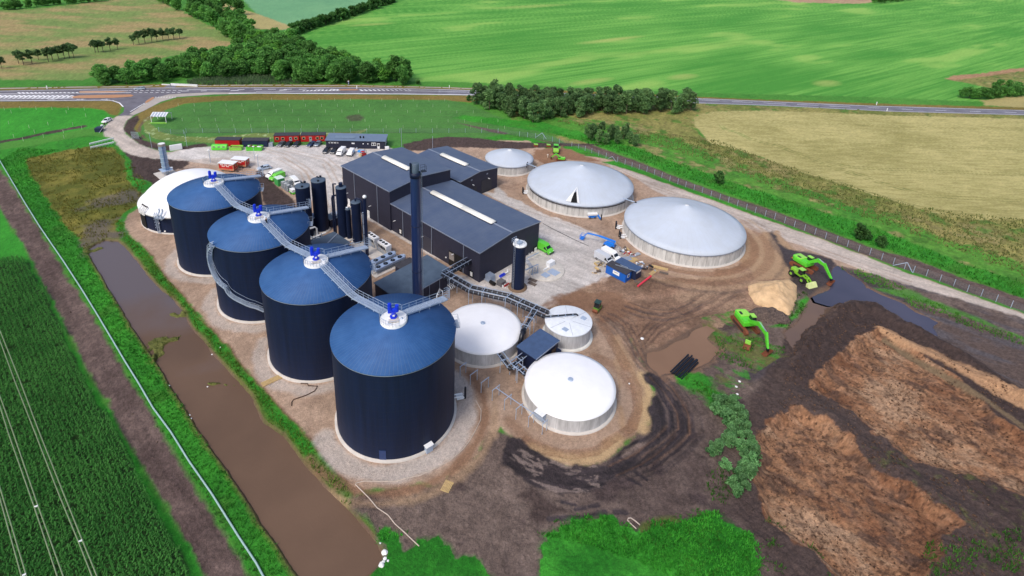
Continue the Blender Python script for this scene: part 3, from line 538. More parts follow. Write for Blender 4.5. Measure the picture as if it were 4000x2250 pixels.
# white-flowered rough grass round the meadow bend
for pl in (T(1,1,[(1440,1200),(1540,1160),(1520,1250),(1620,1330),(1800,1370),(2100,1380),(2574,1340),(3500,1330),(3700,1300),(3600,1370),(2574,1400),(2150,1440),(1750,1420),(1560,1400),(1450,1330)]),):
    Pw = W(pl); ix = np.nonzero((gy > 150) & (gy < 290) & (gx < -40))[0]; ix = ix[inside(gx[ix], gy[ix], Pw)]
    blend('scrub', ix, np.full(ix.size, .5), claim=False)
    a = np.clip((fbm(gx[ix], gy[ix], 1.5, 105, 3, .6)-.62)*14, 0, 1)*.8; col[ix] = col[ix]*(1-a[:, None])+a[:, None]*np.array(lin((176,196,142)))
# general relief
rough_amp = np.zeros(NV)
for n, a in (('tilled',.10),('peat',.32),('peat_dry',.16),('peat_wet',.2),('mud',.2),('rust',.26),('scrub',.25),('scrubgreen',.25),('verge',.08),('olive',.08),('lush',.1),('corn_soil',.05),('wheat',.08),('verge_dry',.10),('mudlight',.08),('sand',.06)):
    rough_amp[cls == ci[n]] = a
gz += rough_amp*(fbm(gx, gy, 1.2, 107, 4, .65)-.5)*2
near = RR.ravel() < 340
gz[~near] *= .3
# fine grain of each surface
dist = np.sqrt(gx**2+gy**2+CAM_H**2)
fine = fbm(gx, gy, .45, 109, 3, .7)-.5
col *= np.clip(1+(n_fine-.5)[:, None]*fc[:, None]*.8+fine[:, None]*fc[:, None]*2.2, .3, 1.9)
# ---- one vertex grid, its faces shared out to the named surfaces
GA = .92      # albedo gain: sRGB tones above were read off sunlit-by-overcast surfaces
acol = np.clip(col*GA, 0, .85)
def ground_material():
    m = bpy.data.materials.new('ground_surface'); m.use_nodes = True; nt = m.node_tree; N = nt.nodes; L = nt.links
    b = N['Principled BSDF']; b.inputs['Specular IOR Level'].default_value = .25
    at = N.new('ShaderNodeAttribute'); at.attribute_name = 'tone'
    ar = N.new('ShaderNodeAttribute'); ar.attribute_name = 'rough'
    tc = N.new('ShaderNodeTexCoord')
    n1 = N.new('ShaderNodeTexNoise'); n1.inputs['Scale'].default_value = 3.2; n1.inputs['Detail'].default_value = 6; n1.inputs['Roughness'].default_value = .75
    L.new(tc.outputs['Object'], n1.inputs['Vector'])
    mr = N.new('ShaderNodeMapRange'); mr.inputs[1].default_value = .3; mr.inputs[2].default_value = .7; mr.inputs[3].default_value = .80; mr.inputs[4].default_value = 1.2
    L.new(n1.outputs[0], mr.inputs[0])
    mx = N.new('ShaderNodeVectorMath'); mx.operation = 'SCALE'; L.new(at.outputs['Color'], mx.inputs[0]); L.new(mr.outputs[0], mx.inputs[3])
    L.new(mx.outputs[0], b.inputs['Base Color']); L.new(ar.outputs['Fac'], b.inputs['Roughness'])
    bp = N.new('ShaderNodeBump'); bp.inputs['Strength'].default_value = .8; bp.inputs['Distance'].default_value = .35
    L.new(n1.outputs[0], bp.inputs['Height']); L.new(bp.outputs[0], b.inputs['Normal'])
    return m
GM = ground_material()
idm = np.arange(NV).reshape(nr, nth)
qa = np.stack([idm[:-1, :-1], idm[1:, :-1], idm[1:, 1:], idm[:-1, 1:]], -1).reshape(-1, 4)
fcl = cls[qa[:, 0]]
# close the disc under the camera
GROUPS = {
 'ground': ['grass','verge','lush','verge_dry','marsh','olive','shallows','islandclay'],
 'meadow': ['meadow'], 'green_field': ['leftfield'], 'grain_field': ['crop'], 'pale_field': ['palefield','farfield','drystrip'],
 'pasture': ['pasture'], 'wheat_field': ['wheat'], 'rough_ground': ['scrub','scrubgreen'],
 'field_soil': ['corn_soil'], 'tilled_ground': ['tilled'], 'peat_ground': ['peat','peat_wet','peat_dry'],
 'gravel_yard': ['gravel'], 'gravel_road': ['track'], 'dirt_ground': ['pad','paddark','dirtpath'],
 'mud_ground': ['mud','mudlight','mudpool','sand'], 'excavated_ground': ['rust','rustpale'],
}
def grid_object(name, faces):
    used = np.unique(faces); remap = np.full(NV, -1, np.int64); remap[used] = np.arange(used.size); f = remap[faces]
    me = bpy.data.meshes.new(name); me.vertices.add(used.size); me.loops.add(f.size); me.polygons.add(len(f))
    me.vertices.foreach_set('co', np.stack([gx[used], gy[used], gz[used]], -1).astype(np.float32).ravel())
    me.loops.foreach_set('vertex_index', f.astype(np.int32).ravel())
    me.polygons.foreach_set('loop_start', np.arange(0, f.size, 4, dtype=np.int32)); me.polygons.foreach_set('loop_total', np.full(len(f), 4, np.int32))
    me.polygons.foreach_set('use_smooth', np.ones(len(f), bool))
    a = me.attributes.new('tone', 'FLOAT_COLOR', 'POINT'); a.data.foreach_set('color', np.concatenate([acol[used], np.ones((used.size, 1))], 1).astype(np.float32).ravel())
    a = me.attributes.new('rough', 'FLOAT', 'POINT'); a.data.foreach_set('value', rg[used].astype(np.float32))
    me.materials.append(GM); me.update(); me.validate()
    o = bpy.data.objects.new(name, me); COL.objects.link(o); o['kind'] = 'structure'; return o
for gn, cl in GROUPS.items():
    k = np.isin(fcl, [ci[n] for n in cl])
    if k.any(): grid_object(gn, qa[k])
def gh(x, y):
    """height of the ground at x, y"""
    r = math.hypot(x, y); t = math.atan2(x, y); j = int(np.clip(np.searchsorted(th, t), 1, nth-1)); i = int(np.clip(np.searchsorted(rr, r), 1, nr-1))
    return float(gz[i*nth+j])
def ghs(x, y):
    r = np.hypot(x, y); t = np.arctan2(x, y); j = np.clip(np.searchsorted(th, t), 1, nth-1); i = np.clip(np.searchsorted(rr, r), 1, nr-1)
    return gz[i*nth+j]
# ---- water
def water(name, px, z, rgb, rough, grow=1.0, rip=.25):
    P = [Vector((p.x, p.y, 0)) for p in W(px, z)]; c = sum(P, Vector())/len(P)
    if grow != 1.0: P = [c+(p-c)*grow for p in P]
    o = MB().sheet(P, z).build(name, None); m = bpy.data.materials.new(name); m.use_nodes = True; N = m.node_tree.nodes; L = m.node_tree.links
    b = N['Principled BSDF']; b.inputs['Roughness'].default_value = rough; b.inputs['IOR'].default_value = 1.33
    tc = N.new('ShaderNodeTexCoord'); n = N.new('ShaderNodeTexNoise'); n.inputs['Scale'].default_value = .06; n.inputs['Detail'].default_value = 5
    L.new(tc.outputs['Object'], n.inputs[0]); cr = N.new('ShaderNodeValToRGB'); L.new(n.outputs[0], cr.inputs[0])
    cr.color_ramp.elements[0].position = .35; cr.color_ramp.elements[1].position = .65
    cr.color_ramp.elements[0].color = lin(rgb[0])+(1,); cr.color_ramp.elements[1].color = lin(rgb[1])+(1,)
    L.new(cr.outputs[0], b.inputs['Base Color'])
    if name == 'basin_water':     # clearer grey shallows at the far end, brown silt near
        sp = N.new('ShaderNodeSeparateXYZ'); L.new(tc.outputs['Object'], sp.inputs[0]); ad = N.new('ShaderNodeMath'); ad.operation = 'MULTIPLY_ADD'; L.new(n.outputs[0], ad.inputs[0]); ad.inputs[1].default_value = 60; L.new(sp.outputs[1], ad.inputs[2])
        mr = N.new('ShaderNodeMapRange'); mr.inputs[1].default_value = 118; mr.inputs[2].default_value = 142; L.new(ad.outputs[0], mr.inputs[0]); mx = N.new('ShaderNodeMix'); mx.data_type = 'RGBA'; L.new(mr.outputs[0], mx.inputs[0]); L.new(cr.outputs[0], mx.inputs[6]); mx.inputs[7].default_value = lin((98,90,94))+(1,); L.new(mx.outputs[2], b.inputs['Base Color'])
    n2 = N.new('ShaderNodeTexNoise'); n2.inputs['Scale'].default_value = 2.2; n2.inputs['Detail'].default_value = 4; L.new(tc.outputs['Object'], n2.inputs[0])
    bp = N.new('ShaderNodeBump'); bp.inputs['Strength'].default_value = rip; bp.inputs['Distance'].default_value = .08; L.new(n2.outputs[0], bp.inputs['Height']); L.new(bp.outputs[0], b.inputs['Normal'])
    o.data.materials.append(m); o['kind'] = 'structure'; return o
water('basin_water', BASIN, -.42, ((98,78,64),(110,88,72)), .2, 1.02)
water('puddle_water', POOL2, -.22, ((120,94,76),(134,106,86)), .15, 1.05)
water('flood_water', POOL3R, -.22, ((66,68,86),(78,78,96)), .07, 1.03)
water('puddle_water', POOL3L, -.22, ((112,92,80),(100,84,78)), .14, 1.03)
# ================================================================ MATERIALS
def stripes(m, period, amt=.25, axis='ang', width=.04, dark=.55):
    """add joints / ribs to a material: around the object's own axis ('ang') or along local x / y"""
    nt = m.node_tree; N = nt.nodes; L = nt.links; b = N['Principled BSDF']
    src = b.inputs['Base Color'].links[0].from_socket
    tc = N.new('ShaderNodeTexCoord'); sp = N.new('ShaderNodeSeparateXYZ'); L.new(tc.outputs['Object'], sp.inputs[0])
    if axis == 'ang':
        a = N.new('ShaderNodeMath'); a.operation = 'ARCTAN2'; L.new(sp.outputs[1], a.inputs[0]); L.new(sp.outputs[0], a.inputs[1]); o = a.outputs[0]; k = period/(2*math.pi)
    elif axis == 'xy':
        a = N.new('ShaderNodeMath'); a.operation = 'ADD'; L.new(sp.outputs[0], a.inputs[0]); L.new(sp.outputs[1], a.inputs[1]); o = a.outputs[0]; k = 1/period
    else: o = sp.outputs['XYZ'.index(axis.upper())]; k = 1/period
    mu = N.new('ShaderNodeMath'); mu.operation = 'MULTIPLY'; L.new(o, mu.inputs[0]); mu.inputs[1].default_value = k
    fr = N.new('ShaderNodeMath'); fr.operation = 'FRACT'; L.new(mu.outputs[0], fr.inputs[0])
    lt = N.new('ShaderNodeMath'); lt.operation = 'LESS_THAN'; L.new(fr.outputs[0], lt.inputs[0]); lt.inputs[1].default_value = width
    mm = N.new('ShaderNodeMath'); mm.operation = 'MULTIPLY'; L.new(lt.outputs[0], mm.inputs[0]); mm.inputs[1].default_value = amt
    mx = N.new('ShaderNodeMix'); mx.data_type = 'RGBA'; L.new(mm.outputs[0], mx.inputs[0]); L.new(src, mx.inputs[6]); mx.inputs[7].default_value = (dark, dark, dark, 1)
    L.new(mx.outputs[2], b.inputs['Base Color'])
    return m
M = {}
M['navy'] = stripes(stripes(mat('tank_cladding', (13,29,60), .6, 0, .25, .5, .25, 3, stretch=(1.6,1.6,.12), spec=.3), 1.45, .35, 'z', .03, .035), 46, .3, 'ang', .03, .005)
M['navyroof'] = stripes(mat('tank_roof', (38,84,142), .62, 0, .12, .35, .12, 3, rgb2=(50,92,146), spec=.3), 96, .22, 'ang', .08, .26)
M['navydark'] = mat('dark_cladding', (18,30,60), .5, 0, .12, 1, spec=.35)
M['wall'] = stripes(mat('hall_wall', (50,51,68), .6, 0, .12, .5, .15, 4, spec=.3), .55, .35, 'xy', .12, .018)
M['roof'] = stripes(mat('hall_roof', (74,90,120), .5, 0, .10, .25, .15, 2, rgb2=(84,96,118)), 1.1, .3, 'x', .07, .06)
M['roofd'] = mat('low_roof', (70,86,106), .6, 0, .14, .5, .15, 3, rgb2=(78,94,112))
M['trim'] = mat('pale_trim', (140,150,168), .5, .2, .1)
M['sky'] = mat('rooflight', (242,240,232), .35, 0, .04)
M['white'] = mat('white_paint', (236,238,240), .4, 0, .05, 2)
M['cover_w'] = mat('white_cover', (240,241,245), .55, 0, .04, .4, .05, 2)
M['cover_g'] = stripes(mat('grey_cover', (186,194,205), .65, 0, .03, .25, .03, 2, rgb2=(188,198,213)), 60, .14, 'ang', .08, .36)
M['conc'] = stripes(mat('concrete_wall', (176,175,172), .8, 0, .14, .8, .15, 6, rgb2=(206,206,204), stretch=(1.4,1.4,.25)), 30, .75, 'ang', .035, .16)
M['conc2'] = stripes(mat('concrete_wall_light', (176,176,178), .8, 0, .14, .8, .12, 6, rgb2=(200,200,202), stretch=(1.2,1.2,.25)), 26, .6, 'ang', .03, .22)
M['slab'] = mat('concrete_slab', (196,190,184), .85, 0, .12, .8, .1, 5)
M['galv'] = mat('galvanised_steel', (176,186,200), .4, .55, .12, 3)
M['galvp'] = mat('galvanised_light', (176,192,214), .45, .3, .1, 3)
M['black'] = mat('black_pipe', (22,25,36), .32, 0, .2, 2)
M['blk'] = mat('black_void', (6,6,8), .9, 0, .1)
M['blue'] = mat('blue_motor', (14,52,214), .35, 0, .12, 3, coat=.3)
M['glass'] = mat('dark_glass', (26,32,40), .08, 0, .1, spec=.8)
M['tyre'] = mat('rubber', (28,27,28), .85, 0, .2)
M['rim'] = mat('rim_metal', (150,152,156), .35, .6, .1)
M['lime'] = mat('lime_paint', (92,206,52), .35, 0, .12, 1.5, coat=.3)
M['limey'] = mat('lime_pale', (150,216,84), .4, 0, .12, 2, coat=.2)
M['red'] = mat('red_paint', (188,24,28), .5, 0, .12, 2)
M['bluec'] = stripes(mat('bright_blue_steel', (16,104,206), .45, 0, .1, 1.5), .28, .45, 'xy', .35, .02)
M['navyc'] = stripes(mat('navy_steel', (30,44,76), .5, 0, .12, 1.5), .28, .35, 'xy', .35, .01)
M['wood'] = mat('raw_timber', (196,168,118), .8, 0, .2, 3, .2, 12)
M['dkwood'] = mat('weathered_timber', (104,92,84), .85, 0, .25, 3)
M['cream'] = mat('cream_trim', (196,180,140), .6, 0, .1)
M['rust'] = mat('rusty_steel', (128,74,50), .8, .1, .3, 3, .3, 10)
M['felt'] = mat('roof_felt', (58,58,66), .85, 0, .25, 1.2, .2, 6)
M['feltb'] = mat('roof_felt_blue', (62,84,120), .7, 0, .15, 1, .1, 6)
M['cloth_w'] = mat('white_plastic', (232,232,232), .5, 0, .08)
M['sign_w'] = mat('sign_white', (240,240,238), .5, 0, .03)

# ================================================================ TANKS
def on_cyl(c, r, px, py):
    """first hit of a pixel's ray with an upright cylinder"""
    d = fw+CR*((px-CX)/FPX)-CU*((py-CY)/FPX); ox, oy = -c[0], -c[1]
    A = d.x*d.x+d.y*d.y; B = 2*(d.x*ox+d.y*oy); C_ = ox*ox+oy*oy-r*r; D = max(B*B-4*A*C_, 0); t = (-B-math.sqrt(D))/(2*A)
    return Vector((d.x*t, d.y*t, CAM_H+d.z*t))
def ang_of(c, px, z=0.):
    g = G(px[0], px[1], z); return math.atan2(g.y-c[1], g.x-c[0])
def rail_run(mb, pts, h=1.1, r=.035, side=None, posts=1.5):
    pts = [Vector(p) for p in pts]; Z = Vector((0,0,1))
    r *= .72
    for hh, rr in ((h, r), (h*.5, r*.7)):
        for a, b in zip(pts, pts[1:]): mb.bar(a+Z*hh, b+Z*hh, rr*2)
    for a, b in zip(pts, pts[1:]):
        n = max(1, int(round((b-a).length/posts)))
        for i in range(n+1): p = a.lerp(b, i/n); mb.bar(p, p+Z*h, r*1.8)
TK = {'near': (-17.5,-37.6), 'second': (6.6,-37.7), 'third': (30.3,-37.6), 'far': (53.9,-37.5)}
TR, TH_, AP = 10.1, 17.45, 19.75
lab = {'near': 'tall navy tank nearest the camera, with a small white cabinet at its foot',
       'second': 'tall navy tank directly behind the nearest one, second in the row',
       'third': 'tall navy tank with a steel stair winding round its outer wall',
       'far': 'tall navy tank farthest back in the row, partly covering the low white gas dome'}
def vdir(): return Vector((VX, VY, 0))
def udir(): return Vector((UX, UY, 0))
for key, (u, v) in TK.items():
    c = X(u, v); t = thing('digester_tank', lab[key], 'tank', c, 0, 'tall navy tanks in a row')
    MB().lathe([(TR, .0), (TR, TH_)], n=96).build('wall', M['navy'], t)
    MB().lathe([(TR+.12, TH_-.12), (TR+.14, TH_+.02), (0.9, AP)], n=96).build('roof', M['navyroof'], t)
    MB().lathe([(TR+.02, TH_-.28), (TR+.1, TH_-.28), (TR+.1, TH_-.13), (TR+.02, TH_-.13)], n=96).build('eaves_gutter', M['trim'], t)
    MB().lathe([(TR+.42, -.1), (TR+.42, .32), (TR+.01, .36)], n=96).build('foundation_ring', M['slab'], t)
    p = MB().lathe([(2.2, AP-.72), (2.25, AP+.12), (2.1, AP+.2), (0.0, AP+.26)], n=40).build('service_platform', M['white'], t)
    Wv = math.atan2(-c.y, -c.x)
    for a_, r_ in ((-.5, .32), (1.3, .24)): MB().lathe([(r_, 0), (r_, .10), (0, .12)], (math.cos(Wv+a_)*1.35, math.sin(Wv+a_)*1.35, AP+.2), n=16).build('hatch', M['galvp'], p)
    b = MB(); b.box((0,0,AP+.34), (1.3,1.0,.14), SA); b.box((math.cos(Wv)*.9, math.sin(Wv)*.9, AP+.34), (.9,1.7,.1), Wv)
    b.build('mixer_plinth', M['slab'], t)
    # blue mixer: gearbox column with two motors standing off it
    k_ = Vector((math.cos(Wv+1.57), math.sin(Wv+1.57), 0)); e = MB(); z0 = AP+.4
    e.cyl((0,0,z0), (0,0,z0+.22), .62, n=20); e.cyl((0,0,z0+.2), (0,0,z0+1.3), .40, n=16); e.box((0,0,z0+1.3), (1.2,.6,.55), Wv+1.57)
    e.cyl(-k_*-.55+Vector((0,0,z0+1.1)), -k_*-.55+Vector((0,0,z0+2.25)), .32, n=14)
    mixer = e.build('mixer_gearbox', M['blue'], t)
    e = MB(); q0 = k_*-.62+Vector((0,0,z0+1.0)); e.cyl(q0, q0+Vector((0,0,1.6)), .33, n=14); e.cyl(q0+Vector((0,0,1.5)), q0+Vector((0,0,1.75)), .22, n=14); e.box(q0+Vector((0,0,.2)), (.55,.55,.5), Wv)
    e.build('mixer_motor', M['blue'], mixer)
    MB().box((math.cos(Wv)*.42, math.sin(Wv)*.42, z0+.55), (.06,.34,.3), Wv).build('nameplate', M['white'], mixer)
    # railing round the platform
    rl = MB(); n = 26; gaps = {SA, SA-math.pi/2, SA+math.pi}
    pts = [Vector((2.3*math.cos(2*math.pi*i/n), 2.3*math.sin(2*math.pi*i/n), AP+.15)) for i in range(n)]
    for i in range(n):
        am = 2*math.pi*(i+.5)/n
        skip = any(abs((am-g_+math.pi) % (2*math.pi)-math.pi) < .28 for g_ in (SA-math.pi/2, SA, SA+math.pi))
        if not skip: rail_run(rl, [pts[i], pts[(i+1) % n]], 1.15, .03, posts=9)
        if (skip or i == n-1) and rl.v: rl.build('platform_railing', M['galvp'], t); rl = MB()
    # small landing cage at the rim and door panel
    rim = MB(); a1 = SA-math.pi/2-.55
    cc = Vector((math.cos(a1), math.sin(a1), 0)); tt = Vector((-cc.y, cc.x, 0))
    q = [cc*(TR-.2)-tt*1.1, cc*(TR+.8)-tt*1.1, cc*(TR+.8)+tt*1.1, cc*(TR-.2)+tt*1.1]; q = [p_+Vector((0,0,TH_-.5)) for p_ in q]
    rim.add([p_ for p_ in q]+[p_-Vector((0,0,.08)) for p_ in q], [(0,1,2,3),(7,6,5,4),(0,1,5,4),(1,2,6,5),(2,3,7,6)])
    rail_run(rim, q, 1.1, .03, posts=.9); rim.build('rim_landing', M['galv'], t)
    # side gangway to the rim
    vd = vdir(); ud = udir(); w = .62
    gw = MB(); P0 = vd*2.15+Vector((0,0,AP+.12)); P1 = vd*(TR+1.1)+Vector((0,0,TH_+.75))
    for s in (-1, 1): gw.bar(P0+ud*w*s-Vector((0,0,.1)), P1+ud*w*s-Vector((0,0,.1)), .1, .26)
    n = 26
    for i in range(n+1): p_ = P0.lerp(P1, i/n); gw.bar(p_-ud*w, p_+ud*w, .22, .05)
    for s in (-1, 1): rail_run(gw, [P0+ud*w*s, P1+ud*w*s], 1.1, .035)
    for i in range(1, 4):
        p_ = P0.lerp(P1, i/4+.05); gw.bar(p_-ud*(w+.25), p_+ud*(w+.25), .1); gw.bar(p_-ud*w, p_-ud*w-Vector((0,0,.7)), .07); gw.bar(p_+ud*w, p_+ud*w-Vector((0,0,.7)), .07)
    # ladder cage at the end
    for j in range(5):
        zc = P1.z-.2+j*.45; cn = P1+vd*.35
        ring = [cn+Vector((0,0,zc-P1.z))+ud*(.55*math.cos(t_))+vd*(.5*math.sin(t_)) for t_ in np.linspace(-.4, math.pi+.4, 8)]
        for a_, b_ in zip(ring, ring[1:]): gw.bar(a_, b_, .05)
    for sx in (-.4, 0, .4): gw.bar(P1+vd*.8+ud*sx-Vector((0,0,.3)), P1+vd*.8+ud*sx+Vector((0,0,1.8)), .04)
    gw.build('side_gangway', M['galvp'], t)
    ld = MB()
    for s in (-.25, .25): ld.bar(vd*(TR+.45)+ud*s+Vector((0,0,.4)), vd*(TR+.45)+ud*s+Vector((0,0,TH_+1)), .06)
    for i in range(36): ld.bar(vd*(TR+.45)-ud*.25+Vector((0,0,.7+i*.47)), vd*(TR+.45)+ud*.25+Vector((0,0,.7+i*.47)), .04)
    ld.build('ladder', M['galv'], t)
    if key == 'near':
        av = ang_of(c, (1666, 1752)); d_ = Vector((math.cos(av), math.sin(av), 0)); s_v = Vector((-d_.y, d_.x, 0))
        MB().box(d_*(TR+.35)+Vector((0,0,.75)), (.7,1.2,1.3), av).build('wall_cabinet', M['galvp'], t)
        MB().box(d_*(TR+.38)+Vector((0,0,1.46)), (.9,1.45,.1), av).build('cabinet_roof', M['white'], t)
        a2 = ang_of(c, (1502, 1780)); d2 = Vector((math.cos(a2), math.sin(a2), 0))
        MB().box(d2*(TR+.02)+Vector((0,0,1.2)), (.08,1.1,2.1), a2).build('access_door', mat('door_navy', (40,62,110), .5), t)
        # pump group on the right flank
        a3 = ang_of(c, (1790, 1560)); d3 = Vector((math.cos(a3), math.sin(a3), 0)); s3 = Vector((-d3.y, d3.x, 0))
        pm = MB()
        for o_ in (-.35, .35):
            pm.tube([d3*TR+s3*o_+Vector((0,0,.9)), d3*(TR+1.7)+s3*o_+Vector((0,0,.9)), d3*(TR+1.9)+s3*o_+Vector((0,0,.5))], .13)
        pm.box(d3*(TR+1.2)+Vector((0,0,.5)), (1.2,1.2,.1), a3); pm.build('outlet_pipes', M['white'], t)
        pb = MB(); pb.cyl(d3*(TR+2.2)-s3*.1+Vector((0,0,.1)), d3*(TR+2.2)-s3*.1+Vector((0,0,2.6)), .2); pb.build('outlet_riser', M['black'], t)
        MB().box(Vector((math.cos(a3+.35), math.sin(a3+.35), 0))*(TR+.1)+Vector((0,0,4.4)), (.2,.3,2.2), a3+.35).build('level_gauge', M['blk'], t)
    if key == 'third':
        st = MB(); path = [(819,943),(811,1000),(812,1025),(819,1048),(829,1072),(842,1095),(858,1112),(877,1125),(888,1148),(914,1168),(944,1183),(972,1196),(1000,1203),(1030,1216)]
        pr = []
        for px in path:
            h_ = on_cyl((c.x, c.y), TR+.95, *px)-c; pr.append((math.atan2(h_.y, h_.x), h_.z))
        an = np.unwrap([a for a, z in pr]); zz = [z for a, z in pr]; zz = list(np.minimum.accumulate(zz))
        N_ = 110; ts = np.linspace(0, 1, N_+1); ai = np.interp(ts, np.linspace(0, 1, len(an)), an); zi = np.interp(ts, np.linspace(0, 1, len(an)), zz)
        zi[0] = min(zi[0], TH_)
        inn = [Vector((math.cos(a)*(TR+.12), math.sin(a)*(TR+.12), z)) for a, z in zip(ai, zi)]; out = [Vector((math.cos(a)*(TR+1.0), math.sin(a)*(TR+1.0), z)) for a, z in zip(ai, zi)]
        for i in range(0, N_, 1): st.bar(inn[i], out[i], .26, .06)
        for i in range(0, N_, 5):
            j = min(i+5, N_)
            for Q in (inn, out): st.bar(Q[i]-Vector((0,0,.1)), Q[j]-Vector((0,0,.1)), .06, .26)
            st.bar(out[i]+Vector((0,0,1.1)), out[j]+Vector((0,0,1.1)), .07); st.bar(out[i]+Vector((0,0,.55)), out[j]+Vector((0,0,.55)), .05); st.bar(out[i], out[i]+Vector((0,0,1.1)), .06)
            st.bar(inn[i]+Vector((0,0,1.1)), inn[j]+Vector((0,0,1.1)), .05)
        st.build('winding_stair', M['galvp'], t)
# gangways that join neighbouring tanks over the gap
def gangway(u0, u1, label):
    v = -37.6; t = thing('gangway', label, 'walkway', X((u0+u1)/2, v, TH_+.5), SA, 'gangways between the navy tank roofs')
    um = (u0+u1)/2; z0 = AP+.1-(TH_+.5); pts = [Vector((u0-um+2.2, 0, z0)), Vector((-.9, 0, .35)), Vector((.9, 0, .35)), Vector((u1-um-2.2, 0, z0))]
    w = .62; Y = Vector((0,1,0)); dk = MB()
    for a, b in zip(pts, pts[1:]):
        for s in (-1, 1): dk.bar(a+Y*w*s-Vector((0,0,.1)), b+Y*w*s-Vector((0,0,.1)), .1, .26)
        n = max(2, int((b-a).length/.33))
        for i in range(n): p = a.lerp(b, i/n); dk.bar(p-Y*w, p+Y*w, .2, .05)
        for i in range(0, n, 7): p = a.lerp(b, i/n)-Vector((0,0,.2)); dk.bar(p-Y*(w+.3), p+Y*(w+.3), .1); dk.bar(p-Vector((0,0,.5)), p, .08)
    dk.build('deck', M['galvp'], t)
    for s in (-1, 1):
        r = MB(); rail_run(r, [p+Y*w*s for p in pts], 1.1, .04); r.build('railing', M['galvp'], t)
gangway(-17.5, 6.6, 'steel gangway crossing from the nearest navy tank roof to the second one')
gangway(6.6, 30.3, 'steel gangway dipping between the second navy tank and the one with the winding stair')
gangway(30.3, 53.9, 'steel gangway between the two navy tank roofs farthest from the camera')

# low gas holder with white membrane
c = Vector((-90.0, 146.8, 0)); t = thing('gas_holder', 'low round navy tank under a big white inflated dome, behind the farthest tall tank', 'tank', c)
MB().lathe([(13.1, 0), (13.1, 5.0)], n=96).build('wall', M['navy'], t)
MB().lathe([(13.35, -.1), (13.35, .3), (13.1, .35)], n=96).build('foundation_ring', M['slab'], t)
R_d, cap = 13.0, 6.6; rs = (R_d**2+cap**2)/(2*cap); am = math.asin(min(1, R_d/rs))
MB().lathe([(rs*math.sin(am*(1-i/20.)), 5.35+cap-rs+rs*math.cos(am*(1-i/20.))) for i in range(21)], n=96).build('membrane', M['cover_w'], t)
MB().lathe([(13.12,4.75),(13.4,4.75),(13.45,5.2),(13.2,5.45),(12.95,5.4)], n=96).build('clamp_ring', M['white'], t)

def at_ang(a, r, z): return Vector((math.cos(a)*r, math.sin(a)*r, z))
hp = on_cyl((c.x, c.y), 13.2, 558, 855)-c; a = math.atan2(hp.y, hp.x)
pn = MB()
for i in range(8): pn.box(at_ang(a+(i-3.5)*.035, 13.2, 2.5), (.16,.5,4.4), a+(i-3.5)*.035)
pn.build('cable_panel', M['blk'], t)
for i in range(4):
    hp = on_cyl((c.x, c.y), 13.4, 546+i*6.2, 813+i*4.6)-c; a = math.atan2(hp.y, hp.x); d = at_ang(a, 1, 0); s = Vector((-d.y, d.x, 0)); b0 = at_ang(a, 13.6, 5.2)
    e = MB().tube([b0-Vector((0,0,.6)), b0+Vector((0,0,.3)), b0+Vector((0,0,.8))-d*.3, b0+Vector((0,0,1.4))-d*.9], .2)
    pe = e.build('vent_pipe', M['cloth_w'], t); MB().cyl(b0+Vector((0,0,1.38))-d*.88, b0+Vector((0,0,1.6))-d*1.15, .24).build('vent_mouth', M['black'], pe)
hp = on_cyl((c.x, c.y), 13.5, 617, 880)-c; a = math.atan2(hp.y, hp.x); d = at_ang(a, 1, 0); s = Vector((-d.y, d.x, 0)); b0 = at_ang(a, 13.5, 0)
ld = MB()
for k in (-.35, .35): ld.bar(b0+s*k+Vector((0,0,.2)), b0+s*k+Vector((0,0,6.8)), .09)
for i in range(16): ld.bar(b0-s*.35+Vector((0,0,.4+i*.38)), b0+s*.35+Vector((0,0,.4+i*.38)), .07)
for i in range(6):
    rg_ = [b0+s*(.45*math.cos(t_))+d*(.75*math.sin(t_))+Vector((0,0,2.2+i*.8)) for t_ in np.linspace(0, math.pi, 8)]
    for p, q_ in zip(rg_, rg_[1:]): ld.bar(p, q_, .06)
ld.build('caged_ladder', M['galvp'], t)
pf = MB(); pc = at_ang(a+.09, 13.6, 5.1); pf.box(pc, (1.4,2.6,.1), a); q = [pc+d*.7+s*1.3, pc+d*.7-s*1.3]; rail_run(pf, q, 1.1, .04); pf.build('valve_platform', M['galv'], t)
vp = MB()
for k in (-.5, .45): vp.tube([pc+s*k-Vector((0,0,.6))+d*.2, pc+s*k+d*.1+Vector((0,0,.7)), pc+s*k-d*.6+Vector((0,0,1.5)), pc+s*k-d*.6+Vector((0,0,2.3))], .2)
vp.build('pressure_valve', M['galvp'], t)
for px in ((622,872),(627,902),(645,903)): hp = on_cyl((c.x, c.y), 13.25, *px)-c; MB().cyl(hp, hp*1.01, .22, n=12).build('wall_flange', M['white'], t)

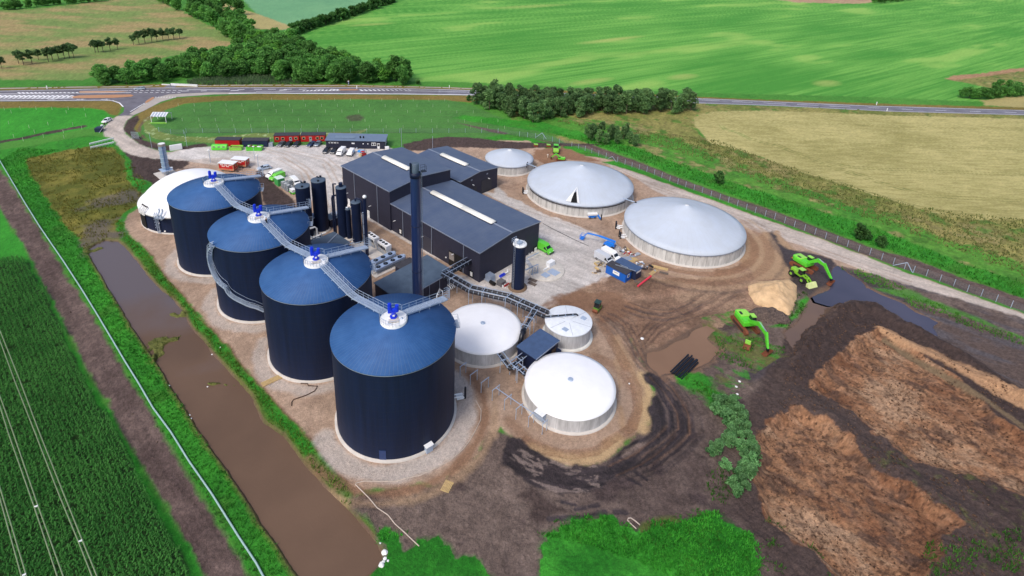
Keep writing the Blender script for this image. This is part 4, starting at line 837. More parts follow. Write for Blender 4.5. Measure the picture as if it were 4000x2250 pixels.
# grey covered concrete tanks
def grey_tank(u, v, r, hw, hap, label, hangers=True):
    c = X(u, v); t = thing('storage_tank', label, 'tank', c, 0, 'concrete tanks with grey tent covers')
    MB().lathe([(r, 0), (r, hw)], n=120).build('wall', M['conc'], t)
    MB().lathe([(r+.55, -.1), (r+.55, .22), (r+.01, .26)], n=120).build('foundation_ring', M['slab'], t)
    cv = MB(); n = 120; prof = [(r+.12, hw-.25), (r+.12, hw+.05)]+[(r*(1-k/10.), hw+.05+(hap-hw)*(k/10.)) for k in range(1, 10)]+[(.55, hap)]
    P = []; 
    for j, (q, z) in enumerate(prof):
        for i in range(n): P.append((q*math.cos(2*math.pi*i/n), q*math.sin(2*math.pi*i/n), z-(.035*(q/r) if i % 5 == 0 and j > 1 else 0)))
    F = [(j*n+i, j*n+(i+1) % n, (j+1)*n+(i+1) % n, (j+1)*n+i) for j in range(len(prof)-1) for i in range(n)]
    cv.add(P, F, True); cv.build('tent_cover', M['cover_g'], t)
    MB().lathe([(.8, hap-.3), (.75, hap-.12), (.4, hap-.02), (0, hap)], n=24).build('centre_cap', M['white'], t)
    if hangers:
        hg = MB(); hg.lathe([(r+.14, hw-.42), (r+.2, hw-.42), (r+.2, hw-.25), (r+.14, hw-.25)], n=120)
        k = int(r*4.6)
        for i in range(k): a = 2*math.pi*i/k; hg.bar(at_ang(a, r+.16, hw-.9), at_ang(a, r+.16, hw-.3), .07)
        hg.build('tension_straps', M['trim'], t)
    return t, c
tB, cB = grey_tank(-23.7, 58.1, 16.6, 3.8, 9.55, 'largest grey tent-covered tank, nearest to the green excavators')
tA, cA = grey_tank(13.2, 58.8, 17.0, 3.8, 9.6, 'wide grey tent-covered tank with a black triangular opening torn in its cover')
tS, cS = grey_tank(43.1, 57.3, 8.44, 3.4, 6.45, 'smallest grey tent-covered tank, farthest back behind the black halls')
# triangular opening and flaps
r, hw, hap = 17.0, 3.8, 9.6
def on_cone(px, c, r, hw, hap, off=.06):
    z = hw
    for _ in range(60):
        g = G(px[0], px[1], z); q = math.hypot(g.x-c.x, g.y-c.y); zn = hw+.05+(hap-hw)*max(0, 1-q/r); z = z*.6+zn*.4
    return Vector((g.x-c.x, g.y-c.y, z+off))
def TT(x, y): return T(2, 3, [(x, y)])[0]
k = [on_cone(TT(*p), cA, r, hw, hap, o_) for p, o_ in (((655,450),.5),((655,600),.3),((590,595),.25),((600,560),.2),((625,500),.3),((540,578),.1),((680,606),.1),((647,490),.45))]
MB().add([k[7], k[1], k[2], k[3], k[4]], [(0,1,2,3,4)]).build('cover_opening', M['blk'], tA, fix=False)
fl = MB(); kk = [Vector(p)+Vector((0,0,.12)) for p in k]; fl.add([kk[0], kk[4], kk[3], kk[2], kk[5]], [(0,1,2,3,4)]); fl.add([kk[0], kk[7], kk[1], kk[6]], [(0,1,2,3)])
fo = fl.build('cover_flap', M['cloth_w'], tA, fix=False); sm = fo.modifiers.new('solid', 'SOLIDIFY'); sm.thickness = .05
# dark rim pipe on that tank, brackets and pipes between the tanks
rp = MB(); 
a0_, a1_ = ang_of(cA, TT(165,470), 2.5), ang_of(cA, TT(1130,600), 2.5)
if a1_ < a0_: a1_ += 2*math.pi
arc = [at_ang(a0_+(a1_-a0_)*i/60, 17.35, 3.15) for i in range(61)]; rp.tube(arc, .13, 6); rp.build('rim_pipe', M['black'], tA)
def valve_group(px, ang, label, n=2, par=None, c=None):
    t = thing('valve_group', label, 'pipework', G(*px), ang, 'valve groups on the concrete tanks')
    w = MB()
    for i in range(n):
        y = (i-(n-1)/2)*1.0; w.tube([(1.6,y,.8),(0,y,.8),(-.2,y,.5)], .15)
    w.box((.5,0,.35), (.9,1.6,.1)); w.build('white_pipes', M['white'], t)
    b = MB()
    for i in range(n): y = (i-(n-1)/2)*1.0; b.cyl((-.3,y+.2,0), (-.3,y+.2,2.0), .22, n=12)
    b.build('black_riser', M['black'], t); return t
for px, lb, cc in ((TT(120,500),'black valve risers on the left of the torn-cover tank',cA),(TT(1055,850),'upper pair of black valve risers beside the largest grey tank',cB),(TT(1095,945),'lower pair of black valve risers beside the largest grey tank',cB)):
    g = G(*px); valve_group(px, math.atan2(cc.y-g.y, cc.x-g.x), lb)
t = thing('connecting_pipe', 'pale pipe bridging the gap between the torn-cover tank and the largest grey tank', 'pipe', G(*TT(1180,570), 3.9), 0)
p0 = G(*TT(1115,545), 4.1)-t.location; p1 = G(*TT(1235,585), 4.1)-t.location; MB().tube([p0-Vector((0,0,.8)), p0, p1], .16).build('pipe', M['galvp'], t); MB().cyl(p1, p1+(p1-p0).normalized()*.6, .24).build('end_flange', M['black'], t)
t = thing('connecting_pipe', 'pipe between the smallest grey tank and the torn-cover tank', 'pipe', G(*TT(200,215), 3.6), 0)
p0 = G(*TT(150,195), 3.9)-t.location; p1 = G(*TT(250,235), 3.6)-t.location; MB().tube([p0-Vector((0,0,1)), p0, p1], .16).build('pipe', M['galvp'], t); MB().tube([p0-Vector((0,0,1.6)), p0-Vector((0,0,.2)), p0+Vector((.3,0,.5))], .18).build('elbow', M['black'], t)
# white domed concrete tanks
def white_tank(c, r, hw, cap, label, hub=True, n_j=1):
    t = thing('round_tank', label, 'tank', c, 0, 'concrete tanks with white covers')
    MB().lathe([(r, 0), (r, hw)], n=96).build('wall', M['conc2'], t)
    MB().lathe([(r+.5, -.1), (r+.5, .2), (r+.01, .24)], n=96).build('foundation_ring', M['slab'], t)
    rs = (r*r+cap*cap)/(2*cap); am = math.asin(r/rs)
    MB().lathe([(r+.1, hw-.12)]+[(rs*math.sin(am*(1-i/12.))+(.1 if i == 0 else 0), hw+.04+cap-rs+rs*math.cos(am*(1-i/12.))) for i in range(13)], n=96).build('domed_cover', M['cover_w'], t)
    MB().lathe([(.5, hw+cap-.1), (.5, hw+cap+.16), (.42, hw+cap+.2), (0, hw+cap+.2)], n=20).build('centre_cap', M['galvp'], t)
    return t
W3 = X(-37.1, -13.2); W1 = Vector((-4.2, 98.3, 0)); W2 = X(-26.5, .2)
t3 = white_tank(W3, 8.27, 2.9, 1.0, 'white domed round tank closest to the camera, small grey box on its left wall')
t1 = white_tank(W1, 8.0, 3.0, 1.0, 'white domed round tank partly hidden by the nearest navy tank')
av = ang_of(W3, T(3,3,[(285,1290)])[0], 2.6); hb = on_cyl((W3.x, W3.y), 8.6, *T(3,3,[(290,1285)])[0])-W3; a = math.atan2(hb.y, hb.x)
MB().box((math.cos(a)*8.75, math.sin(a)*8.75, 2.1), (1.0,1.7,1.3), a).build('control_box', M['galvp'], t3); MB().box((math.cos(a)*8.8, math.sin(a)*8.8, 2.8), (1.2,1.9,.1), a).build('box_lid', M['white'], t3)
t = thing('round_tank', 'small flat-topped white round tank with a black pipe lying across its lid', 'tank', W2, 0, 'concrete tanks with white covers')
MB().lathe([(4.85, 0), (4.85, 3.6)], n=72).build('wall', M['conc2'], t); MB().lathe([(5.4,-.1),(5.4,.3),(4.86,.34)], n=72).build('foundation_ring', mat('kerb_white', (220,218,212), .8), t)
MB().lathe([(5.0,3.5),(5.02,3.78),(4.95,3.82),(0,3.86)], n=72).build('flat_lid', mat('lid_white', (220,226,234), .6, 0, .08, 1.2), t)
for a in (SA+.3, SA+1.35, SA+2.4, SA+3.45, SA+4.5, SA+5.5): MB().bar(at_ang(a, .9, 3.875), at_ang(a, 4.9, 3.85), .05, .02).build('lid_joint', M['trim'], t)
for px in (T(3,3,[(535,418)])[0], T(3,3,[(720,305)])[0]): g = G(*px, 3.86)-W2; MB().box((g.x, g.y, 3.93), (1.1,1.0,.12), SA).build('lid_hatch', M['galvp'], t)

# ================================================================ CHIMNEY, COLUMNS, FLARE
def column(name, u, v, r, h, label, topcap=.0, group='navy process columns', m=None):
    t = thing(name, label, 'column', X(u, v), SA, group)
    MB().cyl((0,0,0), (0,0,h), r, n=32).build('shell', m or M['navy'], t)
    MB().lathe([(r+.06,h-.1),(r+.06,h+.06),(r*.9,h+.12),(0,h+.3+topcap)], n=32).build('cap', M['roofd'], t)
    MB().lathe([(r+.5,-.05),(r+.5,.25),(r,.3)], n=32).build('footing', M['slab'], t)
    return t
t = column('process_column', 47.6, -18.4, 1.85, 15.0, 'stout navy column on the left, partly behind the third tall tank')
f_ = MB(); f_.cyl((.9,-1.2,15.1), (.9,-1.2,15.6), .3); f_.cyl((-1.0,.6,15.0), (-1.0,.6,15.5), .28); f_.box((1.3,-.6,15.3), (.9,.3,.2)); f_.build('top_flange', M['black'], t)
t = column('process_column', 48.0, -13.6, 1.9, 15.0, 'stout navy column, tallest of the process columns, right of its twin')
f_ = MB(); f_.cyl((.9,-1.2,15.1), (.9,-1.2,15.6), .3); f_.cyl((-1.0,.6,15.0), (-1.0,.6,15.5), .28); f_.box((1.3,-.6,15.3), (.9,.3,.2)); f_.build('top_flange', M['black'], t)
t = column('process_column', 40.6, -11.4, 1.35, 14.8, 'slim navy column with a raised round neck on top')
MB().cyl((0,0,14.9), (0,0,16.0), .55, n=20).build('neck', M['navydark'], t)
dp = MB(); dp.tube([(1.0,.8,15.6),(1.6,1.3,15.6),(1.6,1.3,12.2),(1.6,1.3,1)], .22); dp.tube([(1.2,1.0,12.3),(1.9,1.5,12.0),(2.0,1.6,11.4),(2.0,1.6,.6)], .26); dp.build('down_pipe', M['navydark'], t)
t = column('process_column', 38.6, -10.9, .68, 9.0, 'shortest and thinnest navy column, squeezed between two taller ones')
MB().cyl((0,0,9.2), (.5,.2,9.3), .25).build('top_valve', M['galv'], t)
t = column('process_column', 35.6, -10.4, 1.22, 12.0, 'navy column with a curved pipe over its top, beside the thin black stack')
MB().tube([(0,0,12.1),(0,0,12.8),(-.5,-.2,13.1),(-1.3,-.6,13.0),(-1.65,-.8,12.4),(-1.7,-.9,.5)], .26).build('swan_neck_pipe', M['navydark'], t)
t = thing('vent_stack', 'thin black stack with a round white cap beside the process columns', 'stack', X(28.4, -12.3), SA)
MB().cyl((0,0,0), (0,0,16.6), .42, n=20).build('shell', M['navydark'], t)
MB().lathe([(.42,16.5),(.5,16.6),(.5,16.85),(.36,17.1),(0,17.25)], n=20).build('white_cap', M['white'], t)
lp = MB(); lp.cyl((.75,.2,0), (.75,.2,12.2), .15); lp.build('silver_riser', M['galvp'], t)
for z in (3,6,9,12): MB().box((.4,.1,z), (1.1,.5,.1)).build('pipe_bracket', M['black'], t)
# chimney
t = thing('chimney', 'very tall slim navy chimney standing between the navy tanks and the black halls', 'chimney', X(1.3, -17.8), SA)
MB().cyl((0,0,0), (0,0,33.6), 1.02, n=40).build('shaft', mat('chimney_navy', (30,47,88), .32, 0, .12, .6, .1, 3, stretch=(1,1,.2), coat=.2), t)
for z in (11, 22.0): MB().lathe([(1.02,z-.06),(1.08,z-.06),(1.08,z+.06),(1.02,z+.06)], n=40).build('section_flange', M['navydark'], t)
MB().lathe([(1.02,33.0),(1.1,33.0),(1.1,34.0),(.9,34.05)], n=40).build('collar', M['navydark'], t)
MB().lathe([(.74,34.0),(.74,35.9),(.62,36.0),(0,36.1)], n=32).build('inner_flue', M['roofd'], t)
MB().cyl((.3,.95,33.6), (.3,.95,36.2), .2, n=12).build('sampling_pipe', M['navydark'], t)
sd_ = Vector((-.35,-1,0)).normalized(); cg = MB(); tq = Vector((-sd_.y, sd_.x, 0))
cg.box(sd_*1.75+Vector((0,0,34.0)), (1.0,1.0,.08), math.atan2(sd_.y, sd_.x)); rail_run(cg, [sd_*1.25+tq*.5+Vector((0,0,34)), sd_*2.2+tq*.5+Vector((0,0,34)), sd_*2.2-tq*.5+Vector((0,0,34)), sd_*1.25-tq*.5+Vector((0,0,34))], 1.2, .03, posts=.7); cg.build('top_landing', M['black'], t)
ld = MB()
for k in (-.2, .2): ld.bar(sd_*1.3+tq*k+Vector((0,0,2)), sd_*1.3+tq*k+Vector((0,0,34)), .06)
for i in range(70): ld.bar(sd_*1.3-tq*.2+Vector((0,0,2.2+i*.45)), sd_*1.3+tq*.2+Vector((0,0,2.2+i*.45)), .05)
ld.build('ladder', M['galv'], t)
MB().lathe([(1.9,-.05),(1.9,.4),(1.1,.5)], n=32).build('footing', M['slab'], t)
# flare
fx = G(652, 684); t = thing('flare_stack', 'silver ribbed flare stack on a square white slab behind the gas dome', 'flare stack', (fx.x, fx.y, 0), SA)
MB().box((0,0,.12), (7.2,5.6,.3)).build('slab', M['slab'], t)
MB().cyl((0,0,2.0), (0,0,10.2), 1.0, n=32).build('shell', mat('flare_steel', (150,176,206), .4, .3, .1, 2), t)
MB().cyl((0,0,10.2), (0,0,11.0), 1.08, n=32).build('rim', mat('heat_tinted_steel', (170,164,160), .45, .4, .15, 2), t)
for z in (3.2,4.7,6.2,7.7,9.2): MB().lathe([(1.0,z-.08),(1.1,z-.06),(1.1,z+.06),(1.0,z+.08)], n=32).build('stiffening_ring', M['galvp'], t)
MB().lathe([(.95,11.0),(0,11.03)], n=32).build('top_opening', M['white'], t)
MB().box((0,0,1.95), (3.4,3.2,.12)).build('service_deck', M['galvp'], t)
lg = MB()
for x in (-.9,.9):
    for y in (-.9,.9): lg.bar((x,y,.2), (x,y,1.9), .14)
lg.box((0,0,1.0), (1.1,.7,1.2)); lg.tube([(0,0,1),(1.6,-.4,1.0),(2.4,-.4,.9),(2.4,-.4,.3)], .14); lg.build('burner_frame', M['galv'], t)
MB().box((-1.1,0.2,6.2), (.25,.1,8.0)).build('shade_strip', mat('flare_shadow_blue', (52,92,150), .5), t)  # dark blue strip: the shaded side of the shell, put in as colour
MB().cyl((2.6,-2.3,.2), (2.6,-2.3,1.2), .5).build('drum', M['white'], t); MB().cyl((3.2,-1.0,.2), (3.2,-1.0,1.0), .5).build('drum', M['white'], t)
# light silo by the hall
sg = X(-7.7, 5.3); t = thing('silo', 'single navy silo with a white railed top at the corner of the long black hall', 'silo', sg, SA)
MB().cyl((0,0,0), (0,0,11.9), 1.55, n=40).build('shell', M['navy'], t)
MB().lathe([(1.62,11.75),(1.64,12.0),(1.5,12.15),(0,12.3)], n=40).build('white_top', M['white'], t)
MB().box((0.2,.3,12.5), (1.8,1.3,.25)).build('filter_unit', M['galvp'], t)
MB().cyl((.5,.6,12.4), (.5,.6,13.1), .45).build('top_hatch', M['white'], t)
rl = MB(); rail_run(rl, [(-1.1,-.2,12.2),(-1.1,1.4,12.2),(1.3,1.4,12.2),(1.3,-.2,12.2)], 1.1, .045, posts=.9); rl.build('railing', M['galvp'], t)
MB().lathe([(2.3,-.05),(2.3,.2),(1.5,.25)], n=32).build('footing', mat('brown_footing', (120,98,78), .9), t)
ld = MB()
for k in (-.2,.2): ld.bar((k,1.75,.3), (k,1.75,12.8), .06)
for i in range(27): ld.bar((-.2,1.75,.5+i*.45), (.2,1.75,.5+i*.45), .05)
ld.build('ladder', M['galv'], t)
# ================================================================ BUILDINGS (local x = away along the hall, local y = toward the camera side)
def uvof(px, z=0.):
    g = G(px[0], px[1], z); dx, dy = g.x-A0[0], g.y-A0[1]; return dx*UX+dy*UY, dx*VX+dy*VY
def hall(name, label, u0, u1, v0, v1, eave, ridge, sky=None, ov=.25, rm='roof', wm='wall', group='black industrial halls', sheds=None, cat='building'):
    Lx, Ly = u1-u0, v1-v0; t = thing(name, label, cat, X(u0, v0), SA, group)
    w = MB(); m = Ly/2
    P = [(0,0,0),(0,-Ly,0),(0,-Ly,eave),(0,-m,ridge),(0,0,eave),(Lx,0,0),(Lx,-Ly,0),(Lx,-Ly,eave),(Lx,-m,ridge),(Lx,0,eave)]
    w.add(P, [(0,1,2,3,4),(5,9,8,7,6),(0,4,9,5),(1,6,7,2)]); w.build('wall', M[wm], t)
    r = MB(); th_ = .22; k = (ridge-eave)/m; e = eave-k*ov
    prof = [(ov, e+.03), (-m, ridge+.03), (-Ly-ov, e+.03)]
    P = [(x, y, z) for x in (-ov, Lx+ov) for y, z in prof]+[(x, y, z+th_) for x in (-ov, Lx+ov) for y, z in prof]
    r.add(P, [(6,7,10,9),(7,8,11,10),(0,3,4,1),(1,4,5,2),(0,1,7,6),(1,2,8,7),(3,9,10,4),(4,10,11,5),(0,6,9,3),(2,5,11,8)])
    r.build('roof', M[rm], t)
    f = MB(); f.bar((-ov-.04, ov+.04, e+.14), (Lx+ov, ov+.04, e+.14), .09, .26); f.build('gutter', M['trim'], t)
    f = MB(); f.bar((-ov-.05, ov, e+.2), (-ov-.05, -m, ridge+.2), .06, .3); f.bar((-ov-.05, -m, ridge+.2), (-ov-.05, -Ly-ov, e+.2), .06, .3); f.build('verge_trim', M['trim'], t)
    MB().box((Lx/2, -m, ridge+th_+.06), (Lx+2*ov, .5, .06)).build('ridge_cap', M['trim'], t)
    if sky:
        a, b = sky; q = MB(); n = 8
        P = [(x, -m+.95*math.cos(math.pi*i/n), ridge+th_+.02+.55*math.sin(math.pi*i/n)+.12) for x in (a-u0, b-u0) for i in range(n+1)]
        q.add(P, [(i, i+1, n+2+i, n+1+i) for i in range(n)]+[tuple(range(n, -1, -1)), tuple(range(n+1, 2*n+2))], True); q.build('rooflight', M['sky'], t)
        MB().box(((a+b)/2-u0, -m, ridge+th_+.05), (b-a+.2, 2.1, .2)).build('rooflight_kerb', M['navydark'], t)
    return t
def on_wall(px, v):
    """point on the long wall plane at site v that a pixel shows -> local x, z"""
    d = fw+CR*((px[0]-CX)/FPX)-CU*((px[1]-CY)/FPX); o = A0[0]*VX+A0[1]*VY+v; t = o/(d.x*VX+d.y*VY)
    x, y, z = d.x*t, d.y*t, CAM_H+d.z*t; return (x-A0[0])*UX+(y-A0[1])*UY, z
def on_gable(px, u):
    d = fw+CR*((px[0]-CX)/FPX)-CU*((px[1]-CY)/FPX); o = A0[0]*UX+A0[1]*UY+u; t = o/(d.x*UX+d.y*UY)
    x, y, z = d.x*t, d.y*t, CAM_H+d.z*t; return (x-A0[0])*VX+(y-A0[1])*VY, z
def t22(x, y): return T(2,2,[(x,y)])[0]
hC = hall('production_hall', 'long black hall with a split white rooflight, behind the tall chimney', 0, 34.55, 0, 22, 8.2, 9.3, None)
hA = hall('production_hall', 'tallest black hall, in the middle of the three, facing the parked cars', 34.6, 57.8, -.4, 21.6, 12.0, 13.2, (40, 52.2))
hB = hall('production_hall', 'lower black hall at the back with two dark doors in its gable', 34.0, 58.5, 25.2, 41.6, 7.0, 8.0, (39.9, 51.9))
for a, b in ((6.2, 17.6), (17.7, 30.2)):
    q = MB(); n = 8; P = [(x, -11+.95*math.cos(math.pi*i/n), 9.3+.36+.55*math.sin(math.pi*i/n)) for x in (a, b) for i in range(n+1)]
    q.add(P, [(i, i+1, n+2+i, n+1+i) for i in range(n)]+[tuple(range(n, -1, -1)), tuple(range(n+1, 2*n+2))], True); q.build('rooflight', M['sky'], hC)
MB().box((18.2, -11, 9.57), (24.3, 2.1, .2)).build('rooflight_kerb', M['navydark'], hC)
# details on the long walls
def wall_item(par, pu, pv, name, m, px, v, sz, off=.06):
    u, z = on_wall(px, v); return MB().box((u-pu, -(v-pv)+off, z), sz).build(name, m, par)
for x, y0, y1 in ((1483,680,930),(1770,840,1090),(2088,1015,1190)):
    ua, za = on_wall(t22(x, y1), 0); MB().box((ua, .08, 4.1), (.16,.14,8.1)).build('downpipe', M['trim'], hC)
for x, y in ((990,310),(1220,440)):
    ua, za = on_wall(t22(x, y+60), -.4); MB().box((ua-34.6, .08, 6), (.16,.14,11.9)).build('downpipe', M['trim'], hA)
for px, v, par, pu, pv in ((t22(1405,770),0,hC,0,0),(t22(1685,928),0,hC,0,0),(t22(1990,1105),0,hC,0,0),(t22(928,492),-.4,hA,34.6,-.4),(t22(1157,622),-.4,hA,34.6,-.4)):
    u, z = on_wall(px, v); o = MB().bar((u-pu, .05, z), (u-pu, .75, z+.05), .22, .14); o.build('wall_lamp', M['white'], par)
for px, v, par, pu, pv in ((t22(1270,768),0,hC,0,0),(t22(1455,878),0,hC,0,0),(t22(2167,1305),0,hC,0,0)):
    u, z = on_wall(px, v); f = MB().box((u, .03, z), (1.3,.1,1.7)).build('window', M['blk'], par); MB().box((u-.05, .1, z), (.75,.08,1.15)).build('pane', M['sign_w'], f)
for px, v, par, pu, pv in ((t22(937,575),-.4,hA,34.6,-.4),(t22(1133,690),-.4,hA,34.6,-.4)):
    u, z = on_wall(px, v); MB().box((u-pu, .06, 1.1), (1.1,.1,2.2)).build('door', M['sign_w'], par)
for px in (t22(1912,1140),): u, z = on_wall(px, 0); MB().cyl((u, 0, z), (u, .12, z), .2, n=12).build('wall_vent', M['white'], hC)
for px in (t22(1720,990),): u, z = on_wall(px, 0); MB().box((u, .06, 2.2), (4.4,.1,4.4)).build('loading_door', mat('door_grey', (56,58,72), .5), hC)
u, z = on_wall(t22(2005,1150), 0)
d_ = MB().box((u, .05, 2.1), (4.6,.14,4.2)).build('open_doorway', mat('doorway_inside', (20,18,20), .9), hC)
MB().box((u+1.2, .16, 2.9), (1.8,.05,2.0)).build('light_inside', mat('pale_inside_wall', (150,142,138), .8), d_)
jk = MB(); 
for k in range(14): a_, b_ = random.uniform(-1.9,.6), random.uniform(.2,1.5); jk.bar((u+a_, .25, b_), (u+a_+random.uniform(-.8,.8), .35+random.random()*.3, b_+random.uniform(.1,.6)), .12)
jk.build('machine_parts', M['dkwood'], d_)
# gable of the long hall (u = 0 side)
def g_item(par, pu, pv, name, m, px, u, sz, off=.06):
    v, z = on_gable(px, u); return MB().box((u-pu-off, -(v-pv), z), (sz[1], sz[0], sz[2])).build(name, m, par)
cb = lambda x, y: (1950+x*.1553, 900+y*.1553)
f = g_item(hC, 0, 0, 'window', M['blk'], cb(905,480), 0, (1.5,.1,1.9)); v_, z_ = on_gable(cb(905,480), 0); MB().box((-.14, -v_, z_), (.06,.95,1.35)).build('pane', M['sign_w'], f)
g_item(hC, 0, 0, 'wall_sign', M['sign_w'], cb(818,555), 0, (.6,.06,.4))
g_item(hC, 0, 0, 'wall_sign', M['sign_w'], cb(745,630), 0, (.2,.06,1.6))
v_, z_ = on_gable((1757+10, 1075), 0)
# gable of the back hall
for (x, y), (w_, h_), nm in (((2318,400),(4.6,4.6),'roller_door'),((2203,430),(1.4,3.6),'side_door')):
    v_, z_ = on_gable(t22(x, y), 34.0); MB().box((-.06, -(v_-25.2), h_/2), (.1,w_,h_)).build(nm, mat('door_dark', (34,40,54), .45), hB)
for px in (t22(2178,408), t22(2335,343)): v_, z_ = on_gable(px, 34.0); MB().bar((-.05, -(v_-25.2), z_), (-.8, -(v_-25.2), z_), .22, .14).build('wall_lamp', M['white'], hB)
for px in (t22(2168,362), t22(2325,298)): v_, z_ = on_gable(px, 34.0); MB().box((-.08, -(v_-25.2), z_), (.1,.6,.4)).build('wall_sign', M['trim'], hB)
# low annexe D
def shed(name, label, u0, u1, v0, v1, h0, h1, roof, wm='wall', group=None, ov=.2, cat='building'):
    t = thing(name, label, cat, X(u0, v0), SA, group); Lx, Ly = u1-u0, v1-v0
    MB().hexa([(0,0,0),(Lx,0,0),(Lx,-Ly,0),(0,-Ly,0),(0,0,h0),(Lx,0,h0),(Lx,-Ly,h1),(0,-Ly,h1)]).build('wall', M[wm], t)
    k = (h1-h0)/Ly; P = [(-ov,ov,h0-k*ov+.02),(Lx+ov,ov,h0-k*ov+.02),(Lx+ov,-Ly-ov,h1+k*ov+.02),(-ov,-Ly-ov,h1+k*ov+.02)]
    MB().hexa(P+[(x,y,z+.2) for x,y,z in P]).build('roof', M[roof], t)
    f = MB(); f.bar((-ov-.04,ov,h0+.12), (-ov-.04,-Ly-ov,h1+.12), .06, .24); f.build('verge_trim', M['trim'], t); return t
tD = shed('low_annexe', 'low square black building with grey roof at the foot of the chimney', 3.0, 12.2, -21.2, -6.0, 3.9, 4.5, 'roofd')
for k in (1.5, 4.0, 7.0): MB().box((-.08, -(15.2-k), 2.2), (.1,.12,4.2)).build('downpipe', M['trim'], tD)
wp = MB()
for k in (-.35,.15,.65): wp.tube([(-.1,-14.2+k,1.6),(-1.1,-14.2+k,1.6),(-1.5,-14.2+k,1.1)], .1)
wp.build('outlet_pipes', M['white'], tD)
bl = MB(); bl.tube([(-2.6,-8.2,1.5),(-2.6,-8.2,2.6),(-1.0,-10.4,2.6),(-1.0,-10.4,.8),(-.4,-10.4,.8)], .12); bl.tube([(-.6,-10.8,2.0),(-1.6,-10.8,2.0),(-1.6,-10.8,1.0)], .12); bl.build('gas_pipe', M['white'], tD)
MB().box((-2.2,-7.2,1.0), (1.3,.8,.7)).build('blue_pump', M['blue'], tD)
t = shed('pump_house', 'small black box building with open side door between the white round tanks', -28.9, -24.2, -13.3, -6.3, 3.5, 3.6, 'feltb', 'navydark')
MB().box((-.06,-5.6,1.3), (.1,1.3,2.6)).build('doorway', mat('doorway_brown', (96,74,60), .9), t)
MB().box((-.75,-6.3,1.35), (1.2,.1,2.5)).build('open_door', M['navyc'], t)
t = shed('equipment_cabin', 'small dark cabin with rounded roof behind the flat fan coolers', 13.6, 17.0, -12.0, -7.6, 2.1, 2.3, 'felt', 'navydark')
t = shed('pipe_roof_building', 'low grey-roofed shelter between the second tank and the process columns', 31.0, 38.0, -22.5, -15.8, 3.9, 4.0, 'roofd', 'navydark')
MB().bar((1.5,.1,4.32), (5.5,-6.8,4.32), .35, .1).build('roof_beam', M['trim'], t)
t = shed('switch_cabin', 'small grey-roofed cabin with two white wall boxes between the big columns', 47.0, 50.0, -11.6, -6.0, 2.5, 2.5, 'roofd', 'navydark')
for y in (-1.2,-4.4): MB().box((-.12,y,1.9), (.2,.7,.8)).build('wall_box', M['white'], t)
MB().box((1.6,-3,2.95), (1.9,2.4,.5)).build('roof_unit', M['white'], t)
t = shed('generator_cabin', 'navy cabin squeezed between the two stout navy columns', 48.2, 50.4, -17.0, -14.4, 4.2, 4.2, 'feltb', 'navydark')
# slab with white pipework beside the second and third tanks
t = thing('gas_pipework', 'tangle of white and grey pipes on a dark slab beside the stout navy columns', 'pipework', X(42.5, -19.5), SA)
MB().box((0,0,.08), (7,8,.2)).build('base', M['navydark'], t)
w = MB(); w.tube([(1.5,3.5,4.2),(1.2,-1.5,4.2),(1.1,-2.0,3.6),(1.1,-2.0,.6)], .24); w.tube([(-2.2,3.4,1.3),(-2.4,-4.6,1.3),(-2.0,-5.2,1.6)], .24); w.tube([(-3.0,3.4,1.0),(-3.2,-4.9,1.0)], .2); w.tube([(.2,3.2,1.6),(.2,1,1.6),(.9,-1,1.4),(.6,-4.2,1.7)], .24)
w.build('white_pipes', M['cloth_w'], t)
gq = MB()
for k in range(16): a = Vector((random.uniform(-1.6,1.2), random.uniform(-3,2.4), random.uniform(.5,2.2))); b = a+Vector(random.choice([(1.2,0,0),(0,1.6,0),(0,0,1.0),(.9,.9,0)])); gq.cyl(a, b, random.uniform(.08,.2), n=8)
gq.build('valves', M['galv'], t)
t = thing('steel_frames', 'low galvanised pipe frames at the foot of the column with the swan neck', 'pipework', X(33.2, -13.6), SA)
gq = MB()
for k in (0, 2.2): gq.bar((k,1.4,1.5), (k,-2.2,1.5), .14); gq.bar((k,1.4,0), (k,1.4,1.5), .12); gq.bar((k,-2.2,0), (k,-2.2,1.5), .12)
gq.tube([(.3,1.2,1.2),(1.4,0,1.2),(1.4,-1.4,1.2)], .14); gq.build('frame', M['galv'], t)
for k in ((.4,2.0,.5),(1.0,2.6,.5)): MB().cyl(Vector(k), Vector(k)+Vector((0,-.7,0)), .22, n=10).build('white_canister', M['white'], t)

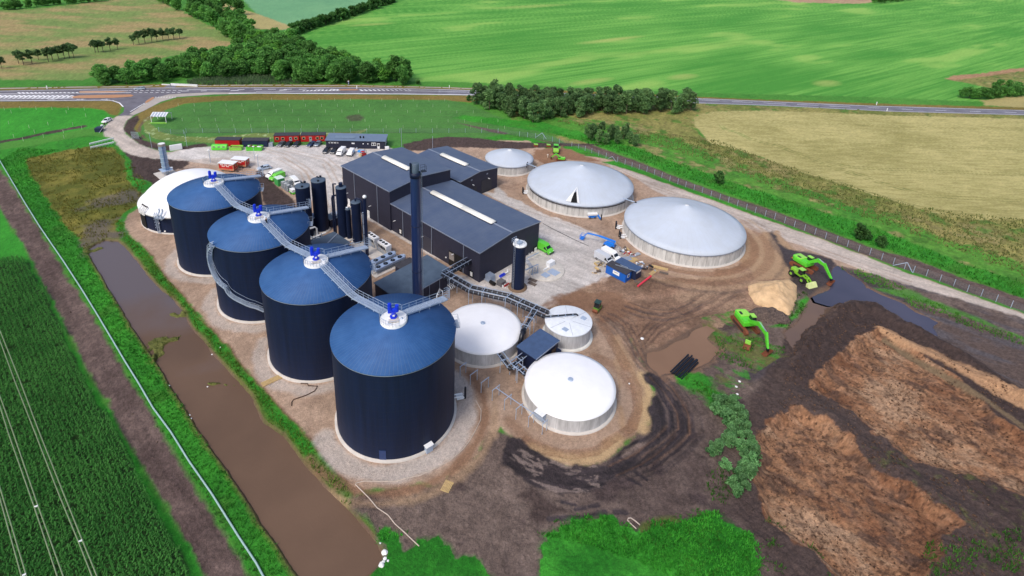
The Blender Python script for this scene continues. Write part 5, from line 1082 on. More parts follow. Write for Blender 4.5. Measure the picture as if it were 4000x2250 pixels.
# ================================================================ FAN COOLERS
def fan_unit(label, u0, u1, v0, v1, h, n, body, group):
    t = thing('fan_cooler', label, 'cooler', X((u0+u1)/2, (v0+v1)/2), SA, group); Lx, Ly = u1-u0, v1-v0
    return t, Lx, Ly
for label, u0, u1 in (('white upright three-fan cooler nearer the thin black stack', 29.9, 34.0), ('white upright three-fan cooler nearer the flat coolers', 24.7, 28.8)):
    t, Lx, Ly = fan_unit(label, u0, u1, -9.0, -7.4, 2.8, 3, 'white', 'white three-fan coolers')
    MB().box((0,0,2.5), (Lx,1.6,.6)).build('fan_housing', M['white'], t)
    e = MB(); e.hexa([(-Lx/2,-.35,.4),(-Lx/2+.5,-.35,.4),(-Lx/2+.5,.35,.4),(-Lx/2,.35,.4),(-Lx/2,-.78,2.2),(-Lx/2+.9,-.78,2.2),(-Lx/2+.9,.78,2.2),(-Lx/2,.78,2.2)]); e.build('end_panel', M['white'], t)
    MB().hexa([(-Lx/2+.9,-.2,.8),(Lx/2-.1,-.2,.8),(Lx/2-.1,.2,.8),(-Lx/2+.9,.2,.8),(-Lx/2+.9,-.7,2.2),(Lx/2-.1,-.7,2.2),(Lx/2-.1,.7,2.2),(-Lx/2+.9,.7,2.2)]).build('coil', mat('coil_dark', (40,44,54), .6, .2, .3, 6), t)
    for i in range(3): MB().cyl(((i-.85)*1.15+.1,0,2.8), ((i-.85)*1.15+.1,0,2.86), .43, n=20).build('fan', M['black'], t)
    fr = MB()
    for x in (-Lx/2+.1, -.6, .7, Lx/2-.1):
        fr.bar((x,.8,.1), (x,.8,2.2), .1); fr.bar((x,-.8,.1), (x,-.8,2.2), .1)
    fr.bar((-Lx/2,.85,.25), (Lx/2,.85,.25), .14); fr.bar((-Lx/2,-.85,.25), (Lx/2,-.85,.25), .14); fr.tube([(-Lx/2,.95,.7),(Lx/2,.95,1.1)], .1); fr.build('frame', M['galv'], t)
for label, u0, u1, v0, v1, n in (('flat pale-blue cooler with three black fans', 22.2, 23.8, -14.6, -8.0, 3), ('flat pale-blue cooler with four black fans, nearest the low annexe', 19.4, 20.9, -15.9, -7.1, 4)):
    t, Lx, Ly = fan_unit(label, u0, u1, v0, v1, 1.6, n, 'galv', 'flat fan coolers')
    MB().box((0,0,1.3), (1.6,Ly,.55)).build('casing', mat('cooler_blue_grey', (152,172,204), .4, .1, .08), t)
    for i in range(n):
        y = (i-(n-1)/2)*Ly/n*.98; f = MB().cyl((0,y,1.57), (0,y,1.68), .58, n=24).build('fan', M['black'], t); MB().cyl((0,y,1.68), (0,y,1.72), .1, n=10).build('fan_hub', M['galv'], f)
    lg = MB()
    for y in (-Ly/2+.3, 0, Ly/2-.3):
        for x in (-.65,.65): lg.bar((x,y,0), (x,y,1.05), .12)
    for x in (-.65,.65): lg.bar((x,-Ly/2+.2,1.0), (x,Ly/2-.2,1.0), .12)
    lg.build('frame', M['galv'], t)
    lp = MB(); lp.tube([(0,Ly/2,1.3),(0,Ly/2+.6,1.3),(-.1,Ly/2+.6,.5)], .14); lp.box((.2,-Ly/2-.3,1.3), (.9,.5,.4)); lp.build('header_pipe', M['galvp'], t)
for label, u0, u1, v0, v1 in (('concrete strip under the flat coolers', 18.6, 24.6, -16.6, -6.8), ('concrete strip under the white coolers', 24.8, 34.4, -12.4, -6.8)):
    MBo = MB().box((0,0,.05), (u1-u0, v1-v0, .12)).build('concrete_pad', M['slab'], None, X((u0+u1)/2, (v0+v1)/2), SA); MBo['kind'] = 'structure'
t = thing('hand_truck', 'black hand truck with lime gas bottles beside the flat coolers', 'trolley', X(16.9+1.4, -5.4), SA)
f = MB(); f.tube([(-.3,0,.2),(-.3,0,1.7),(-.15,0,1.95),(.15,0,1.95),(.3,0,1.7),(.3,0,.2)], .05, 6); f.box((0,-.2,.1), (.8,.6,.1)); f.build('frame', M['black'], t)
for x in (-.18,.2): MB().cyl((x,-.2,.15), (x,-.2,1.3), .15, n=12).build('gas_bottle', M['lime'], t)
t = thing('worker', 'person in red trousers and white top bending beside the flat coolers', 'person', X(17.6, -6.8), SA)
def person(t, top, legs, skin=(196,150,120), h=1.75, lean=0., hair=(40,30,24)):
    """one continuous skinned figure plus clothing, a few pixels tall"""
    me = bpy.data.meshes.new('body'); Z = h/1.75
    V = [(0,0,.95),(0,lean*.3,1.25),(0,lean*.8,1.45),(0,lean,1.55),(0,lean*1.1,1.68), (.1,0,.9),(.12,.02,.5),(.12,0,.06),(-.1,0,.9),(-.12,-.05,.5),(-.14,-.1,.06), (.2,lean*.8,1.42),(.27,lean*.9+.08,1.15),(.24,lean+.25,.98),(-.2,lean*.8,1.42),(-.27,lean*.9+.05,1.15),(-.24,lean+.2,.95),(.12,.13,.04),(-.14,.04,.04)]
    E_ = [(0,1),(1,2),(2,3),(3,4),(0,5),(5,6),(6,7),(0,8),(8,9),(9,10),(2,11),(11,12),(12,13),(2,14),(14,15),(15,16),(7,17),(10,18)]
    Rr = [.15,.15,.14,.065,.10,.09,.07,.05,.09,.07,.05,.06,.048,.038,.06,.048,.038,.045,.045]
    me.from_pydata([(x*Z,y*Z,z*Z) for x,y,z in V], E_, []); o = bpy.data.objects.new('body', me); COL.objects.link(o); o.parent = t
    md = o.modifiers.new('skin', 'SKIN'); sk = me.skin_vertices[0].data
    for i, r in enumerate(Rr): sk[i].radius = (r*Z, r*Z)
    sk[0].use_root = True; o.modifiers.new('sub', 'SUBSURF').levels = 1; me.materials.append(mat('skin_%d' % skin[0], skin, .6))
    c = MB(); c.cyl((0,lean*.1,.98*Z), (0,lean*.85,1.46*Z), .2*Z, .19*Z, n=12)
    for s in (-1, 1): c.cyl((.17*s,lean*.8,1.43*Z), (.275*s,lean*.9+.07,1.15*Z), .078*Z, .068*Z, n=8); c.cyl((.275*s,lean*.9+.07,1.15*Z), (.25*s,lean+.2,1.0*Z), .068*Z, .055*Z, n=8)
    c.build('jacket', mat('cloth_%d_%d' % (top[0], top[2]), top, .8), t)
    c = MB(); c.cyl((0,0,.86*Z), (0,lean*.1,1.02*Z), .17*Z, .19*Z, n=12); c.cyl((.1,0,.9*Z), (.12,.02,.1*Z), .105*Z, .08*Z, n=10); c.cyl((-.1,0,.9*Z), (-.14,-.08,.1*Z), .105*Z, .08*Z, n=10); c.build('trousers', mat('cloth_%d_%d' % (legs[0], legs[2]), legs, .8), t)
    MB().lathe([(.115*Z,0),(.12*Z,.05),(.09*Z,.1),(0,.125)], (0,lean*1.1,1.70*Z), n=12).build('hair', mat('hair_%d' % hair[0], hair, .8), t)
person(t, (236,226,214), (206,44,36), lean=.3)
t = thing('person', 'person in dark clothes standing on the gangway by the third tank', 'person', X(26.9, -37.55, AP-.62), SA); person(t, (24,28,38), (30,34,46))
gp = G(2140, 608); t = thing('person', 'person in white hooded coat standing in the yard near the small green digger', 'person', G(2139.5, 616), .4); person(t, (236,232,226), (214,196,176))
t = thing('person', 'person in dark jacket on the road edge beside the white car', 'person', G(410, 494), 2.); person(t, (50,40,38), (44,38,42))
t = thing('person', 'person in pale blue top at the roadside by the far trees', 'person', G(1362, 331), 0, ); person(t, (206,220,236), (120,150,196), h=2.6)

# ================================================================ PIPE BRIDGE
def pipe_rack(name, label, path, zs, rpipe, offs, group='black pipe bridges', half=.95, post_at=(), banding=1.5):
    """path = list of site (u, v); black pipes hung under a pale steel frame"""
    c = X(*path[0]); t = thing(name, label, 'pipe bridge', c, 0, group); pts = [X(u, v)-c for u, v in path]
    def off(i, d):
        a = pts[max(i-1,0)]; b = pts[min(i+1,len(pts)-1)]; dr = (b-a).normalized(); return pts[i]+Vector((-dr.y, dr.x, 0))*d
    for o_ in offs:
        ln = [off(i, o_)+Vector((0,0,zs[i])) for i in range(len(pts))]
        p = MB().tube(ln, rpipe, 14).build('black_pipe', M['black'], t)
        bd = MB()
        for a, b in zip(ln, ln[1:]):
            L_ = (b-a).length; n = int(L_/banding)
            for k in range(1, n+1): q = a.lerp(b, k/(n+.5)); d = (b-a).normalized(); bd.cyl(q-d*.03, q+d*.03, rpipe*1.05, n=14)
        if bd.v:
            bo = bd.build('pipe_clamps', M['galvp'], p)
    fr = MB()
    for s in (-1, 1):
        ln = [off(i, s*half)+Vector((0,0,zs[i]+.75)) for i in range(len(pts))]
        for a, b in zip(ln, ln[1:]): fr.bar(a, b, .10, .12)
    for (i, f) in post_at:
        j = min(i+1, len(pts)-1); q = pts[i].lerp(pts[j], f); z = zs[i]*(1-f)+zs[j]*f; dr = (pts[j]-pts[i] if j != i else pts[i]-pts[i-1]).normalized(); s = Vector((-dr.y, dr.x, 0))
        A_, B_ = q+s*(half+.45), q-s*(half+.45)
        fr.bar(A_+Vector((0,0,z+.62)), B_+Vector((0,0,z+.62)), .12, .14)
        for p in (A_, B_): fr.bar(p+Vector((0,0,z+.62)), p+Vector((0,0,0)), .12)
        for p, o2 in ((A_, -.5), (B_, .5)): fr.bar(p+Vector((0,0,z-.2)), p+s*o2+Vector((0,0,z+.6)), .07)
    fr.build('steel_frame', M['galvp'], t); return t
pipe_rack('pipe_bridge', 'short twin black pipes running from the long hall wall to the annexe corner', [(3.6, .2), (3.4,-8.2)], [4.4,4.4], .41, (-.42,.5), half=.75, banding=1.35)
pipe_rack('pipe_bridge', 'long twin black pipe bridge with two bends, from the annexe to the small white tank', [(3.6,-8.0),(.6,-7.9),(-5.0,-7.7),(-13.0,-3.9),(-22.6,-2.4)], [4.4,4.4,4.4,4.4,4.4], .41, (-.85,.85), half=.8, post_at=((1,.0),(2,.0),(2,.35),(3,0.),(3,.33),(3,.68)), banding=1.25)
pipe_rack('pipe_bridge', 'black pipe under crossed steel rails leading down to the small black pump house', [(-20.0,-3.0),(-21.0,-6.0),(-22.2,-9.3)], [4.2,4.1,4.0], .42, (0,), half=.55, post_at=((1,.0),(1,.7)))
e = MB(); c0_ = X(-22.2,-9.3); P_ = [X(-22.2,-9.3,4.0), X(-22.7,-10.4,3.8), X(-22.9,-10.9,3.0), X(-22.9,-11.0,.3)]
t = thing('pipe_bend', 'fat black pipe elbow dropping to the ground beside the pump house', 'pipe', X(-22.9,-11.0), 0); e.tube([p-t.location for p in P_], .46, 14); e.build('elbow', M['black'], t)
MB().cyl(P_[0]-t.location, P_[0]-t.location+(P_[1]-P_[0])*.3, .6, n=16).build('flange', M['black'], t)
t = thing('lid_pipe', 'thin black pipe lying across the lid of the small flat-topped tank', 'pipe', W2, 0)
a = G(*T(3,3,[(360,285)])[0], 4.3)-W2; b = G(*T(3,3,[(645,262)])[0], 4.3)-W2
MB().tube([a-(b-a).normalized()*1.2+Vector((0,0,.2)), a, b, b+(b-a).normalized()*.35-Vector((0,0,.25)), b+(b-a).normalized()*.4-Vector((0,0,.45))], .17, 10).build('pipe', M['black'], t)
bd = MB()
for k in range(4): q = a.lerp(b, .1+k*.26); bd.cyl(q-(b-a).normalized()*.06, q+(b-a).normalized()*.06, .21, n=12); bd.bar(q, q-Vector((0,0,.45)), .08)
bd.build('pipe_supports', M['galvp'], t)
# pipes west of the pump house, to the two domed tanks
C7 = lambda x, y, z: G(1920+x*.1553, 1180+y*.1553, z)
def px_rack(label, pts, r, rails=True):
    c = Vector((pts[0].x, pts[0].y, 0)); t = thing('pipe_bridge', label, 'pipe bridge', c, 0, 'black pipe bridges'); ln = [p-c for p in pts]
    p = MB().tube(ln, r, 14).build('black_pipe', M['black'], t); bd = MB(); fr = MB()
    for a, b in zip(ln, ln[1:]):
        n = max(1, int((b-a).length/1.3)); d = (b-a).normalized()
        for k in range(n): q = a.lerp(b, (k+.5)/n); bd.cyl(q-d*.05, q+d*.05, r*1.06, n=14)
        s = Vector((-d.y, d.x, 0))
        for sg in (-1, 1): fr.bar(a+s*sg*.6+Vector((0,0,.62)), b+s*sg*.6+Vector((0,0,.62)), .12)
        m_ = (a+b)/2; fr.bar(m_+s*.95+Vector((0,0,.55)), m_-s*.95+Vector((0,0,.55)), .12)
        for sg in (-1, 1): fr.bar(m_+s*sg*.95+Vector((0,0,.55)), Vector((m_.x, m_.y, 0))+s*sg*.95, .12)
    bd.build('pipe_clamps', M['galvp'], p); fr.build('steel_frame', M['galvp'], t); return t
a = G(*T(3,2,[(2445,665)])[0], 2.3); b = G(*T(3,2,[(2560,820)])[0], 2.3); c_b = G(*T(3,3,[(40,790)])[0], 2.3); d_b = G(*T(3,3,[(145,880)])[0], 2.3)
px_rack('black pipe running between the two white domed tanks', [a, b, c_b, d_b], .38)
a = G(*T(3,3,[(130,690)])[0], 2.2); px_rack('short black pipe entering the near side of the pump house', [a, G(*T(3,3,[(10,780)])[0], 2.2)], .38)
# bare support frames waiting for pipes
for i, (u, v0_, v1_) in enumerate(((-19.3,-24.1,-22.6),(-22.2,-24.2,-22.4),(-25.0,-24.1,-22.2),(-27.75,-24.0,-22.2),(-30.8,-24.0,-22.3),(-33.65,-24.1,-22.5),(-36.3,-23.8,-22.4),(-39.0,-23.3,-22.1))):
    t = thing('pipe_support', ['bare steel goalpost frame nearest the navy tank','bare steel goalpost frame, second from the navy tank','bare steel goalpost frame, third from the navy tank','bare steel goalpost frame, fourth, where the rail begins','bare steel goalpost frame, fifth, under the rail start','bare steel goalpost frame by the left flank of the front white tank','bare steel goalpost frame beside the grey control box','bare steel goalpost frame last in the row, nearest the camera'][i], 'support', X(u, v0_), SA, 'bare pipe support frames')
    w_ = -(v1_-v0_); f = MB(); f.bar((0,-.1-w_*-.0,0), (0,-.1,2.35), .09)
    f = MB(); f.bar((0,0,0), (0,0,2.35), .09); f.bar((0,w_,0), (0,w_,2.35), .09); f.bar((0,.15,2.38), (0,w_-.15,2.38), .12, .08); f.build('post_frame', M['galvp'], t)
t = thing('pipe_rail', 'long pale steel rail laid over the bare frames beside the front white tank', 'rail', X(-27.8,-23.2), SA)
MB().bar((0,0,2.5), (-11.3,-.5,2.5), .12, .1).build('rail', M['galvp'], t)

# concrete circle with fittings beyond the silo
cc = G(*cb(1150,1000)); t = thing('concrete_disc', 'round concrete slab littered with pipes and panels beyond the silo', 'slab', (cc.x, cc.y, 0), SA)
MB().lathe([(4.9,-.1),(4.9,.22),(4.8,.26),(0,.28)], n=72).build('slab', mat('pale_slab', (200,194,186), .85, 0, .16, 1.2, .1, 6), t)
bx = lambda px, z, sz, nm, m_, rz=SA: MB().box(tuple(G(*px, z))[:2]+(z,), sz, rz).build(nm, m_)
wh = MB(); g_ = G(*cb(1290,830), .9); 
Rm = Matrix.Rotation(-SA, 3, 'Z')
def loc(px, z): return Rm @ (G(*px, z)-Vector((cc.x, cc.y, 0)))
q = loc(cb(1290,830), .9); MB().box(q, (1.2,2.2,1.3)).build('white_box', M['white'], t)
q = loc(cb(1180,955), .4); MB().bar(q-Vector((0,1,0)), q+Vector((0,1,0)), .3).build('white_beam', M['white'], t)
q = loc(cb(1170,1120), .35); MB().box(q, (1.8,1.8,.1)).build('pale_plate', M['galvp'], t)
q = loc(cb(1370,1050), .35); MB().box(q, (2.6,2.2,.08)).build('pale_plate', M['galvp'], t)
bz = lambda : None
t = thing('small_pipe_rack', 'pale steel pipe rack between the silo and the round slab', 'pipework', (cc.x, cc.y, 0), SA)
rk = MB(); pA, pB, pC = loc(cb(680,700), 2.2), loc(cb(850,910), 2.2), loc(cb(980,850), 2.2)
for o_ in (0, .4, .8): rk.bar(pA+Vector((0,o_,0)), pB+Vector((0,o_,0)), .12)
rk.bar(pB, pC, .16); rk.bar(loc(cb(655,995), 1.6), loc(cb(840,915), 1.6), .25)
for p in (pB, pC, pB+Vector((.6,.4,0))): rk.bar(p, Vector((p.x, p.y, .2)), .12)
rk.build('steel_frame', M['galvp'], t)
vl = MB()
for x, y in ((900,1050),(960,1040),(830,1080)): p = loc(cb(x, y), .6); vl.cyl(p-Vector((0,0,.5)), p+Vector((0,0,1.3)), .14); vl.cyl(p-Vector((0,0,.45)), p-Vector((0,0,.1)), .3)
vl.build('valves', M['galv'], t)
p0 = G(*cb(690,705), 1.2); p1 = G(*cb(990,560), 1.2); t = thing('handrail', 'pale handrail pipe along the end wall of the long hall', 'railing', (p0.x, p0.y, 0), 0)
MB().bar(Vector((0,0,1.2)), p1-Vector((p0.x,p0.y,0)), .18).build('rail', M['galvp'], t)
# equipment by the hall corner
C6 = lambda x, y: (1720+x*.1553, 980+y*.1553)
def clutter(label, cat, name, px, parts, rz=SA, group=None):
    g = G(*px); t = thing(name, label, cat, g, rz, group)
    for nm, kind, a, m_ in parts:
        b = MB()
        if kind == 'box': b.box(*a)
        elif kind == 'cyl': b.cyl(*a)
        elif kind == 'tube': b.tube(*a)
        elif kind == 'bar': b.bar(*a)
        b.build(nm, M[m_] if isinstance(m_, str) else m_, t)
    return t
t = clutter('pale slatted heat exchanger on a skid at the corner of the long hall', 'machine', 'heat_exchanger', C6(1240,740), [('skid','box',((0,0,.2),(2.6,1.8,.3)),'galv'),('motor','cyl',((1.3,.6,.9),(2.2,.6,.9),.35),'black')])
for i in range(8): MB().box((-.9+i*.24,-.1,1.0), (.12,1.7,1.4)).build('slat', M['galvp'], t)
clutter('blue and white pump set along the hall gable', 'machine', 'pump_set', C6(1560,650), [('blue_pump','box',((0,0,.4),(.6,1.7,.5)),'blue'),('base','box',((.1,.2,.1),(1.2,4.4,.15)),'slab'),('white_pipe','tube',([(0,-1,.5),(0,-2,.5),(.4,-2.2,.9)],.16),'white')])
clutter('grey crate with white cans beside the heat exchanger', 'crate', 'equipment_crate', C6(1530,850), [('crate','box',((0,0,.6),(1.6,1.6,1.2)),mat('grey_tarp',(96,96,100),.8)),('can','cyl',((-.9,.4,0),(-.9,.4,.5),.2),'white'),('can','cyl',((-.9,-.4,0),(-.9,-.4,.5),.2),'white')])
clutter('black oil tank lying beside the grey crate', 'tank', 'oil_tank', C6(1310,850), [('drum','cyl',((-.8,0,.5),(.8,0,.5),.45),'blk'),('saddle','box',((0,0,.15),(1.0,.7,.3)),'dkwood')])
clutter('red barrier lying next to the silo foot', 'barrier', 'red_barrier', C6(1665,900), [('board','box',((0,0,.5),(.12,1.7,.5)),'red'),('foot','box',((0,.6,.12),(.6,.12,.24)),'white'),('foot','box',((0,-.6,.12),(.6,.12,.24)),'white')], SA)
# ================================================================ VEHICLES
def wheel(t, x, y, r, w=.22, name='wheel'):
    o = MB().cyl((0,-w/2,0), (0,w/2,0), r, n=16).build(name, M['tyre'], t, (x,y,r))
    MB().cyl((0,-w/2-.012,0), (0,w/2+.012,0), r*.55, n=12).build('rim', M['rim'], o); return o
def profile_body(mb, prof, wb, wt, zt):
    """extrude a side profile (x, z) across the width, narrowing above the waist zt"""
    n = len(prof); zmax = max(z for x, z in prof)
    def hw(z): return wb/2 if z <= zt else wb/2-(wb-wt)/2*(z-zt)/(zmax-zt)
    P = [(x, -hw(z), z) for x, z in prof]+[(x, hw(z), z) for x, z in prof]
    mb.add(P, [tuple(range(n)), tuple(range(2*n-1, n-1, -1))]+[(i, (i+1) % n, n+(i+1) % n, n+i) for i in range(n)])
def bevel(o, w=.05):
    m_ = o.modifiers.new('bevel', 'BEVEL'); m_.width = w; m_.segments = 2; m_.limit_method = 'ANGLE'; return o
def car(label, px0, px1, rgb, L=4.4, cat='car', group=None, kind='hatch', z0=0):
    """px0 = ground point under the rear, px1 = under the front"""
    a, b = G(*px0), G(*px1); c = (a+b)/2; t = thing('parked_car' if kind != 'moving' else 'moving_car', label, cat, (c.x, c.y, z0), yaw(a, b), group)
    paint_ = mat('car_paint_%d_%d_%d' % rgb, rgb, .28, .15, .05, 2, coat=.6); h = L/2
    p = MB(); profile_body(p, [(-h,.32),(-h,.72),(-h+.15,.95),(h-1.35,.98),(h-.2,.80),(h,.62),(h,.32),(h-.3,.24),(-h+.3,.24)], 1.78, 1.7, .6)
    bevel(p.build('body', paint_, t), .06)
    g = MB(); back = -h+.28; g.hexa([(back,-.80,.93),(h-1.15,-.80,.93),(h-1.15,.80,.93),(back,.80,.93),(back+.42,-.62,1.40),(h-2.05,-.62,1.40),(h-2.05,.62,1.40),(back+.42,.62,1.40)])
    g.build('windows', M['glass'], t)
    r = MB(); r.hexa([(back+.38,-.66,1.385),(h-2.0,-.66,1.385),(h-2.0,.66,1.385),(back+.38,.66,1.385),(back+.5,-.58,1.46),(h-2.15,-.58,1.46),(h-2.15,.58,1.46),(back+.5,.58,1.46)])
    for x0, x1, s in [(back, back+.42, s) for s in (-1,1)]+[(h-1.15, h-2.05, s) for s in (-1,1)]: r.bar((x0, .80*s, .95), (x1, .64*s, 1.4), .09)
    for s in (-1, 1): r.bar(((back+h-1.15)/2, .81*s, .95), ((back+h-2.05)/2, .65*s, 1.4), .08)
    r.build('roof', paint_, t)
    for x in (-h+.8, h-.85):
        for y in (-.78, .78): wheel(t, x, y, .31)
    for y in (-.62, .62):
        MB().box((h-.02, y, .66), (.1,.36,.15)).build('headlight', M['white'], t); MB().box((-h+.01, y, .74), (.08,.3,.2)).build('tail_light', M['red'], t)
    MB().box((h+.01, 0, .45), (.04,.5,.12)).build('number_plate', M['white'], t); return t
def van(label, px0, px1, rgb, L=5.6, H=2.4, high=True, group=None, text=None):
    a, b = G(*px0), G(*px1); c = (a+b)/2; t = thing('parked_van', label, 'van', (c.x, c.y, 0), yaw(a, b), group)
    pm = mat('van_paint_%d_%d_%d' % rgb, rgb, .32, 0, .05, 2, coat=.4); h = L/2
    p = MB(); profile_body(p, [(-h,.38),(-h,H-.15),(-h+.15,H),(h-2.05,H),(h-1.75,H-.12),(h-.95,1.42),(h-.12,1.08),(h,.85),(h,.35),(h-.4,.28),(-h+.4,.28)], 1.95, 1.72, 1.1)
    bevel(p.build('body', pm, t), .08)
    zt, xt = H-.28, h-1.72
    MB().hexa([(h-1.02,-.80,1.44),(h-.93,-.80,1.44),(h-.93,.80,1.44),(h-1.02,.80,1.44),(xt+.02,-.70,zt),(xt+.11,-.70,zt),(xt+.11,.70,zt),(xt+.02,.70,zt)]).build('windscreen', M['glass'], t)
    for s in (-1, 1):
        MB().hexa([(h-2.05,s*.955,1.2),(h-1.12,s*.955,1.2),(h-1.12,s*.985,1.2),(h-2.05,s*.985,1.2),(h-2.0,s*.88,1.85),(h-1.55,s*.88,1.85),(h-1.55,s*.91,1.85),(h-2.0,s*.91,1.85)]).build('side_window', M['glass'], t)
        MB().box((h-.95, s*1.08, 1.3), (.12,.2,.28)).build('mirror', M['black'], t)
        MB().box((-.4, s*.985, .55), (L*.55,.03,.12)).build('side_strip', M['black'], t)
    MB().box((h+.0, 0, .48), (.14,1.8,.3)).build('front_bumper', M['black'], t); MB().box((-h-.0, 0, .42), (.14,1.8,.22)).build('rear_bumper', M['black'], t)
    for s in (-.7, .7): MB().box((h-.06, s, .92), (.12,.35,.22)).build('headlight', M['white'], t)
    for x in (-h+1.0, h-.95):
        for y in (-.86, .86): wheel(t, x, y, .34, .24)
    for s in (-1, 1): MB().box((-h-.0, s*.8, 1.3), (.06,.14,.7)).build('tail_light', M['red'], t)
    return t
K1 = lambda x, y: (820+x*.1553, 500+y*.1553)
K2 = lambda x, y: (1220+x*.1553, 500+y*.1553)
K3 = lambda x, y: (1000+x*.1553, 640+y*.1553)
K8 = lambda x, y: (1950+x*.1553, 900+y*.1553)
K9 = lambda x, y: (2280+x*.1553, 900+y*.1553)
gcar = 'cars parked in front of the red cabins and office'
for lb, a, b, rgb in (
  ('grey car, leftmost of the row in front of the red cabins', (1860,400), (1745,480), (92,94,98)),
  ('black car in the middle in front of the first red cabin', (2040,400), (1925,490), (16,17,20)),
  ('black saloon third from the left, right of its black neighbour', (2240,395), (2135,485), (20,22,28)),
  ('dark blue car with white front between the two red cabins', (2630,410), (2500,475), (34,52,88))):
    car(lb, K1(*a), K1(*b), rgb, 4.3, group=gcar)
for lb, a, b, rgb in (
  ('silver grey car next to the dark office wall', (190,390), (100,470), (110,124,138)),
  ('black car at the left corner of the dark office', (400,560), (315,640), (18,24,34)),
  ('black car between another black car and a tall white van', (600,570), (510,655), (22,24,28))):
    car(lb, K2(*a), K2(*b), rgb, 4.3, group=gcar)
van('tall white van parked rear towards the yard by the dark office', K2(790,600), K2(670,710), (238,240,242), 5.2, 2.2, group='white vans')
van('lower white van beside the tall one in front of the dark office', K2(1010,615), K2(930,715), (240,240,240), 4.6, 1.85, group='white vans')
car('silver estate car at the edge of the dark soil bed by the yard', K3(320,115), K3(95,165), (186,200,216), 4.4)
van('white van nose to nose with the green van beside the soil bed', K3(600,270), K3(320,375), (240,241,240), 5.4, 2.2, group='white vans')
van('lime green van half hidden behind the green container and white van', K3(670,330), K3(400,440), (112,206,58), 5.2, 2.0, group='green vans')
van('white van beside the stack of wire cages, behind the navy columns', K3(900,440), K3(1080,600), (238,240,240), 5.2, 2.3, group='white vans')
van('bright lime green high-roof van parked by the end wall of the long hall', K8(960,420), K8(1280,590), (98,208,56), 5.6, 2.4, group='green vans')
van('silver grey van nearest the blue container', K9(330,680), K9(690,880), (196,200,208), 5.6, 2.3, group='white vans')
van('pure white van behind the silver one, by the blue container', K9(500,600), K9(860,800), (242,243,245), 5.6, 2.4, group='white vans')
car('white car parked on the verge at the bend of the entrance road', (433,468), (403,484), (240,242,244), 4.5)
t = car('silver car driving along the highway past the junction', (562,350), (532,351), (176,190,206), 4.6, kind='moving', z0=.05)
# stretch tiny highway car to its real size is unnecessary; small red loader near the office
def machine(name, label, cat, px, rz, group=None): g = G(*px); return thing(name, label, cat, (g.x, g.y, gh(g.x, g.y)), rz, group)
t = machine('forklift', 'small red forklift with a wooden pallet behind the tallest black hall', 'forklift', K2(1280,720), R_(50))
bevel(MB().box((0,0,.85), (2.0,1.2,.9)).build('body', M['red'], t)); MB().box((-.1,0,2.05), (1.2,1.15,.08)).build('cab_roof', M['red'], t)
f = MB(); [f.bar((x,y,1.2), (x,y,2.05), .08) for x in (-.65,.45) for y in (-.5,.5)]; f.build('cab_frame', M['black'], t)
f = MB(); [f.bar((1.1,y,.1), (1.1,y,2.4), .1) for y in (-.4,.4)]; [f.bar((1.1,y,.2), (2.2,y,.2), .1, .05) for y in (-.35,.35)]; f.build('mast', M['black'], t)
for x in (-.7,.7):
    for y in (-.6,.6): wheel(t, x, y, .32, .25)
MB().box((0,0,0), (.7,1.2,.9)).build('counterweight', M['cream'], t, (-1.1,0,.9))
g = G(*K2(1220,590)); t = thing('blue_sheet', 'crumpled bright blue sheet on the gravel beside the red forklift', 'tarpaulin', g, .3)
P = [(math.cos(a)*1.5*(.7+.3*random.random()), math.sin(a)*1.3*(.7+.3*random.random())) for a in np.linspace(0, 6.28, 12, endpoint=False)]; MB().prism(P, .02, .3).build('sheet', mat('sky_blue_sheet', (60,150,226), .6, 0, .2, 2, .5, 3), t)
MB().box((.3,-.4,.4), (.9,.7,.3), .4).build('folded_part', mat('pale_sheet', (176,200,214), .6), t)

# ---- site cabins and containers
def cabin(label, p0, p1, z, D, H, body, roof, name='site_cabin', cat='cabin', group=None, wins=(), door=None, over=.15, extras=None, slope=.0, rails=False):
    """front-left and front-right ground pixels, depth D away from the viewer"""
    a, b = G(*p0), G(*p1); L_ = (b-a).length; t = thing(name, label, cat, a, yaw(a, b), group)
    MB().hexa([(0,0,.1),(L_,0,.1),(L_,D,.1),(0,D,.1),(0,0,H),(L_,0,H),(L_,D,H+slope),(0,D,H+slope)]).build('walls', M[body] if isinstance(body, str) else body, t)
    o = over; MB().hexa([(-o,-o,H+.01),(L_+o,-o,H+.01),(L_+o,D+o,H+slope+.01),(-o,D+o,H+slope+.01),(-o,-o,H+.13),(L_+o,-o,H+.13),(L_+o,D+o,H+slope+.13),(-o,D+o,H+slope+.13)]).build('roof', M[roof] if isinstance(roof, str) else roof, t)
    for fx_ in wins:
        w_ = MB().box((fx_*L_, -.02, H*.58), (1.15,.08,1.0)).build('window', M['cream'], t); MB().box((fx_*L_, -.05, H*.58), (.85,.08,.72)).build('pane', M['glass'], w_)
    if door is not None:
        d_ = MB().box((door*L_, -.02, 1.1), (1.0,.08,2.0)).build('door', mat('door_grey_light', (160,160,164), .5), t); MB().box((door*L_, -.05, 1.5), (.4,.08,.5)).build('pane', M['glass'], d_)
    return t, L_, D, H
cabin('red container with dark roof behind the lime skips', K1(140,462), K1(752,468), 0, 3.0, 2.5, mat('red_container', (178,20,30), .5, 0, .08), 'felt', 'storage_container', 'container')
t, L_, D_, H_ = cabin('dark blue container with dark roof next to the red one', K1(822,482), K1(1456,482), 0, 3.0, 2.5, 'navyc', 'felt', 'storage_container', 'container')
MB().box((L_+1.0,.8,.8), (1.4,1.2,1.5)).build('gas_box', M['galv'], t)
cabin('red cabin with four cream-framed windows behind the parked cars', K1(1622,365), K1(2250,348), 0, 3.2, 2.6, 'red', 'felt', wins=(.12,.35,.87), door=.66, group='red site cabins')
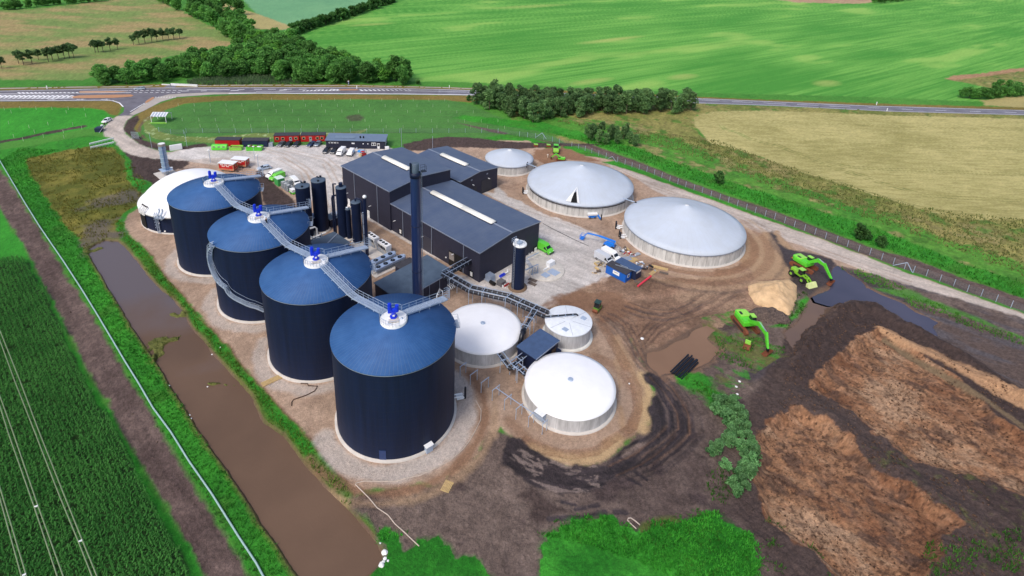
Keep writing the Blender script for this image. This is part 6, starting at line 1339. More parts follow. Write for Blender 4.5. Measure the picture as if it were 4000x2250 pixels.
cabin('red cabin with three windows between the first cabin and the dark office', K1(2292,352), K2(328,342), 0, 3.2, 2.6, 'red', 'felt', wins=(.12,.68,.87), door=.40, group='red site cabins')
t, L_, D_, H_ = cabin('long low dark office building with white windows and two roof vents', K2(350,505), K2(1830,532), 0, 6.3, 3.1, mat('office_wall', (32,36,56), .6, 0, .1), mat('office_roof', (104,122,146), .6, 0, .1, .8), 'office_building', 'office', over=.3, slope=.35)
for fx_, w_, h_, z_ in ((.13,3.4,.5,2.2),(.46,1.1,.5,2.1),(.81,1.7,1.2,1.9),(.89,.9,2.1,1.2)):
    f = MB().box((fx_*L_,-.03,z_), (w_,.08,h_)).build('window', M['white'], t)
    n_ = 3 if w_ > 3 else (2 if w_ > 1.5 else 1)
    if w_ != 1.1:
        for k in range(n_): MB().box((fx_*L_+(k-(n_-1)/2)*w_/n_*.98,-.06,z_+(.4 if h_ > 2 else 0)), (w_/n_*.7,.08,min(h_*.72,.8))).build('pane', M['glass'], f)
for fx_ in (.63,.71): MB().cyl((fx_*L_,-.1,2.0), (fx_*L_,.05,2.0), .22, n=14).build('wall_lamp', M['white'], t)
for fx_ in (.565,.62): MB().cyl((fx_*L_,2.4,3.2), (fx_*L_,2.4,4.1), .26, n=14).build('roof_vent', M['blk'], t)
MB().box((.30*L_,3.0,3.42), (.34*L_,2.6,.12)).build('raised_roof_panel', mat('office_roof_panel', (112,130,152), .6), t)
for y in (1.6,4.0): MB().box((L_+.03,y,1.8), (.08,.8,1.7)).build('end_window', M['white'], t)
g = G(*K2(1880,540)); t = thing('white_crate', 'white bulk crate at the right corner of the dark office', 'crate', g, .2); bevel(MB().box((0,0,.6), (1.5,1.2,1.1)).build('crate', M['white'], t), .08); MB().box((0,0,.06), (1.6,1.3,.1)).build('base', M['dkwood'], t)
g = G(*K2(1120,530)); t = thing('bicycle_stand', 'small grey bundle leaning on the office wall behind the white van', 'bundle', g, .2); MB().lathe([(.35,0),(.42,.3),(.2,.6),(0,.65)], n=12).build('bundle', M['galv'], t); MB().cyl((-.3,0,.1), (.5,0,.15), .12, n=8).build('roll', M['dkwood'], t)
# lime skips
def skip(label, p0, p1, D, H, closed=False, content=None, m_='lime', holes=0):
    a, b = G(*p0), G(*p1); L_ = (b-a).length; t = thing('skip', label, 'skip', a, yaw(a, b), 'lime green skips')
    if closed:
        b_ = MB(); n = len((0,)); prof = [(0,.15),(0,1.0),(.35,H-.25),(.8,H),(D-.8,H),(D-.35,H-.25),(D,1.0),(D,.15)]; k = len(prof)
        P = [(x, y, z) for x in (0, L_) for y, z in prof]; b_.add(P, [tuple(range(k-1,-1,-1)), tuple(range(k, 2*k))]+[(i, (i+1) % k, k+(i+1) % k, k+i) for i in range(k)]); bevel(b_.build('body', M[m_], t), .06)
        for i in range(holes):
            x = L_*(.17+.32*i); hh = MB(); hh.hexa([(x-.42,.10,1.15),(x+.42,.10,1.15),(x+.42,.16,1.15),(x-.42,.16,1.15),(x-.42,.38,H-.3),(x+.42,.38,H-.3),(x+.42,.44,H-.3),(x-.42,.44,H-.3)]); hh.add([(x-.42,-.0,1.15),(x+.42,0,1.15),(x+.42,.36,H-.3),(x-.42,.36,H-.3)], [(0,1,2,3)]); hh.build('hatch', M['glass'], t)
    else:
        b_ = MB()
        for (c_, s_) in (((L_/2,.04,H/2+.08),(L_,.08,H)),((L_/2,D-.04,H/2+.08),(L_,.08,H)),((.04,D/2,H/2+.08),(.08,D-.16,H)),((L_-.04,D/2,H/2+.08),(.08,D-.16,H)),((L_/2,D/2,.12),(L_-.16,D-.16,.08))): b_.box(c_, s_)
        for i in range(7): b_.box((L_*(i+.5)/7,-.04,H/2+.05), (.1,.08,H-.1))
        b_.bar((0,-.03,H+.1), (L_,-.03,H+.1), .16); b_.bar((0,D+.03,H+.1), (L_,D+.03,H+.1), .16); b_.build('body', M[m_], t)
        if content == 'soil':
            q = MB(); nx, ny = 14, 8; P = [(.1+(L_-.2)*i/nx, .1+(D-.2)*j/ny, H*.6+.35*math.sin(math.pi*i/nx)*math.sin(math.pi*j/ny)+random.random()*.12) for i in range(nx+1) for j in range(ny+1)]
            q.add(P, [(i*(ny+1)+j,(i+1)*(ny+1)+j,(i+1)*(ny+1)+j+1,i*(ny+1)+j+1) for i in range(nx) for j in range(ny)], True); q.build('soil_load', mat('soil_load', (122,96,74), .9, 0, .3, 3, .5, 6), t)
        if content == 'waste':
            for k in range(14):
                c_ = random.choice([M['white'], M['wood'], M['rust'], M['cloth_w'], M['dkwood'], M['limey']]); MB().box((random.uniform(.5,L_-.5), random.uniform(.4,D-.4), H*.9+random.random()*.3), (random.uniform(.4,1.6), random.uniform(.3,.9), random.uniform(.1,.4)), random.random()*3).build('waste_piece', c_, t)
    return t
skip('closed lime green skip with three dark hatches', K1(40,568), K1(425,568), 2.3, 2.0, True, holes=3)
skip('pale lime open skip filled with brown soil', K1(485,572), K1(795,572), 2.3, 1.1, content='soil', m_='limey')
skip('open lime skip heaped with white and wooden waste', K1(912,578), K1(1300,580), 2.3, 1.3, content='waste')
# red site wagons with lettering
def lettering(t, txt, loc, size, rot, m_, ext=.02):
    cu = bpy.data.curves.new('lettering', 'FONT'); cu.body = txt; cu.size = size; cu.extrude = ext; cu.align_x = 'CENTER'; cu.align_y = 'CENTER'
    ob = bpy.data.objects.new('tmp', cu); COL.objects.link(ob); dg = bpy.context.evaluated_depsgraph_get(); me = bpy.data.meshes.new_from_object(ob.evaluated_get(dg)); bpy.data.objects.remove(ob)
    me.materials.clear(); me.materials.append(m_); o = bpy.data.objects.new('lettering', me); COL.objects.link(o); o.parent = t; o.location = loc; o.rotation_euler = rot; return o
def wagon(label, p0, p1, D, H):
    a, b = G(*p0), G(*p1); L_ = (b-a).length; t = thing('site_wagon', label, 'site wagon', a, yaw(a, b), 'red site wagons')
    MB().hexa([(0,0,.55),(L_,0,.55),(L_,D,.55),(0,D,.55),(0,0,H),(L_,0,H),(L_,D,H),(0,D,H)]).build('body', M['red'], t)
    MB().box((L_/2,D/2,H+.06), (L_+.5,D+.5,.14)).build('roof', M['white'], t)
    f = MB(); f.bar((0,-.03,1.0), (L_,-.03,1.0), .1); f.bar((0,-.03,.6), (L_,-.03,.6), .1)
    for x in (0, L_): f.bar((x,-.04,.55), (x,-.04,H), .12); f.bar((x,D,.55), (x,D,H), .12)
    f.bar((L_+.03,0,1.0), (L_+.03,D,1.0), .1); f.build('cream_trim', M['cream'], t)
    # two rows of white lettering: the words cannot be read in the photograph, so plain letter-sized strokes
    for z_, n_, w_ in ((H-.45,11,L_*.8),(H-.95,8,L_*.58)):
        l = MB()
        for i in range(n_):
            if i in (3, 7): continue
            l.box((L_*.5-w_/2+w_*(i+.5)/n_,-.045,z_), (w_/n_*.72,.03,.3))
        l.build('faded_lettering', M['sign_w'], t)
    w_ = MB().box((L_+.03,D*.6,H*.72), (.06,.9,.8)).build('end_window', M['cream'], t); MB().box((L_+.06,D*.6,H*.72), (.04,.6,.5)).build('pane', M['glass'], w_)
    for x in (L_*.25, L_*.75):
        for y in (.15, D-.15): wheel(t, x, y, .35, .2)
    s = MB(); 
    for k in range(3): s.box((L_+.5+k*.3,.6,.15+.22*(2-k)), (.3,.9,.06))
    s.build('steps', M['dkwood'], t); return t
wagon('red site wagon with white roof and white lettering, nearer the gas dome', K1(240,1085), K1(605,1118), 2.5, 2.9)
wagon('red site wagon with white roof, partly behind the other one', K1(560,985), K1(910,1012), 2.5, 2.9)
# pair of office-side containers near the grey tank
def box_by_px(p0, p1, D): return p0, p1
t, L_, D_, H_ = cabin('bright blue container with black felt roof and white side plate', K9(545,1070), K9(1035,1328), 0, 2.5, 2.45, 'bluec', 'felt', 'storage_container', 'container')
MB().box((L_*.53,-.05,1.55), (1.9,.06,.95)).build('white_plate', M['sign_w'], t); MB().bar((L_*.53-.6,-.09,1.62), (L_*.53+.5,-.09,1.72), .02, .08).build('plate_stroke', M['blk'], t)
w_ = MB().box((L_+.03,D_*.5,1.6), (.06,.8,.9)).build('end_window', M['white'], t); MB().box((L_+.06,D_*.5,1.6), (.04,.45,.55)).build('pane', M['glass'], w_)
for y in (.3,.9,1.6,2.1): MB().box((L_+.03,y,.7), (.05,.12,.5)).build('door_bar', M['navydark'], t)
MB().bar((L_*.3,1.4,2.72), (L_+1.0,2.6,2.85), .12).build('roof_plank', M['galv'], t); MB().bar((L_*.45,2.3,2.7), (L_*.8,2.5,2.75), .12).build('roof_plank', M['galv'], t)
a = Vector(t.location); d_ = Vector((math.cos(t.rotation_euler.z), math.sin(t.rotation_euler.z), 0)); n_ = Vector((-d_.y, d_.x, 0))
def px_of(p):
    w = p-Vector((0,0,CAM_H)); z = w.dot(fw); return (CX+FPX*w.dot(CR)/z, CY-FPX*w.dot(CU)/z)
q0 = a+n_*2.75+d_*.9; q1 = q0+d_*(L_+.2)
t, L2, D2, H2 = cabin('dark blue container with blue roof behind the bright blue one', px_of(q0), px_of(q1), 0, 2.5, 2.6, 'navyc', 'feltb', 'storage_container', 'container')
MB().box((L2+.04,1.25,2.2), (.06,2.0,.5)).build('white_plate', M['sign_w'], t)
# green container, wire cages, white machine
a = G(*K3(505,480)); t = thing('green_container', 'small mid-green container with pale lid beside the lime van', 'container', G(*K3(600,520)), R_(-42)+math.pi)
MB().box((0,0,1.25), (2.6,2.2,2.4)).build('body', mat('mid_green', (72,170,88), .5, 0, .12, 2), t); MB().box((0,0,2.5), (2.75,2.35,.12)).build('lid', mat('pale_green_lid', (206,226,214), .6), t)
for i, (px_, hh) in enumerate((((700,610),2),((760,650),2),((820,690),2),((885,640),1),((860,570),2))):
    for k in range(hh):
        g = G(*K3(*px_)); t = thing('wire_cage_tank', ['lower white tank in a wire cage','upper white tank in a wire cage'][k]+', '+['first from the green container','second from the green container','third from the green container','lone cage beside the white van','rear pair behind the others'][i], 'caged tank', (g.x, g.y, k*1.15), R_(-38), 'stacked caged tanks')
        MB().box((0,0,.62), (1.05,.95,.95)).build('plastic_tank', mat('cage_plastic', (176,180,180), .6, 0, .1), t)
        f = MB()
        for z in (.15,.45,.75,1.08):
            for s in (-1,1): f.bar((-.58,s*.53,z), (.58,s*.53,z), .04); f.bar((s*.58,-.53,z), (s*.58,.53,z), .04)
        for x in (-.58,-.2,.2,.58):
            for s in (-1,1): f.bar((x,s*.53,.1), (x,s*.53,1.1), .04)
        f.build('cage', M['galv'], t)
g = G(*K3(930,745)); t = thing('mobile_compressor', 'white machine hood on a lime green chassis at the foot of the left column', 'compressor', g, SA); bevel(MB().box((0,0,1.15), (1.8,1.3,1.0)).build('hood', M['white'], t), .12); MB().box((0,0,.4), (2.2,1.3,.35)).build('chassis', M['lime'], t)
for s in (-.7,.7): wheel(t, 0, s, .32, .2)
g = G(*K2(-3900,0)) if False else None

# ---- boom lift
g0 = G(*K9(640,420)); t = thing('boom_lift', 'blue boom lift with its long arm stretched out to a basket over the gravel', 'boom lift', (g0.x, g0.y, 0), yaw(G(*K9(690,400)), G(*K9(160,250))))
bl = mat('lift_blue', (30,126,228), .4, 0, .1, 2, coat=.3)
bevel(MB().box((0,0,.75), (3.0,1.7,.5)).build('chassis', bl, t)); bevel(MB().box((-.3,-.55,1.45), (2.4,.75,.85)).build('engine_cover', mat('lift_grey', (196,208,214), .45, 0, .08), t), .1)
MB().box((-.3,.5,1.4), (2.2,.7,.8)).build('turntable', bl, t)
MB().bar((-1.6,.1,2.2), (3.0,.1,2.6), .38, .45).build('boom', bl, t); MB().bar((3.0,.1,2.6), (6.4,.1,2.5), .28, .32).build('inner_boom', bl, t)
MB().box((1.6,-.11,2.5), (2.0,.04,.22)).build('lettering_strip', M['white'], t)
MB().bar((6.4,.1,2.5), (7.1,.1,1.5), .22).build('jib', bl, t)
f = MB()
for z in (.5,1.05,1.6):
    for s in (-1,1): f.bar((7.3,s*.9,z), (8.3,s*.9,z), .06); f.bar((7.8+s*.5,-.9,z), (7.8+s*.5,.9,z), .06)
for x in (7.3,8.3):
    for y in (-.9,-.3,.3,.9): f.bar((x,y,.5), (x,y,1.6), .06)
f.box((7.8,0,.5), (1.05,1.85,.08)); f.build('basket', bl, t)
for x in (-1.1,1.1):
    for y in (-.95,.95): wheel(t, x, y, .48, .35)
g1 = G(*TT(805,745)); t = thing('scissor_lift', 'folded blue and white lift standing against the torn-cover tank', 'lift', g1, .2)
MB().box((0,0,1.4), (3.0,1.1,.5)).build('platform', M['white'], t); MB().box((0,0,.6), (2.2,1.0,.5)).build('base', bl, t); MB().bar((1.4,0,1.3), (2.2,-1.4,.3), .35).build('arm', bl, t); MB().cyl((2.3,-1.6,0), (2.3,-1.6,1.9), .18).build('black_post', M['black'], t)
for s in (-.8,.8): wheel(t, s, .45, .3, .2); wheel(t, s, -.45, .3, .2)

# ---- excavators
def excavator(label, px, rz, pts, bucket_rot=0., S=1., undr=None, group='green tracked excavators'):
    """pts: boom foot, elbow, stick end as local (x, z)"""
    g = G(*px); t = thing('excavator', label, 'excavator', (g.x, g.y, gh(g.x, g.y)), rz, group); ur = (undr if undr is not None else rz)-rz
    Ru = Matrix.Rotation(ur, 3, 'Z')
    for s in (-1, 1):
        tr = MB(); L_, r = 2.3*S, .48*S; n = 10; prof = [(-L_+r*math.cos(a), r+r*math.sin(a)) for a in np.linspace(math.pi/2, 3*math.pi/2, n)]+[(L_+r*math.cos(a), r+r*math.sin(a)) for a in np.linspace(-math.pi/2, math.pi/2, n)]
        k = len(prof); P = [Ru @ Vector((x, s*1.25*S+y, z)) for y in (-.3*S, .3*S) for x, z in prof]
        tr.add(P, [tuple(range(k-1,-1,-1)), tuple(range(k, 2*k))]+[(i, (i+1) % k, k+(i+1) % k, k+i) for i in range(k)])
        for i in range(18):
            x = -L_+2*L_*i/17; tr.box(Ru @ Vector((x, s*1.25*S, 2*r+.02)), (.08*S,.62*S,.06), ur)
        tk = tr.build('track', M['rust'], t)
        MB().box(Ru @ Vector((0, s*1.58*S, r)), (3.6*S,.06,.45*S), ur).build('track_frame', mat('track_dark', (60,44,38), .8), tk)
    MB().cyl((0,0,.6*S), (0,0,1.15*S), .8*S, n=20).build('slew_ring', M['black'], t)
    b = MB(); z0, z1 = 1.15*S, 2.15*S
    P = [(1.5,-1.35),(1.5,1.35),(-2.1,1.35),(-2.7,.9),(-2.8,0),(-2.7,-.9),(-2.1,-1.35)]; b.prism([(x*S, y*S) for x, y in P], z0, z1); bevel(b.build('body', M['lime'], t), .12*S)
    MB().box((-2.72*S,0,1.3*S), (.25*S,1.9*S,.22*S)).build('counterweight_stripe', mat('orange_stripe', (206,120,40), .5), t)
    bevel(MB().box((-1.3*S,0,2.25*S), (2.0*S,2.0*S,.22*S)).build('engine_hood', M['limey'], t), .06); MB().box((-1.2*S,-.6*S,2.38*S), (.9*S,.5*S,.06)).build('grille', M['black'], t)
    MB().hexa([(0*S,.45*S,2.1*S),(1.45*S,.45*S,2.1*S),(1.45*S,1.3*S,2.1*S),(0,1.3*S,2.1*S),(.05*S,.5*S,3.0*S),(1.15*S,.5*S,3.0*S),(1.15*S,1.25*S,3.0*S),(.05*S,1.25*S,3.0*S)]).build('cab', M['glass'], t)
    MB().box((.6*S,.875*S,3.05*S), (1.25*S,.9*S,.12)).build('cab_roof', M['limey'], t)
    MB().box((.9*S,-.9*S,2.25*S), (1.0*S,.7*S,.25*S)).build('side_box', M['lime'], t)
    (x0,z0_), (x1,z1_), (x2,z2_) = [(x*S, z*S) for x, z in pts]; xm, zm = x0*.45+x1*.55, max(z0_, z1_)*1.0+.35*S
    bo = MB()
    def taper(a, c_, w0, w1, wy):
        a, c_ = Vector(a), Vector(c_); d = (c_-a).normalized(); u2 = Vector((-d.z, 0, d.x)); Y = Vector((0,1,0))
        bo.hexa([a-u2*w0-Y*wy, a-u2*w0+Y*wy, a+u2*w0+Y*wy, a+u2*w0-Y*wy, c_-u2*w1-Y*wy, c_-u2*w1+Y*wy, c_+u2*w1+Y*wy, c_+u2*w1-Y*wy])
    taper((x0,0,z0_), (xm,0,zm), .28*S, .42*S, .24*S); taper((xm,0,zm), (x1,0,z1_), .42*S, .24*S, .22*S); bo.build('boom', M['lime'], t)
    bo = MB(); taper((x1-.3*S,0,z1_+.35*S), (x2,0,z2_), .36*S, .17*S, .18*S); bo.build('stick', M['lime'], t)
    cy = MB(); cy.cyl((.8*S,0,1.5*S), (xm*.8,0,zm-.5*S), .1*S, n=8); cy.cyl((xm,0,zm+.35*S), (x1-.25*S,0,z1_+.5*S), .1*S, n=8); cy.build('hydraulic_ram', M['galv'], t)
    lk = MB(); lk.box((x2,0,z2_-.15*S), (.5*S,.4*S,.5*S)); lk.cyl((x2,0,z2_-.1*S), (x2,0,max(.5,z2_-.5*S)), .18*S); lk.build('quick_coupler', M['black'], t)
    # bucket: curved open trough
    bk = MB(); R2 = .62*S; wd = 1.0*S; aa = np.linspace(-2.6, .5, 9); P = []
    Rb = Matrix.Rotation(bucket_rot, 3, 'Z'); ctr = Vector((x2, 0, max(.62*S, z2_-1.0*S)))
    for y in (-wd, wd):
        for r_ in (R2, R2-.07): P += [ctr+Rb @ Vector((r_*math.cos(a_), y, r_*math.sin(a_))) for a_ in aa]
    n = len(aa); F = [(i, i+1, 2*n+i+1, 2*n+i) for i in range(n-1)]+[(n+i+1, n+i, 3*n+i, 3*n+i+1) for i in range(n-1)]+[tuple(range(n)), tuple(range(3*n-1, 2*n-1, -1))]
    bk.add(P, F); bk.build('bucket', M['rust'], t); return t
KA = lambda x, y: (3050+x*.1104, 980+y*.1104)
KB = lambda x, y: (2820+x*.1587, 1180+y*.1587)
g = G(*KA(700,560)); e_ = G(*KA(1560,500), 4.2); tip = G(*KA(1750,1290))
rz = math.atan2(e_.y-g.y, e_.x-g.x); R1 = math.hypot(e_.x-g.x, e_.y-g.y); R2_ = math.hypot(tip.x-g.x, tip.y-g.y)
def boomset(pxbase, pxel, zel, pxtip, ztip, label, undr_px, S, brot=0.):
    g = G(*pxbase); e_ = G(*pxel, zel); tp = G(*pxtip, ztip); r1 = math.hypot(e_.x-g.x, e_.y-g.y); rz1 = math.atan2(e_.y-g.y, e_.x-g.x); r2 = (tp.x-g.x)*math.cos(rz1)+(tp.y-g.y)*math.sin(rz1)
    ua, ub = G(*undr_px[0]), G(*undr_px[1])
    return excavator(label, pxbase, rz1, [(.9,2.0),(r1/S, zel/S),(r2/S, ztip/S)], brot, S, yaw(ua, ub))
boomset(KA(800,590), KA(1560,520), 3.9, KA(1610,1050), 1.5, 'green excavator with arm reaching to the dark water, next to the wheel loader', (KA(500,500), KA(1100,780)), 1.12, .3)
boomset(KB(560,600), KB(1100,800), 3.9, KB(1100,1150), 1.4, 'green excavator on the weedy mud island, arm towards the camera', (KB(330,480), KB(600,800)), 1.12, .5)
t = machine('excavator_bucket', 'loose lime and rust bucket lying in the grass below the excavator', 'bucket', KB(600,1160), R_(60))
bk = MB(); aa = np.linspace(-2.7,.6,9); n = 9
for y in (-.7,.7): bk.v += [(.75*math.cos(a_), y, .75+.75*math.sin(a_)) for a_ in aa]
bk.f += [(i,i+1,n+i+1,n+i) for i in range(n-1)]+[tuple(range(n)), tuple(range(2*n-1,n-1,-1))]; bk.sm += [False]*(n+1); o = bk.build('shell', M['rust'], t); o.modifiers.new('s','SOLIDIFY').thickness = .08
MB().box((.7,0,1.35), (.3,1.1,.9)).build('hitch_plate', M['limey'], t)
# wheel loader
t = machine('wheel_loader', 'yellow-green wheel loader with wide pale bucket beside the excavator', 'wheel loader', KA(680,1010), yaw(G(*KA(480,850)), G(*KA(1020,1220))))
lm_ = mat('loader_green', (128,190,48), .4, 0, .12, 2, coat=.3); bevel(MB().box((-1.7,0,1.6), (2.2,1.5,1.2)).build('engine_body', lm_, t), .2); MB().box((-.2,0,1.3), (1.6,1.0,.7)).build('articulated_frame', lm_, t)
MB().hexa([(-.6,-.65,1.6),(.5,-.65,1.6),(.5,.65,1.6),(-.6,.65,1.6),(-.55,-.6,2.9),(.4,-.6,2.9),(.4,.6,2.9),(-.55,.6,2.9)]).build('cab', M['glass'], t); MB().box((-.05,0,2.98), (1.3,1.4,.14)).build('cab_roof', M['limey'], t)
f = MB()
for s in (-.45,.45): f.bar((.7,s,1.7), (2.0,s,1.5), .2, .35); f.bar((2.0,s,1.5), (3.1,s,.6), .2, .35)
f.box((2.0,0,1.4), (.3,1.1,.25)); f.build('lift_arm', lm_, t)
MB().hexa([(3.0,-1.45,.1),(4.1,-1.45,.1),(4.1,1.45,.1),(3.0,1.45,.1),(3.0,-1.45,1.1),(3.35,-1.45,1.1),(3.35,1.45,1.1),(3.0,1.45,1.1)]).build('bucket', mat('bucket_pale', (206,216,150), .5), t)
for x in (-2.0,1.3):
    for y in (-1.0,1.0):
        w_ = wheel(t, x, y, .78, .5); MB().cyl((0,-.3,0), (0,.3,0), .36, n=14).build('hub', lm_, w_)
# machines by the back fence
KF = lambda x, y: (2060+x*.0776, 540+y*.0776)
t = machine('dumper', 'lime dumper with roofed cab near the back fence', 'dumper', KF(1430,700), R_(-92)); bevel(MB().box((.9,0,1.1), (2.4,2.1,1.0)).build('tipping_body', M['limey'], t), .15); MB().hexa([(-1.6,-.8,.8),(-.2,-.8,.8),(-.2,.8,.8),(-1.6,.8,.8),(-1.5,-.7,2.6),(-.3,-.7,2.6),(-.3,.7,2.6),(-1.5,.7,2.6)]).build('cab', M['glass'], t); MB().box((-.95,0,2.68), (1.7,1.8,.16)).build('cab_roof', M['lime'], t); MB().box((-1.0,1.3,1.6), (.9,.7,.5)).build('side_tank', M['lime'], t)
for x in (-1.2,1.1):
    for y in (-1.0,1.0): wheel(t, x, y, .5, .4)
mini = excavator('mini excavator with lime canopy digging beside the grey tanks', KF(1670,1120), R_(165), [(1.0,2.0),(3.6,3.4),(5.6,1.2)], .2, .62, group='small machines')
# small dark roller in the mud
g = T(3,3,[(855,225)])[0]; t = machine('compact_roller', 'small dark green cab machine alone on the brown mud', 'roller', g, R_(60)); MB().box((0,0,.7), (2.2,1.3,.7)).build('chassis', mat('dark_lime', (96,132,48), .5), t); MB().hexa([(-.7,-.6,1.0),(.7,-.6,1.0),(.7,.6,1.0),(-.7,.6,1.0),(-.6,-.55,2.3),(.6,-.55,2.3),(.6,.55,2.3),(-.6,.55,2.3)]).build('cab', M['glass'], t); MB().box((0,0,2.36), (1.5,1.35,.12)).build('cab_roof', mat('roof_teal', (40,66,62), .5), t)
for x in (-1.0,1.0): MB().cyl((x,-.6,.45), (x,.6,.45), .45, n=18).build('drum', M['rust'], t)
for px_, lb in ((KF(420,420),'rusty red digger bucket with lime top left of the back fence machines'), (KF(1060,440),'black and lime grab lying on the soil beside the lime dumper')):
    t = machine('digger_attachment', lb, 'attachment', px_, .2); MB().box((0,0,.5), (1.6,1.2,.8)).build('shell', M['rust'], t); MB().hexa([(-.7,-.6,.95),(.8,-.6,.8),(.8,.6,.8),(-.7,.6,.95),(-.7,-.6,1.2),(.8,-.6,1.0),(.8,.6,1.0),(-.7,.6,1.2)]).build('lime_top', M['limey'], t)
# ================================================================ ROADS
M['asphalt'] = mat('asphalt', (104,104,114), .85, 0, .10, .15, .1, 6, rgb2=(124,124,136), spec=.3)
M['asphalt_new'] = mat('asphalt_dark', (98,96,106), .85, 0, .12, .2, .1, 6, rgb2=(116,114,124), spec=.3)
M['marking'] = mat('road_marking', (232,232,236), .7, 0, .08, 1)
M['clay'] = mat('clay_paving', (178,132,98), .85, 0, .1, 1)
M['dust'] = mat('dusty_lane', (172,164,158), .9, 0, .12, .3, .1, 4)
def sheet_px(name, px, z, m_, kind='structure'): o = MB().sheet(W(px), z).build(name, m_); o['kind'] = kind; return o
up_ = T(1,1,[(-1200,925),(0,912),(800,893),(1500,880),(2574,877)])+T(1,2,[(1000,877),(1400,884),(1840,896)])
lo_ = T(1,2,[(1825,955),(1500,951),(0,943)])+T(1,1,[(2150,951),(1780,977),(1620,1025),(1450,1115),(1345,1160),(1188,1166),(1242,1128),(1250,1090),(1205,1045),(1110,1016),(0,1022),(-1200,1030)])
sheet_px('road', up_+lo_, .03, M['asphalt_new'])
sheet_px('road', T(1,2,[(1840,896),(2310,912)])+T(1,3,[(60,917),(1480,971),(2574,1018)])+T(1,4,[(1000,1062),(2574,1108),(4200,1165)])+T(1,4,[(4200,1215),(2574,1160),(1200,1122),(400,1080),(0,1063)])+T(1,3,[(1850,1040),(60,962)])+T(1,2,[(2310,963),(1825,955)]), .03, M['asphalt'])
sheet_px('road_lane', T(1,1,[(1345,1158),(1450,1113),(1620,1023),(1780,976),(2150,950),(2574,942),(2574,934),(2100,930),(1700,950),(1560,985),(1430,1060),(1300,1150)]), .036, M['dust'])
sheet_px('road_verge', T(1,1,[(-1200,905),(0,886),(800,872),(1400,868),(1600,856),(1605,862),(1400,877),(800,880),(0,894),(-1200,913)]), .02, M['dust'])
sheet_px('road_verge', T(1,1,[(1800,858),(2574,853),(2574,860),(1800,866)])+[], .02, M['dust'])
sheet_px('road_verge', T(1,2,[(0,853),(1000,858),(1900,878),(2574,905),(2574,911),(1900,885),(1000,865),(0,860)]), .02, M['dust'])
sheet_px('side_road', T(1,1,[(1640,884),(1700,848),(1720,842),(1790,842),(1800,850),(1750,884)]), .034, M['asphalt'])
sheet_px('traffic_island', T(1,1,[(715,975),(800,962),(1000,957),(1320,952),(1345,962),(1320,975),(1150,986),(900,990),(740,990)]), .12, M['clay'])
sheet_px('traffic_island', T(1,1,[(1460,1030),(1480,1010),(1535,978),(1556,982),(1540,1000),(1490,1030),(1462,1040)]), .12, M['clay'])
sheet_px('traffic_island', T(1,1,[(800,918),(1150,918),(1290,922),(1150,932),(800,934)]), .05, M['clay'])
sheet_px('traffic_island', T(1,2,[(830,902),(840,898),(1010,898),(1040,904),(1010,909),(850,910)]), .05, M['clay'])
mk = MB()
def dash(px, w=.28, z=.05):
    P = W(px)
    for a, b in zip(P, P[1:]):
        d = (b-a).normalized(); s = Vector((-d.y, d.x, 0))*w/2; mk.add([(p.x, p.y, z) for p in (a-s, b-s, b+s, a+s)], [(0,1,2,3)])
dash(T(1,1,[(-1200,1022),(0,1014),(1000,1008),(1130,1012),(1200,1035),(1240,1075)]), .5); dash(T(1,1,[(-1200,930),(0,918),(1500,886),(2574,882)])+T(1,2,[(1000,882),(1840,900),(2310,916)])+T(1,3,[(1480,975),(2574,1022)])+T(1,4,[(1000,1066),(2574,1112),(4200,1170)]), .35)
dash(T(1,2,[(0,937),(1500,946),(2310,957)]), .9); dash(T(1,3,[(60,957),(1850,1035),(2574,1060)])+T(1,4,[(0,1059),(1200,1118),(2574,1155),(4200,1210)]), .3)
dash(T(1,1,[(2300,940),(2574,936)]), .9)
for x in range(180, 800, 42): dash(T(1,1,[(x,930),(x+26,940)]), .8)
dash(T(1,1,[(800,918),(1290,914)]), .4); dash(T(1,1,[(-400,950),(0,945),(700,938),(1290,932)]), .5); dash(T(1,1,[(1150,914),(1290,914)]), .9)
for x in range(-200, 720, 48): dash(T(1,1,[(x,962),(x+40,975),(x-5,990)]), 1.0)
dash(T(1,1,[(-400,1000),(0,998),(700,990),(830,986)]), .5); dash(T(1,1,[(-400,965),(0,958),(700,956)]), .45)
for x0 in (480, 770, 1015): dash(T(1,1,[(x0,1000),(x0+90,999)]), .5); mk.add([(p.x,p.y,.05) for p in W(T(1,1,[(x0+50,994),(x0+100,999),(x0+50,1005)]))], [(0,1,2)])
for x in range(1300, 1820, 55): dash(T(1,1,[(x,911),(x+32,911)]), .5); dash(T(1,1,[(x-10,931),(x+20,931)]), .5)
for x in range(1560, 1760, 28): dash(T(1,1,[(x,978),(x+14,978)]), .8)
dash(T(1,1,[(1340,962),(1450,1030),(1535,975),(1558,980)]), .0001); dash(T(1,1,[(1310,1125),(1400,1070),(1460,1035)]), .35)
for x in range(3): dash(T(1,1,[(1430+x*16,1050-x*10),(1460+x*16,1045-x*10)]), .7)
dash(T(1,1,[(1880,904),(2310,903)]), .6); dash(T(1,1,[(1820,917),(1900,915)]), .6); dash(T(1,1,[(2020,916),(2080,914)]), .6); dash(T(1,1,[(2320,913),(2400,911)]), .7); dash(T(1,1,[(2390,902),(2460,902)]), .5)
for x in (-20, 120, 280, 430, 600): dash(T(1,2,[(x,899),(x+80,898)]), .55)
dash(T(1,2,[(235,908),(310,905)]), .8)
for x in range(470, 830, 38): dash(T(1,2,[(x,917-(x-470)*.02),(x+22,909-(x-470)*.02)]), .7+.6*(x-470)/360)
dash(T(1,2,[(0,921),(470,918),(850,914)]), .3); dash(T(1,2,[(750,898),(830,900)]), .7)
for x in range(1045, 1540, 44): dash(T(1,2,[(x,902),(x+30,915-(x-1045)*.012)]), 1.1-.8*(x-1045)/500)
